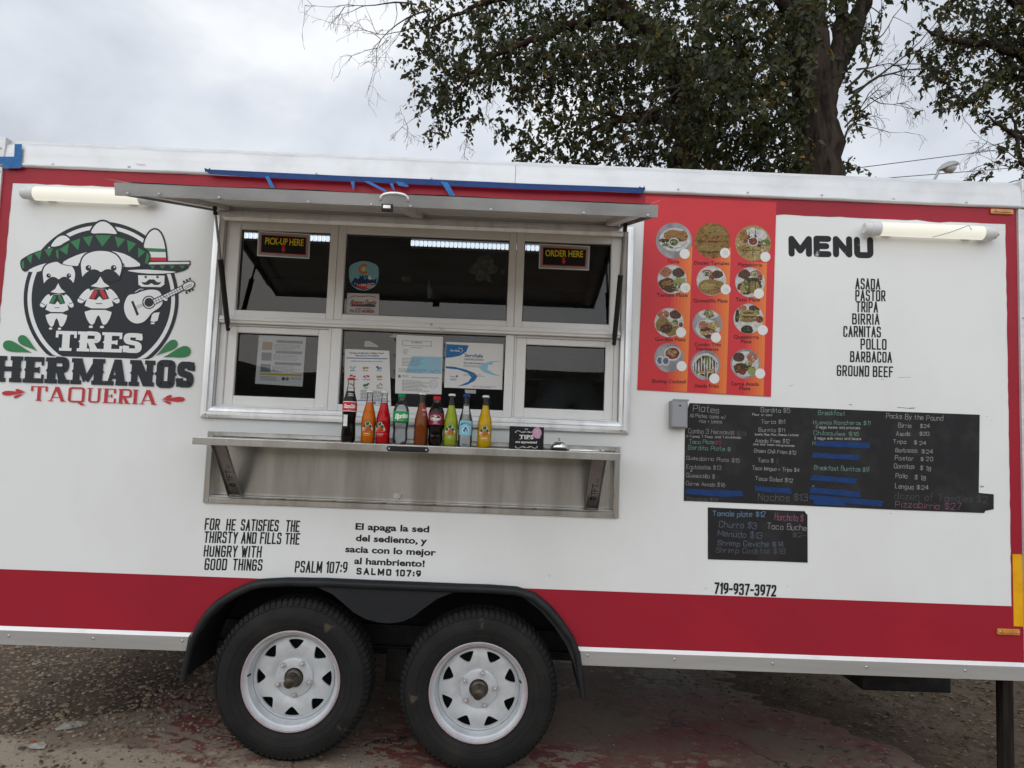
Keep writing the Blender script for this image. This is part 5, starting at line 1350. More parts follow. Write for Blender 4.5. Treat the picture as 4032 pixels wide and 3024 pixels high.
food(1005,405,137,'cheese',[(-.45,-.45,.40,.38,'bread',.25),(.35,-.45,.42,.36,'white',.15),(-.05,-.62,.3,.25,'white',.2),(0,.55,.6,.35,'cheese',.2),(-.5,.35,.36,.3,'masa',.3),(.5,.4,.36,.3,'cheese',.3),(.72,-.02,.3,.16,'green',.3),(-.75,.0,.25,.14,'cheese',.3),(0,-.1,.30,.27,'white',0),(0,-.1,.24,.21,'sauce',.05),(-.42,-.1,.13,.11,'sauce',.1),(.42,-.1,.11,.1,'green',.1),(.35,.14,.1,.09,'meat',.1),(-.3,.12,.12,.1,'lettuce',.2)]+[(.45*math.cos(a),.5*math.sin(a),.02 if abs(math.cos(a)) < .5 else .3,.3 if abs(math.cos(a)) < .5 else .015,'meat',.2) for a in (1.0,1.57,2.2,4.2,5.0)])
food(383,682,112,'white',[(-.45,-.5,.42,.36,'rice',.12),(.45,-.45,.42,.34,'beans',.08),(-.2,.42,.72,.48,'meat',.15),(.5,.25,.42,.4,'lettuce',.35),(.35,.5,.3,.25,'green',.4),(-.3,.25,.4,.18,'bread',.3)])
food(685,693,114,'white',[(-.3,-.5,.36,.25,'rice',.12),(.4,-.42,.38,.28,'beans',.08),(-.7,-.4,.2,.2,'white',.05),(-.3,-.45,.22,.2,'white',0),(-.3,-.45,.18,.16,'green',.1),(.02,-.2,.18,.2,'sauce',.1),(0,.45,.95,.55,'masa',.08),(-.2,.4,.5,.25,'cheese',.3),(.4,.55,.35,.2,'bread',.4)])
food(982,705,114,'white',[(-.4,-.55,.42,.32,'beans',.08),(.45,-.55,.4,.3,'rice',.15),(.3,-.5,.2,.2,'white',0),(.3,-.5,.16,.16,'lettuce',.1),(.68,-.3,.16,.18,'sauce',.1),(0,.3,.85,.5,'meat',.2),(-.3,.3,.2,.45,'green',.25),(.15,.3,.2,.42,'masa',.2),(.1,-.2,.5,.10,'dark',.15),(-.5,.4,.15,.35,'cheese',.3),(.5,.3,.12,.3,'lettuce',.3)])
food(360,1015,112,'white',[(-.4,-.55,.42,.34,'rice',.12),(.45,-.55,.40,.34,'beans',.08),(-.45,.15,.5,.5,'masa',.08),(.15,.45,.55,.5,'masa',.1),(-.2,.4,.4,.3,'meat',.3),(.42,-.02,.24,.24,'white',0),(.42,-.02,.2,.2,'green',.05),(.8,.15,.14,.16,'sauce',.05)])
food(654,1028,114,'steel',[(.1,-.7,.7,.32,'white',.03),(.1,-.7,.36,.28,'green',.25),(.2,-.75,.15,.2,'cheese',.3),(.02,.3,.82,.62,'white',.03),(-.25,.05,.36,.3,'rice',.15),(.4,.1,.34,.3,'cheese',.3),(.05,.55,.62,.34,'meat',.25),(-.2,.6,.3,.15,'cheese',.4),(.3,.55,.3,.15,'rice',.4)])
food(970,985,115,'white',[(-.4,-.7,.3,.22,'rice',.15),(.4,-.68,.4,.24,'beans',.08),(-.05,-.25,.62,.40,'cheese',.15),(0,-.38,.5,.07,'meat',.3),(0,-.12,.5,.06,'meat',.3),(0,.1,.55,.14,'masa',.12),(-.75,-.2,.14,.5,'dark',.2),(.75,.05,.25,.24,'sauce',.05),(.55,-.4,.2,.18,'lettuce',.1),(-.1,.8,.5,.42,'white',0),(-.1,.8,.42,.35,'dark',.06)])
food(358,1285,112,'steel',[(.25,-.28,.58,.50,'white',0),(.25,-.30,.48,.40,'sauce',.03),(.1,-.3,.14,.12,'rice',.3),(.4,-.4,.16,.12,'cheese',.3),(.3,-.15,.15,.12,'rice',.3),(.05,-.45,.12,.1,'lettuce',.3),(-.6,.2,.28,.34,'white',.05),(-.6,.2,.20,.22,'blue',.1),(-.22,.22,.28,.34,'white',.05),(-.22,.22,.20,.22,'blue',.1)])
food(640,1342,114,'steel',[(0,0,.88,.8,'white',.02),(0,.1,.78,.7,'meat',.15),(.1,-.2,.3,.42,'green',.25)]+[(-.65+.19*i,.05+.2*math.sin(i*2.1),.05,.6,'white',.4) for i in range(8)]+[(-.3,.5,.3,.12,'cheese',.4),(.35,.4,.3,.14,'cheese',.4)])
food(947,1332,114,'steel',[(0,0,.90,.86,'white',.02),(-.45,-.45,.40,.32,'beans',.06),(.42,-.42,.36,.36,'rice',.15),(-.42,.3,.42,.36,'meat',.2),(.15,.15,.25,.3,'dark',.3),(.2,-.05,.2,.18,'cheese',.15),(.45,.45,.3,.3,'lettuce',.2),(-.2,.55,.24,.2,'sauce',.06)])
mat('badge_white', (.74,.74,.73), .5)
for x, y in ((480,487),(790,480),(1100,510),(484,748),(795,760),(1050,792),(452,1090),(720,1130),(1080,1073),(457,1350),(708,1445),(1060,1407)):
    D = Draw(zC, -.0044); D.poly([(x+(40 if i % 2 else 37.5)*math.cos(math.pi*i/20), y+(40 if i % 2 else 37.5)*math.sin(math.pi*i/20)) for i in range(40)], 0); D.build('price_badge', ['badge_white'], POS)
mat('ink_faint', (.52,.60,.52), .6)
for t, x, y in (('25',773,492),('12',468,762),('14',778,775)): word(zC, t, x, y, x+38, y+1, 28, 4, 'ink_faint', True, .05, .2, .05, POS, -.0047, 'price')
mat('ink_caption', (.035,.012,.014), .45)
for t, a, b, c, d in (('Torta',347,558,440,560),('Dozen Tamales',552,568,822,573),('Pizzabirria',893,582,1076,585),('Tamale Plate',264,815,503,818),('Quesadilla Plate',547,858,810,862),('Taco Plate',872,850,1058,853),('Gordita Plate',253,1155,487,1159),('Combo Tres',557,1195,758,1198),('Hermanos',570,1230,740,1232),('Quesabirria',858,1137,1050,1140),('Plate',912,1172,993,1174),('Shrimp Cocktail',228,1478,490,1482),('Asada Fries',553,1513,743,1516),('Carne Asada',835,1498,1050,1501),('Plate',900,1533,985,1535)):
    word(zC, t, a, b, c, d, 29, 0, 'ink_caption', parent=POS, Y=-.0036, font=True, bold=.012, name='caption')

# ------------------------------------------------------------------ signs and papers at the window
mat('sign_white', (.78,.78,.77), .4); mat('sign_red', (.60,.05,.04), .4); mat('sign_yellow', (.80,.62,.02), .4); mat('sign_black', (.012,.012,.013), .35)
def check_mat():
    m = mat('dotted_print', (.5,.5,.5), .5); t, b = nodes_of(m)
    c = t.nodes.new('ShaderNodeTexChecker'); c.inputs['Scale'].default_value = 420; c.inputs[1].default_value = (.62,.62,.62,1); c.inputs[2].default_value = (.05,.05,.05,1)
    tcn = t.nodes.new('ShaderNodeTexCoord'); t.links.new(tcn.outputs['Object'], c.inputs[0]); t.links.new(c.outputs[0], b.inputs['Base Color'])
check_mat()
def window_sign(corners, txt, tl, cap, ax, ay, label):
    Y = .0335
    P = [at(*zB(*c), Y) for c in corners]
    T = thing('window_sign', label, 'sign', ((P[2].x+P[3].x)/2, Y, min(P[2].z,P[3].z)), 'notice signs on the serving window')
    def inset(k, y, name, m):
        cx = sum(p.x for p in P)/4; cz = sum(p.z for p in P)/4
        Q = [Vector((p.x-math.copysign(k, p.x-cx), 0, p.z-math.copysign(k, p.z-cz))) for p in P]
        mb = MB(); mb.prism([(Q[3].x,Q[3].z),(Q[2].x,Q[2].z),(Q[1].x,Q[1].z),(Q[0].x,Q[0].z)], y, Y if k == 0 else y+.0004); return mb.build(name, m, T)
    inset(0, Y-.003, 'plate', 'sign_white'); inset(.0045, Y-.0036, 'dotted_border', 'dotted_print'); inset(.0150, Y-.0042, 'red_border', 'sign_red'); inset(.0185, Y-.0048, 'black_field', 'sign_black')
    word(zB, txt, *tl, cap, 0, 'sign_yellow', parent=T, Y=Y-.0052, font=True, bold=.02, name='lettering')
    D = Draw(zB, Y-.0052); D.poly([(ax-6,ay),(ax+6,ay),(ax+6,ay+16),(ax+11,ay+16),(ax,ay+30),(ax-11,ay+16),(ax-6,ay+16)], 0); D.build('arrow', ['sign_red'], T)
window_sign([(304,352),(536,366),(531,476),(298,463)], 'PICK-UP HERE', (333,409,504,417), 31, 415, 417, 'black and yellow pick-up sign on the upper left window')
window_sign([(1559,408),(1784,420),(1779,528),(1555,519)], 'ORDER HERE', (1585,463,1753,468), 30, 1667, 470, 'black and yellow order sign on the upper right window')

mat('paper_white', (.74,.74,.73), .7, bump=(6,.12)); mat('print_grey', (.22,.22,.24), .7); mat('print_dark', (.07,.07,.09), .7); mat('print_sky', (.30,.55,.68), .7); mat('print_royal', (.03,.16,.38), .6); mat('print_navy', (.03,.07,.18), .6); mat('print_red', (.45,.06,.05), .7); mat('print_tan', (.42,.27,.10), .7); mat('print_yellow', (.60,.48,.06), .7); mat('print_lilac', (.48,.46,.58), .7); mat('print_leaf', (.06,.14,.08), .7)
clear_glass('sleeve_film', (.97,.97,.97), 1.35, .12)
PM = ['paper_white','print_grey','print_dark','print_sky','print_royal','print_navy','print_red','print_tan','print_yellow','print_lilac','print_leaf']
def paper(label, corners, Y=.0400, cat='notice', sleeve=True):
    D = Draw(zB, Y, .00003)
    P = [at(*zB(*c), Y) for c in corners]
    T = thing('window_notice', label, cat, ((P[2].x+P[3].x)/2, Y+.001, min(P[2].z,P[3].z)), 'papers taped inside the window')
    mb = MB(); mb.prism([(P[3].x,P[3].z),(P[2].x,P[2].z),(P[1].x,P[1].z),(P[0].x,P[0].z)], Y, Y+.0008); mb.build('sheet', 'paper_white', T)
    D.k = .0001
    if sleeve:
        x0 = corners[0]
        for fy in (.08, .35, .62, .9):
            a = (corners[0][0]+(corners[3][0]-corners[0][0])*fy, corners[0][1]+(corners[3][1]-corners[0][1])*fy)
            D.poly([(a[0]-9,a[1]-6),(a[0]-4,a[1]-6),(a[0]-4,a[1]+6),(a[0]-9,a[1]+6)], 2)
    def lines(x0, x1, y, n, dy, h, m, tilt=.04, ragged=.3, dash=True):
        r = random.Random(int(x0*3+y*7))
        for i in range(n):
            yy = y+i*dy; xe = x1-(x1-x0)*r.random()*ragged; x = x0
            while x < xe:
                l = r.uniform(5, 16) if dash else xe-x0; e = min(x+l, xe)
                D.poly([(x,yy+(x-x0)*tilt),(e,yy+(e-x0)*tilt),(e,yy+h+(e-x0)*tilt),(x,yy+h+(x-x0)*tilt)], m); D.k -= D.step*.9
                x = e+2.6
    def text(t, a, b, c, d, cap, m, bold=.02): 
        D.up(); mp_, ln = D.wm(a, b, c, d); font_text(D.mb, t, mp_, ln, cap*.000993, m, bold)
    return T, D, lines, text
# lower left: faded food-code sheet
T, D, lines, text = paper('faded letter-size notice with three pictures behind lower left pane', [(306,815),(516,825),(500,1046),(288,1033)], .0500)
for i, y in enumerate((838, 885, 936)):
    x = 322-i*4; D.poly([(x,y+8),(x+45,y+10),(x+43,y+46),(x-2,y+44)], 7 if i == 0 else 1); D.poly([(x+62,y),(x+180,y+5),(x+180,y+17),(x+62,y+12)], 1); lines(x+52, x+182, y+18, 5, 5.4, 2.2, 1)
D.poly([(310,985),(497,992),(496,1000),(309,993)], 8); lines(312, 400, 1000, 4, 5, 2, 1); D.disc(415,1011,8,2); D.disc(432,1012,8,1); text('NOTICE',448,1013,492,1015,8,1)
D.build('print', PM, T)
# allergen notice
T, D, lines, text = paper('white allergen notice with small food icons on the lower middle pane', [(690,878),(888,886),(896,1132),(684,1124)])
text('Written Notification of Major Food',710,900,862,901,9,5); text('Allergens as Ingredients',735,911,842,912,9,5); D.poly([(696,916),(880,920),(880,924),(696,920)], 4); text('Identifying the nine major allergens as ingredients',718,934,858,936,5.5,5)
for t, x, y, m in (('Milk',725,973,3),('Eggs',783,973,7),('Fish',843,973,4),('Crustaceans',725,1012,6),('Tree Nuts',785,1013,6),('Wheat',845,1013,7),('Peanuts',722,1050,7),('Soy',785,1050,10),('Sesame',845,1050,7)):
    r = random.Random(x+y)
    for k in range(4): D.disc(x-9+6*k, y-12+r.uniform(-5,5), r.uniform(3,6), m, 8)
    text(t, x-4-len(t)*1.6, y+4, x+4+len(t)*1.6, y+4, 6, 5)
lines(760, 880, 1062, 7, 6.2, 2.6, 1); D.poly([(690,1104),(890,1110),(890,1113),(690,1107)], 4); D.disc(822,1120,7,1); text('CDPHE',835,1124,868,1125,7,1)
D.build('print', PM, T)
# licence
T, D, lines, text = paper('pale licence certificate with blue band on the lower middle pane', [(920,814),(1128,824),(1121,1081),(914,1076)])
D.outl([(948,841),(1076,845),(1076,866),(948,862)], 0, 4, 1.6); text('ALAMOSA',985,852,1035,854,9,1); text('Retail Food License',985,873,1035,875,5,1); lines(950, 975, 880, 4, 6, 2, 1)
D.poly([(926,908),(1123,914),(1121,990),(924,984)], 3); D.poly([(926,908),(990,910),(960,985),(924,984)], 0); lines(945, 1040, 918, 6, 6.4, 2.4, 1); lines(930, 1060, 965, 3, 6, 2.2, 1)
for i in range(3): D.line([(1085+23*math.cos(a*.35)*(1-i*.25), 950+28*math.sin(a*.35)*(1-i*.25)) for a in range(18)], 9, 1.6, True)
D.line([(1068,982),(1078,974),(1086,984),(1096,972),(1112,980)], 5, 1.4)
D.disc(933,1000,7,1); lines(945, 978, 996, 2, 5, 2, 1); text('2025 Licensed to Operate: Retail Food Establishment',988,1006,1110,1010,5,2); lines(945, 1070, 1018, 8, 6.2, 2.2, 1, ragged=.6); D.disc(1085,1035,20,9,14); D.disc(1085,1035,17,0,14); lines(1072, 1100, 1024, 5, 5, 2, 9)
D.build('print', PM, T)
# food-safety certificate
T, D, lines, text = paper('white and blue safety certificate on the lower middle pane', [(1142,846),(1398,856),(1392,1060),(1133,1050)])
D.poly([(1143,856),(1243,862),(1232,890),(1205,908),(1170,915),(1140,918)], 4); text('ServSafe',1160,888,1203,890,9,0); D.line([(1195,874),(1212,876),(1216,886),(1206,896)], 0, 2)
text('ServSafe',1224,913,1306,917,16,5); text('CERTIFICATION',1222,928,1308,931,9,5); lines(1220, 1350, 938, 1, 6, 4, 2, ragged=.0); lines(1220, 1340, 948, 3, 4, 1.6, 1)
D.poly([(1140,955),(1180,958),(1230,970),(1268,985),(1282,1000),(1270,1020),(1235,1038),(1190,1046),(1240,1025),(1255,1005),(1238,985),(1195,970),(1140,964)], 4)
D.poly([(1395,930),(1340,933),(1300,945),(1288,962),(1310,982),(1350,995),(1390,1000),(1350,985),(1325,968),(1330,950),(1355,938)], 3)
text('nrace',1160,1003,1182,1004,7,4); D.disc(1190,1000,5,6); lines(1160, 1195, 1010, 2, 5, 2, 4, dash=False); lines(1220, 1330, 990, 2, 6, 1.8, 1); lines(1260, 1370, 1042, 2, 5, 1.6, 1)
D.build('print', PM, T)
# scraps of tape that hold the papers
mat('tape_clear', (.42,.42,.40), .35)
for pts in ([(778,870),(780,845),(800,843),(836,862),(842,872)], [(890,825),(912,812),(925,818),(922,830),(905,828)], [(1225,1060),(1275,1062),(1275,1078),(1228,1076)]):
    P = [at(*zB(*p), .0510) for p in pts]; mb = MB(); mb.poly([(p.x,.0398,p.z) for p in P][::-1]); mb.build('clear_tape', 'tape_clear', lower[1])
# stickers on the upper middle pane
mat('sticker_sky', (.22,.46,.54), .5); mat('sticker_navy', (.02,.05,.12), .5); mat('sticker_orange', (.62,.16,.04), .5); mat('sticker_grey', (.48,.48,.47), .6); mat('sticker_maroon', (.26,.05,.04), .6)
Y = .0335; D = Draw(zB, Y, .00006); KM = ['sticker_sky','sticker_navy','sticker_orange','sign_white','sign_yellow','sign_red','sticker_grey','sticker_maroon','print_dark']
q = at(*zB(773,618), Y); T = thing('window_sticker', 'blue shield-shaped sticker on the upper middle pane', 'sticker', (q.x, Y, q.z))
sh = [(773,488),(800,492),(835,508),(838,540),(834,575),(818,600),(773,618),(730,600),(714,575),(710,540),(713,508),(748,492)]
D.poly([((x-773)*1.06+773,(y-552)*1.06+552) for x, y in sh], 0, 2); D.build('shield', KM, T)
D.poly(sh, 0, 2); D.poly([(716,585),(735,558),(748,566),(765,552),(780,568),(800,548),(818,572),(832,560),(830,585),(816,600),(773,616),(732,600)], 1); D.poly([(790,562),(800,548),(812,565),(802,570)], 3); D.poly([(740,600),(773,612),(806,600),(800,590),(746,590)], 5)
for y in (588, 596, 603): D.line([(788,y),(822,y-3)], 3, 2.5)
D.line([(790,508),(776,500),(758,508),(753,522),(760,536),(776,541),(790,533)], 2, 9, n=2); D.disc(774,521,8,4,12)
mp_, ln = D.wm(755,562,793,563); D.up(); font_text(D.mb, '150', mp_, ln, .015, 1, .03); D.up(); mp_, ln = D.wm(760,596,784,597); font_text(D.mb, '250', mp_, ln, .010, 3, .02)
for x in (735,745,755): D.disc(x, 586+(x-735)*.3, 2.6, 3, 6)
D.build('print', KM, T)
q = at(*zB(770,727), Y); T = thing('window_sticker', 'pale member sticker with red script below the shield sticker', 'sticker', (q.x, Y, q.z))
D = Draw(zB, Y, .00006); P = [(700,628),(843,632),(842,727),(697,721)]; D.poly(P, 6); D.build('card', KM, T)
D.line([(710,650),(730,640),(760,645),(800,640),(828,648)], 7, 3, n=2); D.up(); mp_, ln = D.wm(710,682,828,684); stroke_text(D.mb, 'Alamosa County', mp_, ln, .026, .0034, 7, rnd=True, slant=.25); D.k += .0007
D.poly([(716,688),(826,691),(826,684),(800,676),(760,681),(716,682)], 8); D.up(); mp_, ln = D.wm(735,700,812,702); font_text(D.mb, 'CHAMBER OF COMMERCE', mp_, ln, .0055, 8, .02); mp_, ln = D.wm(711,714,823,717); font_text(D.mb, 'PROUD MEMBER', mp_, ln, .014, 7, .02)
D.build('print', KM, T)
# flaked backing of an old decal and scraps at the right of that pane
mat('decal_rest', (.085,.095,.085), .8, noise=(40,(.04,.045,.042),.4,.6))
D = Draw(zB, .0345); r = random.Random(8)
pts = [(1245,520),(1280,490),(1290,470),(1330,462),(1355,480),(1352,500),(1378,512),(1372,540),(1340,548),(1345,575),(1330,582),(1322,560),(1300,575),(1275,568),(1278,545),(1250,540)]
D.poly([(x+r.uniform(-5,5), y+r.uniform(-4,4)) for x, y in pts], 0); D.build('decal_remnant', ['decal_rest'], upper[1])
for pts in ([(940,553),(985,556),(984,580),(965,578),(945,572)], [(1055,600),(1066,565),(1074,600),(1083,640),(1060,655)], [(1388,525),(1412,526),(1411,548),(1389,547)]): D.poly(pts, 0); D.build('decal_remnant', ['decal_rest'], upper[1])


# ------------------------------------------------------------------ bottles on the shelf
clear_glass('bottle_glass', (.96,.98,.97), 1.33, .02)
clear_glass('bottle_plastic', (.94,.95,.96), 1.4, .05)
def liquid(name, col, trans=.55):
    m = mat(name, col, .12, trans=trans); t, b = nodes_of(m); b.inputs['IOR'].default_value = 1.15
    b.inputs['Specular IOR Level'].default_value = .15
liquid('soda_orange', (.95,.22,.002), .25); liquid('soda_red', (.82,.006,.012), .25); liquid('soda_lime', (.50,.60,.03), .25); liquid('soda_yellow', (.95,.56,.002), .25); liquid('soda_apple', (.36,.085,.018), .3); liquid('soda_cola', (.010,.006,.005), .0); liquid('soda_clear', (.95,.97,.97), .95)
mat('cap_red', (.50,.02,.03), .35); mat('cap_green', (.01,.22,.07), .35); mat('cap_white', (.62,.62,.60), .35, .4); mat('cap_blue', (.015,.05,.32), .35); mat('label_white', (.78,.78,.77), .5); mat('label_red', (.58,.02,.035), .45); mat('label_maroon', (.20,.012,.035), .45); mat('label_green', (.01,.36,.10), .45); mat('label_leaf', (.012,.11,.055), .5); mat('label_orange', (.66,.12,.03), .5); mat('label_cream', (.78,.74,.66), .5); mat('label_sky', (.24,.55,.66), .5); mat('label_teal', (.10,.36,.46), .5); mat('label_navy', (.02,.06,.26), .5); mat('label_yellow', (.75,.60,.04), .5)
LMAT = ['label_white','label_red','label_maroon','label_green','label_leaf','label_orange','label_cream','label_sky','label_teal','label_navy','label_yellow','sign_black']
LI = {n.split('_')[1]: i for i, n in enumerate(LMAT)}
BY = -.236
JAR = [(0,.020),(.006,.0262),(.03,.0285),(.20,.0287),(.215,.0280),(.23,.0287),(.40,.0290),(.46,.0287),(.50,.0275),(.505,.0268),(.55,.0255),(.555,.0247),(.60,.0228),(.605,.0220),(.66,.0190),(.72,.0160),(.78,.0135),(.84,.0123),(.93,.0117),(.935,.0135),(.95,.0135),(.955,.0122)]
COLA = [(0,.020),(.008,.0258),(.05,.0285),(.14,.0288),(.26,.0268),(.34,.0262),(.42,.0278),(.50,.0296),(.58,.0296),(.64,.0275),(.72,.0215),(.80,.0165),(.87,.0135),(.94,.0122),(.95,.0138),(.965,.0135)]
PET = [(0,.017),(.006,.0255),(.05,.0290),(.11,.0300),(.20,.0298),(.26,.0285),(.32,.0300),(.36,.0310),(.40,.0316),(.66,.0316),(.69,.0306),(.74,.0270),(.79,.0220),(.84,.0165),(.87,.0135),(.90,.0130),(.905,.0160),(.915,.0160),(.92,.0128)]
SODA = [(0,.020),(.006,.0265),(.04,.0288),(.36,.0288),(.45,.0280),(.52,.0262),(.60,.0225),(.70,.0175),(.80,.0138),(.93,.0118),(.935,.0136),(.95,.0136),(.955,.0122)]
def bottle(px, h, prof, glass, liq, fill, cap, label, cat='bottle', petal=False, caph=None, capr=None):
    q = at(*zJ(px, 520), BY); c = (q.x, BY, SH_Z+.0006)
    T = thing('drink_bottle', label, cat, c, 'drink bottles lined up on the serving shelf')
    n = 40
    mb = MB(); mb.lathe([(.0001, .0)]+[(r, f*h) for f, r in prof], (0,0,0), n=n)
    if petal:
        v = []
        for (x, y, z) in mb.v:
            k = max(0, 1-z/(.10*h)); a = math.atan2(y, x); s = 1-.16*k*(.5+.5*math.cos(5*a)); v.append((x*s, y*s, z + .006*k*(.5+.5*math.cos(5*a))))
        mb.v = v
    B = mb.build('body', glass, T, loc=c, smooth=True)
    # liquid
    pr = [(f, r) for f, r in prof if f <= fill]
    fl = [(.0001, .002)]+[(max(.004, r-.0013), max(f*h, .002)) for f, r in pr]
    def rad(f):
        for (fa, ra), (fb, rb) in zip(prof, prof[1:]):
            if fa <= f <= fb: return ra+(rb-ra)*(f-fa)/(fb-fa+1e-9)
        return prof[-1][1]
    fl += [(rad(fill)-.0013, fill*h), (.0001, fill*h)]
    mb = MB(); mb.lathe(fl, n=n)
    if petal:
        v = []
        for (x, y, z) in mb.v:
            k = max(0, 1-z/(.10*h)); a = math.atan2(y, x); s = 1-.16*k*(.5+.5*math.cos(5*a)); v.append((x*s, y*s, z + .006*k*(.5+.5*math.cos(5*a))))
        mb.v = v
    mb.build('drink', liq, T, loc=c, smooth=True)
    ft = prof[-1][0]; ch = caph or .0095; cr_ = capr or .0142
    mb = MB(); z0 = h-ch
    if caph: pr2 = [(cr_*.98, z0), (cr_, z0+.002), (cr_, h-.002), (cr_*.92, h), (.0001, h)]
    else: pr2 = [(cr_*1.07, z0), (cr_*1.02, z0+.002), (cr_*.93, h-.003), (cr_*.80, h-.0008), (.0001, h)]
    mb.lathe(pr2, n=42)
    if True:
        mb.v = [((x*(1+.035*(1 if i % 2 else -1)), y*(1+.035*(1 if i % 2 else -1)), z) if math.hypot(x, y) > cr_*.9 else (x, y, z)) for i, (x, y, z) in enumerate(mb.v)]
    mb.build('cap', cap, T, loc=c, smooth=False)
    def lab(f0, turn=0.0):
        """label coordinates: s along the surface, t height above f0"""
        r0 = rad(f0)
        view = math.atan2(CAM_P.x-c[0], -(CAM_P.y-c[1])) + turn
        def mp_(s, t, k):
            rr = max(rad(min(.999, f0+t/h)), .01) + .0005 + k
            a = view + s/r0
            return Vector((rr*math.sin(a), -rr*math.cos(a), f0*h+t))
        return mp_
    def wrap(mp_, s0, s1, t0, t1, m, k=0.0, nn=20, mt=3, mb=None):
        mb = mb or MB(); v = []
        for j in range(mt+1):
            for i in range(nn+1): v.append(mp_(s0+(s1-s0)*i/nn, t0+(t1-t0)*j/mt, k))
        mb.add(v, [(j*(nn+1)+i, j*(nn+1)+i+1, (j+1)*(nn+1)+i+1, (j+1)*(nn+1)+i) for j in range(mt) for i in range(nn)], m); return mb
    return T, c, lab, wrap
def fine(mp_, pts, m, k, mb, n=2):
    pts = chaikin(pts, n, True); mb.poly([mp_(a, b, k) for a, b in pts], m)
def jarritos(px, h, liq, label, flavour, turn=0.0, cap='cap_white', fill=.775):
    T, c, lab, wrap = bottle(px, h, JAR, 'bottle_glass', liq, fill, cap, label)
    mp_ = lab(.20, turn); mb = MB()
    S = .001
    out = [(-22,14),(-20,22),(-17,30),(-10,34),(-9,42),(0,46),(9,44),(10,36),(17,33),(18,24),(22,20),(23,8),(10,5),(-10,5),(-23,8)]
    fine(mp_, [(a*S*1.0, b*S) for a, b in out], LI['cream'], .0002, mb, 1)
    for pts, m in (([(-6,44),(6,45),(8,36),(4,30),(-5,30),(-8,37)], 'leaf'), ([(-16,31),(-8,33),(-7,24),(-10,19),(-17,20),(-19,26)], 'leaf'), ([(9,34),(16,31),(18,24),(14,19),(8,21),(7,28)], 'leaf'), ([(-3,28),(3,28),(5,22),(9,18),(-9,17),(-5,22)], 'orange')):
        fine(mp_, [(a*S, b*S) for a, b in pts], LI[m], .0004, mb, 1)
    mp2 = lab(.20, turn); font_text(mb, 'JARRITOS', (lambda s, t, k: mp2(s-.0205, t+.0075, k+.0006)), .041, .0095, LI['orange'], .03)
    font_text(mb, flavour, (lambda s, t, k: mp2(s-.0012*len(flavour)*1.15, t-.006, k+.0004)), .0028*len(flavour), .0048, LI['cream'], .02)
    for k_ in (0,): font_text(mb, 'natural flavor', (lambda s, t, k: mp2(s-.015, t-.0125, k+.0004)), .030, .0026, LI['cream'], .0)
    mb.build('label', LMAT, T, loc=c)
# cola in a tall glass bottle
T, c, lab, wrap = bottle(265, .266, COLA, 'bottle_glass', 'soda_cola', .79, 'cap_red', 'tall glass cola bottle with red label at the left of the row')
mp_ = lab(.475, -.1); mb = wrap(mp_, -.036, .036, 0, .041, LI['white']); wrap(mp_, -.036, .036, .003, .038, LI['red'], .0002, mb=mb)
stroke_text(mb, 'Coca-Cola', (lambda s, t, k: mp_(s-.0235, t+.013, k+.0004)), .047, .017, .0030, LI['white'], rnd=True, slant=.25, gap=.10); font_text(mb, 'refresco', (lambda s, t, k: mp_(s-.006, t+.006, k+.0004)), .014, .003, LI['white'], .0)
mb.build('label', LMAT, T, loc=c)
mp2 = lab(.25, -.62); mb = wrap(mp2, -.010, .010, 0, .046, LI['white'], .0003); 
for i in range(9): mb.poly([mp2(a, .008+i*.004+b, .0006) for a, b in ((-.008,0),(.007-.001*(i%3),0),(.007-.001*(i%3),.0016),(-.008,.0016))], LI['black'])
mb.build('import_sticker', LMAT, T, loc=c)
mp3 = lab(.70, .1); mb = MB(); font_text(mb, 'MEDIO', (lambda s, t, k: mp3(s-.011, t+.010, k+.0003)), .022, .005, LI['white'], .02); font_text(mb, 'LITRO', (lambda s, t, k: mp3(s-.011, t+.003, k+.0003)), .022, .005, LI['white'], .02); mb.build('lettering', LMAT, T, loc=c)
jarritos(437, .2175, 'soda_orange', 'orange soda bottle right of the tall cola bottle', 'Mandarin', -.15)
jarritos(565, .2175, 'soda_red', 'red fruit punch bottle between orange soda and green-capped bottle', 'Fruit Punch', -.5)
# lemon-lime plastic bottle
T, c, lab, wrap = bottle(717, .207, PET, 'bottle_plastic', 'soda_clear', .78, 'cap_green', 'clear plastic soda bottle with green cap and green label', petal=True, caph=.016, capr=.0148)
mp_ = lab(.43, 0.0); mb = wrap(mp_, -.0985, .0985, 0, .047, LI['green'], .0003, 48); wrap(mp_, -.0985, .0985, 0, .005, LI['leaf'], .0005, 48, mb=mb)
stroke_text(mb, 'Sprite', (lambda s, t, k: mp_(s-.027, t+.0165+.0045*(s-.027)/.027*.6, k+.0006)), .056, .021, .0052, LI['white'], rnd=True, slant=.18, gap=.12); font_text(mb, 'LEMON-LIME', (lambda s, t, k: mp_(s-.018, t+.008, k+.0006)), .026, .003, LI['yellow'], .0); mb.build('label', LMAT, T, loc=c)
# apple soda in clear glass
T, c, lab, wrap = bottle(898, .2165, SODA, 'bottle_glass', 'soda_apple', .80, 'cap_white', 'amber apple soda in glass with small red neck label')
mp_ = lab(.62, .55); mb = MB(); fine(mp_, [(-.012,.004),(-.013,.016),(-.008,.024),(0,.021),(.008,.024),(.013,.016),(.012,.004),(0,-.001)], LI['red'], .0004, mb, 2); font_text(mb, 'Mundet', (lambda s, t, k: mp_(s-.010, t+.008, k+.0006)), .020, .006, LI['white'], .03)
mp2 = lab(.55, .5); 
for i in range(3): font_text(mb, 'refresco', (lambda s, t, k, i=i: mp2(s-.009, t+.002+.004*i, k+.0004)), .018, .002, LI['cream'], .0)
mb.build('label', LMAT, T, loc=c)
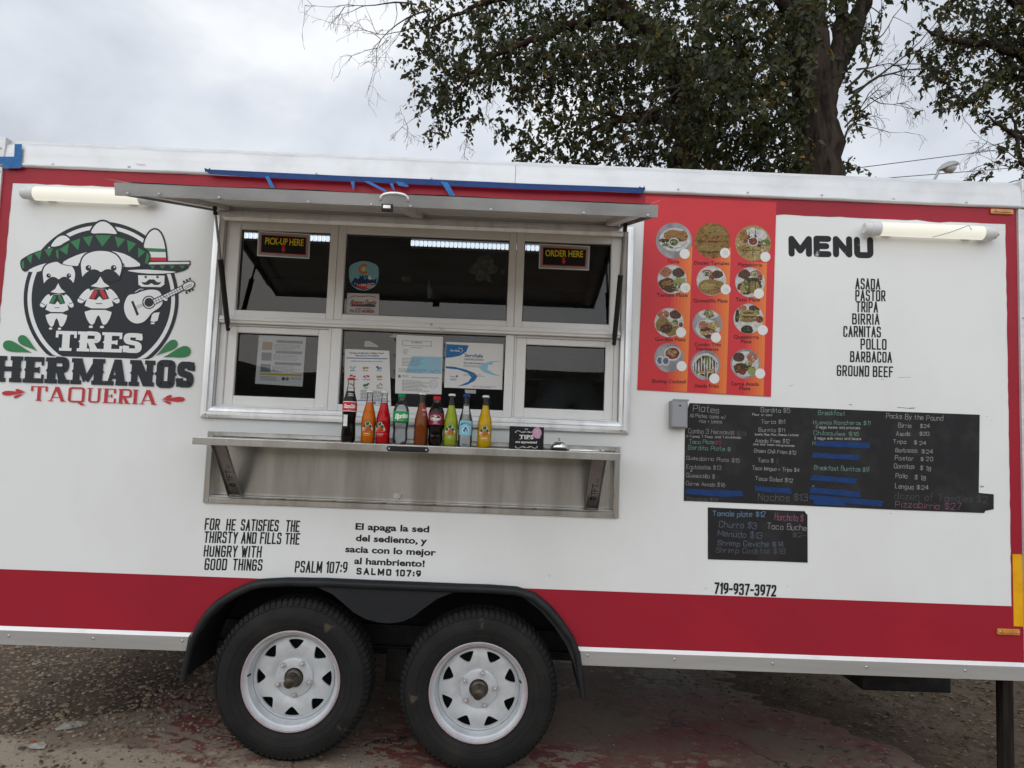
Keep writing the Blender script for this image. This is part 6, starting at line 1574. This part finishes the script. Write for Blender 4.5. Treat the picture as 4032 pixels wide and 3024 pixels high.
# dark pepper soda in plastic
T, c, lab, wrap = bottle(1026, .203, PET, 'bottle_plastic', 'soda_cola', .80, 'cap_red', 'dark soda in plastic bottle with red cap and maroon label', petal=True, caph=.016, capr=.0148)
mp_ = lab(.42, 0.0); mb = wrap(mp_, -.0985, .0985, 0, .049, LI['maroon'], .0003, 48)
o3 = ring3(lambda a, b, k: mp_(a-.004, b*.52+.028, k+.0006), .024, .0222); mb.add(o3[0], o3[1], LI['white'])
stroke_text(mb, 'Dr', (lambda s, t, k: mp_(s-.011, t+.029, k+.0006)), .014, .009, .0022, LI['white'], rnd=True, slant=.2); stroke_text(mb, 'Pepper', (lambda s, t, k: mp_(s-.021, t+.0195, k+.0009)), .036, .0105, .0023, LI['white'], rnd=True, slant=.2, gap=.12)
o3 = ring3(lambda a, b, k: mp_(a-.003, b*.8+.0115, k+.0006), .008, .0070); mb.add(o3[0], o3[1], LI['white']); font_text(mb, '23', (lambda s, t, k: mp_(s-.0065, t+.009, k+.0006)), .0075, .0055, LI['white'], .02)
font_text(mb, 'NATURALLY FLAVORED', (lambda s, t, k: mp_(s-.016, t+.003, k+.0006)), .030, .0022, LI['white'], .0); mb.build('label', LMAT, T, loc=c)
jarritos(1155, .2165, 'soda_lime', 'lime green soda bottle right of the dark plastic bottle', 'Lime', -.1)
# mineral water
T, c, lab, wrap = bottle(1284, .2160, JAR, 'bottle_glass', 'soda_clear', .80, 'cap_blue', 'clear mineral water bottle with blue cap and pale blue label')
mp_ = lab(.225, 0.0); mb = wrap(mp_, -.029, .029, 0, .058, LI['sky'], .0002, 24, 5)
for i, y0 in enumerate((.006, .020, .034)): fine(mp_, [(-.0285,y0),(-.014,y0+.006),(0,y0+.001),(.014,y0+.007),(.0285,y0+.002),(.0285,y0+.008),(.014,y0+.011),(0,y0+.006),(-.014,y0+.010),(-.0285,y0+.007)], LI['teal'], .0004+i*.00005, mb, 1)
fine(mp_, [(-.013,.010),(-.013,.022),(-.006,.026),(-.004,.036),(.006,.036),(.007,.027),(.013,.024),(.013,.010)], LI['white'], .0006, mb, 1); fine(mp_, [(-.010,.013),(-.010,.020),(-.004,.024),(-.003,.033),(.005,.033),(.005,.024),(.010,.021),(.010,.013)], LI['navy'], .0008, mb, 1)
for i, ch_ in enumerate('MINERAGUA'):
    a = (i-4)*.19; 
    font_text(mb, ch_, (lambda s, t, k, a=a: mp_((.024+t)*math.sin(a)+(s-.0025)*math.cos(a), .020+(.024+t)*math.cos(a)-(s-.0025)*math.sin(a)+.002, k+.0007)), .0048, .0062, LI['navy'], .02)
mb.build('label', LMAT, T, loc=c)
jarritos(1452, .2155, 'soda_yellow', 'yellow pineapple soda bottle at the right end of the row', 'Pineapple', 0.0, fill=.80)

# ------------------------------------------------------------------ tip sign, bell, opener on the shelf
mat('tip_black', (.010,.010,.011), .35, noise=(30,(.02,.02,.02),.5,.8)); mat('tip_print', (.66,.66,.65), .5); mat('sticker_pink', (.55,.30,.44), .55)
Yt = -.225
P = [at(*zJ(*p), Yt) for p in ((1673,396),(1972,404),(1970,600),(1667,595))]
x0, x1, z1 = (P[0].x+P[3].x)/2, (P[1].x+P[2].x)/2, (P[0].z+P[1].z)/2+.001; z0 = SH_Z+.0006
TS = thing('tip_sign', 'small black tip sign with white lettering beside the bell', 'sign', ((x0+x1)/2, Yt+.01, z0))
mb = MB(); mb.box(x0, x1, Yt, Yt+.012, z0, z1); mb.build('plate', 'tip_black', TS, bevel=.001)
mb = MB(); mb.hexa([((x1-.03),Yt+.0125,z0),(x1-.01,Yt+.0125,z0),(x1+.016,Yt+.07,z0),(x1-.005,Yt+.07,z0),((x1-.03),Yt+.0125,z0+.045),(x1-.01,Yt+.0125,z0+.045),(x1+.004,Yt+.06,z0+.012),(x1-.012,Yt+.06,z0+.012)]); mb.build('easel', 'tip_black', TS)
D = Draw(zJ, Yt-.0006, .0001)
mp_, ln = D.wm(1757,503,1882,506); serif_text(D.mb, 'TIPS', mp_, ln, .0175, 0, stem=22, thin=9, slab=6, over=6, spur=0, gap=8) if False else font_text(D.mb, 'TIPS', mp_, ln, .0175, 0, .045, spacing=1.1)
for a, b, w_ in ((1757,1800,5),(1810,1826,5),(1832,1860,5)): D.line([(a,506),(a+14,506)], 0, 3); 
mp_, ln = D.wm(1725,538,1911,544); font_text(D.mb, 'are appreciated', mp_, ln, .0098, 0, .03)
for y, s in ((443, 1), (576, -1)):
    for sx in (-1, 1):
        D.line([(1820+sx*2,y+4),(1820+sx*20,y-4*s),(1820+sx*40,y+8*s),(1820+sx*62,y-10*s),(1820+sx*88,y-8*s),(1820+sx*100,y+4*s),(1820+sx*88,y+8*s)], 0, 4, n=2)
        D.line([(1820+sx*14,y+2),(1820+sx*26,y+10*s),(1820+sx*34,y-2*s)], 0, 3, n=2)
D.line([(1811,428),(1808,415),(1816,422),(1820,412),(1825,422),(1833,415),(1829,428)], 0, 3)
D.build('lettering', ['tip_print'], TS)
D = Draw(zJ, Yt-.0012, .0001); D.poly([(1918+46*math.cos(a/24*6.2832)+(0 if math.cos(a/24*6.2832) < .5 else -12), 452+50*math.sin(a/24*6.2832)) for a in range(24)], 0)
D.line([(1893,430),(1905,428),(1915,436),(1930,430)], 1, 2.5); D.line([(1900,450),(1912,444),(1924,452)], 1, 2.5); D.line([(1908,466),(1920,470)], 1, 2.5); D.build('round_sticker', ['sticker_pink','tip_print'], TS)
mat('chrome', (.70,.70,.70), .12, 1.0)
q = at(*zJ(2103,590), Yt+.01); c = (q.x, Yt+.01, SH_Z+.0006)
BL = thing('service_bell', 'chrome counter bell on a black base beside the tip sign', 'bell', c)
mb = MB(); mb.lathe([(.0001,0),(.036,0),(.037,.003),(.033,.009),(.026,.011),(.0001,.011)], n=32); mb.build('base', 'black_plastic', BL, loc=c, smooth=True)
mb = MB(); mb.lathe([(.0345,.011),(.035,.0135),(.0335,.021),(.028,.029),(.019,.0345),(.009,.0370),(.004,.0375),(.004,.043),(.0028,.0435)], n=32); mb.build('dome', 'chrome', BL, loc=c, smooth=True)
mb = MB(); mb.lathe([(.0028,.0376),(.0028,.047),(.0052,.048),(.0056,.0505),(.004,.0525),(.0001,.053)], n=16); mb.build('button', 'chrome', BL, loc=c, smooth=True)
a = at(*zH(1885,345), Yt); b = at(*zH(2065,342), Yt); Z = SH_Z+.0045
OP = thing('bottle_opener', 'slim metal bottle opener lying at the right end of the shelf', 'opener', ((a.x+b.x)/2, Yt+.02, SH_Z))
mb = MB(); mb.tube([(a.x,Yt+.005,Z),(a.x+(b.x-a.x)*.5,Yt+.012,Z+.001),(b.x-.02,Yt+.03,Z)], [.003,.0038,.003], 8); mb.build('handle', 'chrome', OP, smooth=True)
mb = MB(); mb.tube([(b.x-.011+.011*math.cos(t*.45), Yt+.036+.012*math.sin(t*.45), Z+.002) for t in range(15)], .0028, 6); mb.build('ring', 'chrome', OP, smooth=True)

# ------------------------------------------------------------------ trees behind the trailer
def leaf_material(name, col, tr):
    m = bpy.data.materials.new(name); m.use_nodes = True; MAT[name] = m
    t = m.node_tree; t.nodes.clear(); lk = t.links.new
    o = t.nodes.new('ShaderNodeOutputMaterial'); mx = t.nodes.new('ShaderNodeMixShader'); mx.inputs[0].default_value = .32
    d = t.nodes.new('ShaderNodeBsdfPrincipled'); d.inputs['Base Color'].default_value = (*col, 1); d.inputs['Roughness'].default_value = .5
    tl = t.nodes.new('ShaderNodeBsdfTranslucent'); tl.inputs[0].default_value = (*tr, 1)
    lk(d.outputs[0], mx.inputs[1]); lk(tl.outputs[0], mx.inputs[2]); lk(mx.outputs[0], o.inputs[0])
leaf_material('leaf_dark', (.026,.035,.012), (.045,.056,.014)); leaf_material('leaf_mid', (.047,.056,.018), (.080,.090,.022)); leaf_material('leaf_olive', (.078,.074,.024), (.13,.115,.028)); leaf_material('leaf_yellow', (.34,.20,.03), (.42,.24,.03))
LFM = ['leaf_dark','leaf_mid','leaf_olive','leaf_yellow']
mat('bark_brown', (.056,.043,.034), .95, spec=.1, noise=(5,(.016,.012,.010),.4,.62,(2.2,2.2,.3)), bump=(7,2.6,(2.6,2.6,.3)))
mat('bark_red', (.055,.030,.023), .95, spec=.1, noise=(5,(.018,.011,.009),.4,.62,(2.2,2.2,.3)), bump=(7,2.6,(2.6,2.6,.3)))
mat('twig_grey', (.060,.050,.040), .9)
def limb(mb, pts, radii, n=10, wob=.0, seed=1):
    """smooth tapered limb through control points"""
    P = [Vector(p) for p in pts]; rr = random.Random(seed); out = []; ro = []
    for i in range(len(P)-1):
        p0, p1, p2, p3 = P[max(i-1,0)], P[i], P[i+1], P[min(i+2,len(P)-1)]
        for k in range(6):
            t = k/6
            q = .5*((2*p1)+(-p0+p2)*t+(2*p0-5*p1+4*p2-p3)*t*t+(-p0+3*p1-3*p2+p3)*t**3)
            if wob: q = q+Vector((rr.gauss(0,wob),rr.gauss(0,wob),rr.gauss(0,wob)))
            out.append(q); ro.append((radii[i]+(radii[i+1]-radii[i])*t)*(1+rr.uniform(-.06,.06)))
    out.append(P[-1]); ro.append(radii[-1])
    mb.tube(out, ro, n); return out
def SP(u, v, Y): return at(*zS(u, v), Y)
def crown(name, T, clusters, Y, per=.0090, lsize=.084, seed=3):
    rng = np.random.default_rng(seed)
    B, Dr, Sz, Mi = [], [], [], []
    for cl in clusters:
        u, v, ru, rv = cl[:4]; dens = cl[4] if len(cl) > 4 else 1.0; dy = cl[5] if len(cl) > 5 else 0.0
        Yc = Y+dy; c = np.array(SP(u, v, Yc)); k = (CAM_D+Yc)*1.8228/F_PX
        rx, rz = ru*k, rv*k; ry = .75*(rx+rz)/2+.25
        nt_ = max(3, int(ru*rv*per*dens))
        for _ in range(nt_):
            d = rng.normal(size=3); d /= np.linalg.norm(d); r = rng.random()**.42*rng.uniform(.85,1.12)
            p = c+d*r*np.array((rx, ry, rz))
            nl = int(rng.integers(10, 24)); tw = np.array((rng.normal(0,.5), rng.normal(0,.5), rng.uniform(-1.0,.15))); tw /= np.linalg.norm(tw)
            ln = rng.uniform(.16, .42); tone = rng.random()
            for i in range(nl):
                t = i/nl
                B.append(p+tw*ln*t+np.array((0,0,-.10*t*t))+rng.normal(0,.018,3))
                q = np.array((rng.normal(0,.55), rng.normal(0,.55), -.55+rng.normal(0,.35))); Dr.append(q/np.linalg.norm(q))
                Sz.append(lsize*rng.uniform(.45,1.5))
                z = rng.random(); Mi.append(3 if z < .014 else 2 if z < .20 else (0 if tone < .55 else 1))
    B = np.array(B); Dr = np.array(Dr); Sz = np.array(Sz)[:,None]; n = len(B)
    up = np.random.default_rng(seed+1).normal(size=(n,3)); side = np.cross(Dr, up); side /= np.linalg.norm(side, axis=1)[:,None]; nrm = np.cross(side, Dr)
    W_ = Sz*.30
    V = np.stack([B, B+Dr*Sz*.42+side*W_*.95+nrm*Sz*.06, B+Dr*Sz*.42-side*W_*.95+nrm*Sz*.06, B+Dr*Sz*.45-nrm*Sz*.03, B+Dr*Sz*1.05-nrm*Sz*.10], 1).reshape(-1,3)
    idx = np.arange(n)[:,None]*5
    F = np.concatenate([idx+np.array([[0,3,1]]), idx+np.array([[0,2,3]]), idx+np.array([[3,4,1]]), idx+np.array([[3,2,4]])], 1).reshape(-1,3)
    loc = WO[T.name]
    V = V-np.array(loc)
    me = bpy.data.meshes.new(name)
    me.vertices.add(len(V)); me.vertices.foreach_set('co', V.ravel().astype(np.float32))
    me.loops.add(len(F)*3); me.loops.foreach_set('vertex_index', F.ravel().astype(np.int32))
    me.polygons.add(len(F)); me.polygons.foreach_set('loop_start', np.arange(len(F), dtype=np.int32)*3)
    for m in LFM: me.materials.append(MAT[m])
    me.polygons.foreach_set('material_index', np.repeat(np.array(Mi, dtype=np.int32), 4))
    me.update(); me.validate()
    o = link(name, me, T, loc); stuff(o); return n
def bare(T, starts, Y, seed, name='bare_twigs'):
    """leafless twigs: forked, drooping, tapering"""
    rr = random.Random(seed); mb = MB()
    def grow(p, d, ln, r, lvl):
        pts = [p]; q = p.copy(); dd = d.copy(); n = 7
        for i in range(n):
            dd = (dd+Vector((rr.gauss(0,.16), rr.gauss(0,.16), rr.gauss(0,.14)-.05*lvl))).normalized(); q = q+dd*ln/n; pts.append(q.copy())
        mb.tube(pts, [max(.0022, r*(1-.8*i/n)) for i in range(n+1)], 5 if r > .012 else 3, caps=False)
        if lvl < 3:
            for _ in range(rr.randint(3, 5) if lvl < 2 else 2):
                k = rr.randint(2, n); a = (dd+Vector((rr.gauss(0,.7), rr.gauss(0,.7), rr.gauss(0,.6)))).normalized()
                grow(pts[k], a, ln*rr.uniform(.35,.65), r*.5, lvl+1)
    for (a, b, r) in starts:
        p = SP(*a, Y); e = SP(*b, Y); grow(p, (e-p).normalized(), (e-p).length, r, 0)
    return stuff(mb.build(name, 'twig_grey', T))
# tree with the thick straight trunk right of centre
YA = 6.5
p = SP(1772, 380, YA); TA = thing('tree', 'big leafy tree with thick dark trunk rising behind the trailer roof', 'tree', (p.x+.05, YA, 0), 'trees standing behind the trailer')
mb = MB(); pts = [(p.x+.12,YA,-.1),(p.x+.08,YA,2.5),p,SP(1762,250,YA),SP(1750,140,YA),SP(1740,40,YA),SP(1728,-60,YA),SP(1715,-200,YA),SP(1700,-420,YA)]
limb(mb, pts, [.46,.37,.325,.30,.29,.26,.23,.17,.07], 16, .012, 3); mb.build('trunk', 'bark_brown', TA, smooth='all')
for i, (pts, rd) in enumerate((([(1778,215),(1805,150),(1838,80),(1862,10),(1885,-70),(1920,-220)], [.15,.15,.13,.115,.10,.04]), ([(1745,110),(1725,60),(1697,10),(1670,-40),(1620,-160)], [.12,.11,.10,.09,.03]), ([(1765,240),(1700,215),(1640,205),(1560,215)], [.08,.065,.05,.02]), ([(1748,60),(1700,20),(1640,-50),(1540,-110)], [.1,.085,.07,.02]), ([(1790,180),(1812,80),(1818,0),(1822,-120)], [.10,.09,.08,.03]))):
    mb = MB(); limb(mb, [SP(u, v, YA-.1+.12*k*(-1)**i) for k, (u, v) in enumerate(pts)], rd, 10, .012, i+5); mb.build('limb', 'bark_brown', TA, smooth='all')
bare(TA, [((1835,215),(1990,60),.022),((1840,200),(2040,80),.020),((1830,190),(1985,25),.020),((1825,275),(1900,190),.014),((1815,330),(1870,180),.018),((1850,150),(1960,110),.014),((1880,210),(1945,270),.010)], YA, 4)
crown('crown', TA, [(1550,90,110,110,1.1),(1565,220,100,100,1.15),(1610,320,100,55,1.1),(1690,140,60,110,1.0,-.6),(1668,285,62,80,1.1,-.5),(1835,255,20,26,.7),(1832,110,30,60,.5),(1852,215,16,14,.6),(1640,40,120,90),(1800,-60,180,90,.6),(1600,-110,220,110,.5),(1450,-90,200,110,.5),(1950,-120,160,100,.4),(1700,-300,380,170,.25),(1525,320,70,55,1.1),(1730,60,70,60,.8,-.7),(1715,345,50,30,1.2,-.6),(1830,345,14,14,.4),(1890,45,22,30,.4),(1600,150,120,110,.5,-1.2),(1480,40,110,70,.5,-1.2),(1845,40,40,40,.5),(1850,165,26,26,.5),(1700,220,60,50,.6,-1.0)], YA, seed=21)
# second tree, reddish leaning trunk, farther back to the left
YB = 8.2
p = SP(1480, 385, YB); TB = thing('tree', 'leafy tree with reddish leaning trunk left of the thick-trunked tree', 'tree', (p.x, YB, 0), 'trees standing behind the trailer')
mb = MB(); limb(mb, [(p.x+.1,YB,-.1),(p.x,YB,3),p,SP(1492,270,YB),SP(1478,200,YB),SP(1448,130,YB),SP(1405,70,YB),SP(1345,25,YB),SP(1280,-30,YB),SP(1200,-150,YB),SP(1150,-300,YB)], [.36,.30,.26,.235,.22,.20,.18,.165,.14,.09,.03], 14, .012, 8); mb.build('trunk', 'bark_red', TB, smooth='all')
for i, (pts, rd) in enumerate((([(1465,165),(1420,130),(1375,108),(1310,110),(1230,140)], [.14,.12,.10,.07,.02]), ([(1490,320),(1455,270),(1400,258),(1330,262),(1250,290)], [.10,.085,.07,.05,.015]), ([(1340,30),(1250,50),(1150,85),(1040,140),(980,200)], [.09,.075,.055,.035,.01]), ([(1470,190),(1500,120),(1520,40),(1530,-60)], [.10,.09,.08,.05]), ([(1300,-10),(1180,-20),(1040,10),(930,60)], [.08,.06,.04,.012]), ([(1480,210),(1420,240),(1350,250),(1290,240)], [.06,.05,.035,.01]))):
    mb = MB(); limb(mb, [SP(u, v, YB-.15*k) for k, (u, v) in enumerate(pts)], rd, 9, .014, i+15); mb.build('limb', 'bark_red', TB, smooth='all')
bare(TB, [((900,10),(730,5),.016),((930,20),(745,60),.014),((905,50),(790,110),.012),((880,0),(760,-60),.012),((935,225),(880,285),.010),((1010,280),(995,345),.009),((960,255),(930,310),.008),((1110,100),(1130,210),.012),((1060,150),(1075,240),.010)], YB-1.0, 9)
bare(TB, [((1470,190),(1380,290),.016),((1480,180),(1330,250),.014),((1450,190),(1560,130),.014),((1440,200),(1350,330),.012),((1470,170),(1620,90),.012)], YB-2.2, 12)
crown('crown', TB, [(925,60,66,75,.85),(955,165,68,82,.9),(975,240,44,40,.8),(905,110,32,40,.6),(1010,262,26,24,.7),(940,262,20,24,.5),(1030,85,95,95,.9),(1015,170,55,70,.7),(1130,60,120,100),(1120,165,60,60,.75),(1170,175,70,65,.9),(1120,300,46,42,.8),(1085,265,22,20,.6),(1150,335,60,32,.9),(1205,275,80,65,.95),(1225,120,110,100),(1300,50,125,85,1.1),(1300,190,110,95,1.1),(1320,310,120,62,1.1),(1420,150,115,105,1.1),(1440,300,110,70,1.15),(1500,210,80,90,1.0,.6),(1250,345,80,30,1.1),(1000,-50,160,60,.5),(1200,-70,200,80,.5),(1100,-180,260,110,.3),(1380,-60,160,80,.5),(1300,-250,300,140,.25),(905,150,22,34,.5),(930,210,20,26,.5),(1400,80,110,80,.5,-1.4),(1350,260,120,50,.5,-1.2),(1280,120,120,60,.5,-1.2),(1180,60,110,60,.5,-1.0),(1060,130,80,50,.5,-1.0),(1440,230,70,70,.5,-1.3)], YB, seed=33)
# third tree, trunk out of frame on the right
YC = 7.4
p = SP(2330, 400, YC); TC = thing('tree', 'tree whose leafy branches hang in at the upper right corner', 'tree', (p.x, YC, 0), 'trees standing behind the trailer')
mb = MB(); limb(mb, [(p.x,YC,-.1),(p.x,YC,3),p,SP(2315,200,YC),SP(2290,50,YC),SP(2270,-120,YC),SP(2260,-300,YC)], [.34,.28,.24,.21,.18,.12,.04], 14, .012, 31); mb.build('trunk', 'bark_brown', TC, smooth='all')
for i, (pts, rd) in enumerate((([(2310,180),(2230,130),(2150,100),(2060,90),(1995,60)], [.12,.09,.06,.035,.01]), ([(2295,90),(2220,20),(2130,-20),(2040,10)], [.11,.085,.06,.015]), ([(2325,380),(2240,320),(2190,290),(2130,250)], [.07,.05,.035,.01]), ([(2330,440),(2215,360),(2196,300),(2185,240)], [.05,.04,.03,.01]))):
    mb = MB(); limb(mb, [SP(u, v, YC-.1*k) for k, (u, v) in enumerate(pts)], rd, 9, .014, i+35); mb.build('limb', 'bark_brown', TC, smooth='all')
bare(TC, [((2212,350),(2080,300),.012),((2215,370),(2100,345),.010),((2200,390),(2110,400),.009),((2190,300),(2110,330),.008)], YC-.5, 41)
crown('crown', TC, [(2140,50,100,80,1.15),(2200,140,85,85,1.2),(2065,105,62,70,1.0),(2015,55,40,46,.8),(2100,190,72,52,1.0),(2185,240,46,45,.9),(2020,140,40,40,.7),(2050,215,40,24,.5),(2172,320,44,34,.5),(2140,365,30,16,.35),(2200,365,26,30,.45),(2260,60,120,130,.8),(2280,250,90,110,.7),(2150,-60,160,70,.6),(2250,-160,220,110,.3),(1985,95,24,20,.5)], YC, seed=44)

# ------------------------------------------------------------------ street lamp and overhead cables far behind
mat('lamp_metal', (.36,.37,.37), .45, .4); mat('lamp_lens', (.50,.52,.52), .25); mat('cable_black', (.02,.02,.022), .6)
YL = 15.0; h0 = SP(2046, 362, YL); b0 = SP(2014, 392, YL)
px0 = h0.x-1.9; SL = thing('street_lamp', 'grey cobra-head street lamp above the right end of the roof', 'street lamp', (px0, YL, 0))
mb = MB(); mb.tube([(px0,YL,0),(px0,YL,4),(px0,YL,h0.z-2.1)], [.11,.09,.07], 14); mb.tube([(px0,YL,0),(px0,YL,.25)], .17, 14); mb.build('pole', 'lamp_metal', SL, smooth=True)
mb = MB(); limb(mb, [(px0,YL,h0.z-2.2),(px0+.25,YL,h0.z-1.55),(px0+.9,YL,h0.z-.85),(b0.x,YL,b0.z),(h0.x-.22,YL,h0.z-.07)], [.055,.05,.042,.036,.034], 10); mb.build('arm', 'lamp_metal', SL, smooth=True)
mb = MB(); n = 12; d = Vector((.94,0,.34)).normalized(); u_ = Vector((-d.z,0,d.x)); s_ = Vector((0,1,0))
prof = [(-.27,.035,.03),(-.22,.06,.06),(-.10,.13,.12),(.05,.17,.15),(.18,.16,.13),(.28,.10,.08),(.32,.02,.01)]; v = []
for a, wv, hv in prof:
    for i in range(16):
        t = 2*math.pi*i/16; v.append(h0+d*a+s_*wv*math.cos(t)+u_*(hv*math.sin(t) if math.sin(t) > 0 else hv*.35*math.sin(t)))
mb.add(v, [(j*16+i, j*16+(i+1)%16, (j+1)*16+(i+1)%16, (j+1)*16+i) for j in range(len(prof)-1) for i in range(16)]); mb.build('lamp_head', 'lamp_metal', SL, smooth='all')
mb = MB(); v = []
for a, wv, hv in [(-.10,.06,.01),(-.05,.12,.10),(.06,.15,.16),(.17,.12,.11),(.24,.05,.01)]:
    for i in range(12):
        t = math.pi*i/11; v.append(h0-u_*.025+d*a+s_*wv*math.cos(t)-u_*hv*math.sin(t))
mb.add(v, [(j*12+i, j*12+i+1, (j+1)*12+i+1, (j+1)*12+i) for j in range(4) for i in range(11)]); mb.build('lens', 'lamp_lens', SL, smooth='all')
for (a, b, lb) in (((1860,362),(2200,318),'upper of two thin overhead cables crossing the sky at right'), ((1900,386),(2200,362),'lower of two thin overhead cables beside the street lamp')):
    p, q = SP(*a, 17), SP(*b, 19); d = q-p; p0 = p-d*4; q0 = q+d*4
    pts = [p0+(q0-p0)*t/24-Vector((0,0,.25*(1-(2*t/24-1)**2)-.25*(1-(2*.5-1)**2))) for t in range(25)]
    mb = MB(); mb.tube(pts, .012, 5); tag(mb.build('overhead_cable', 'cable_black'), lb, 'cable', 'overhead cables')
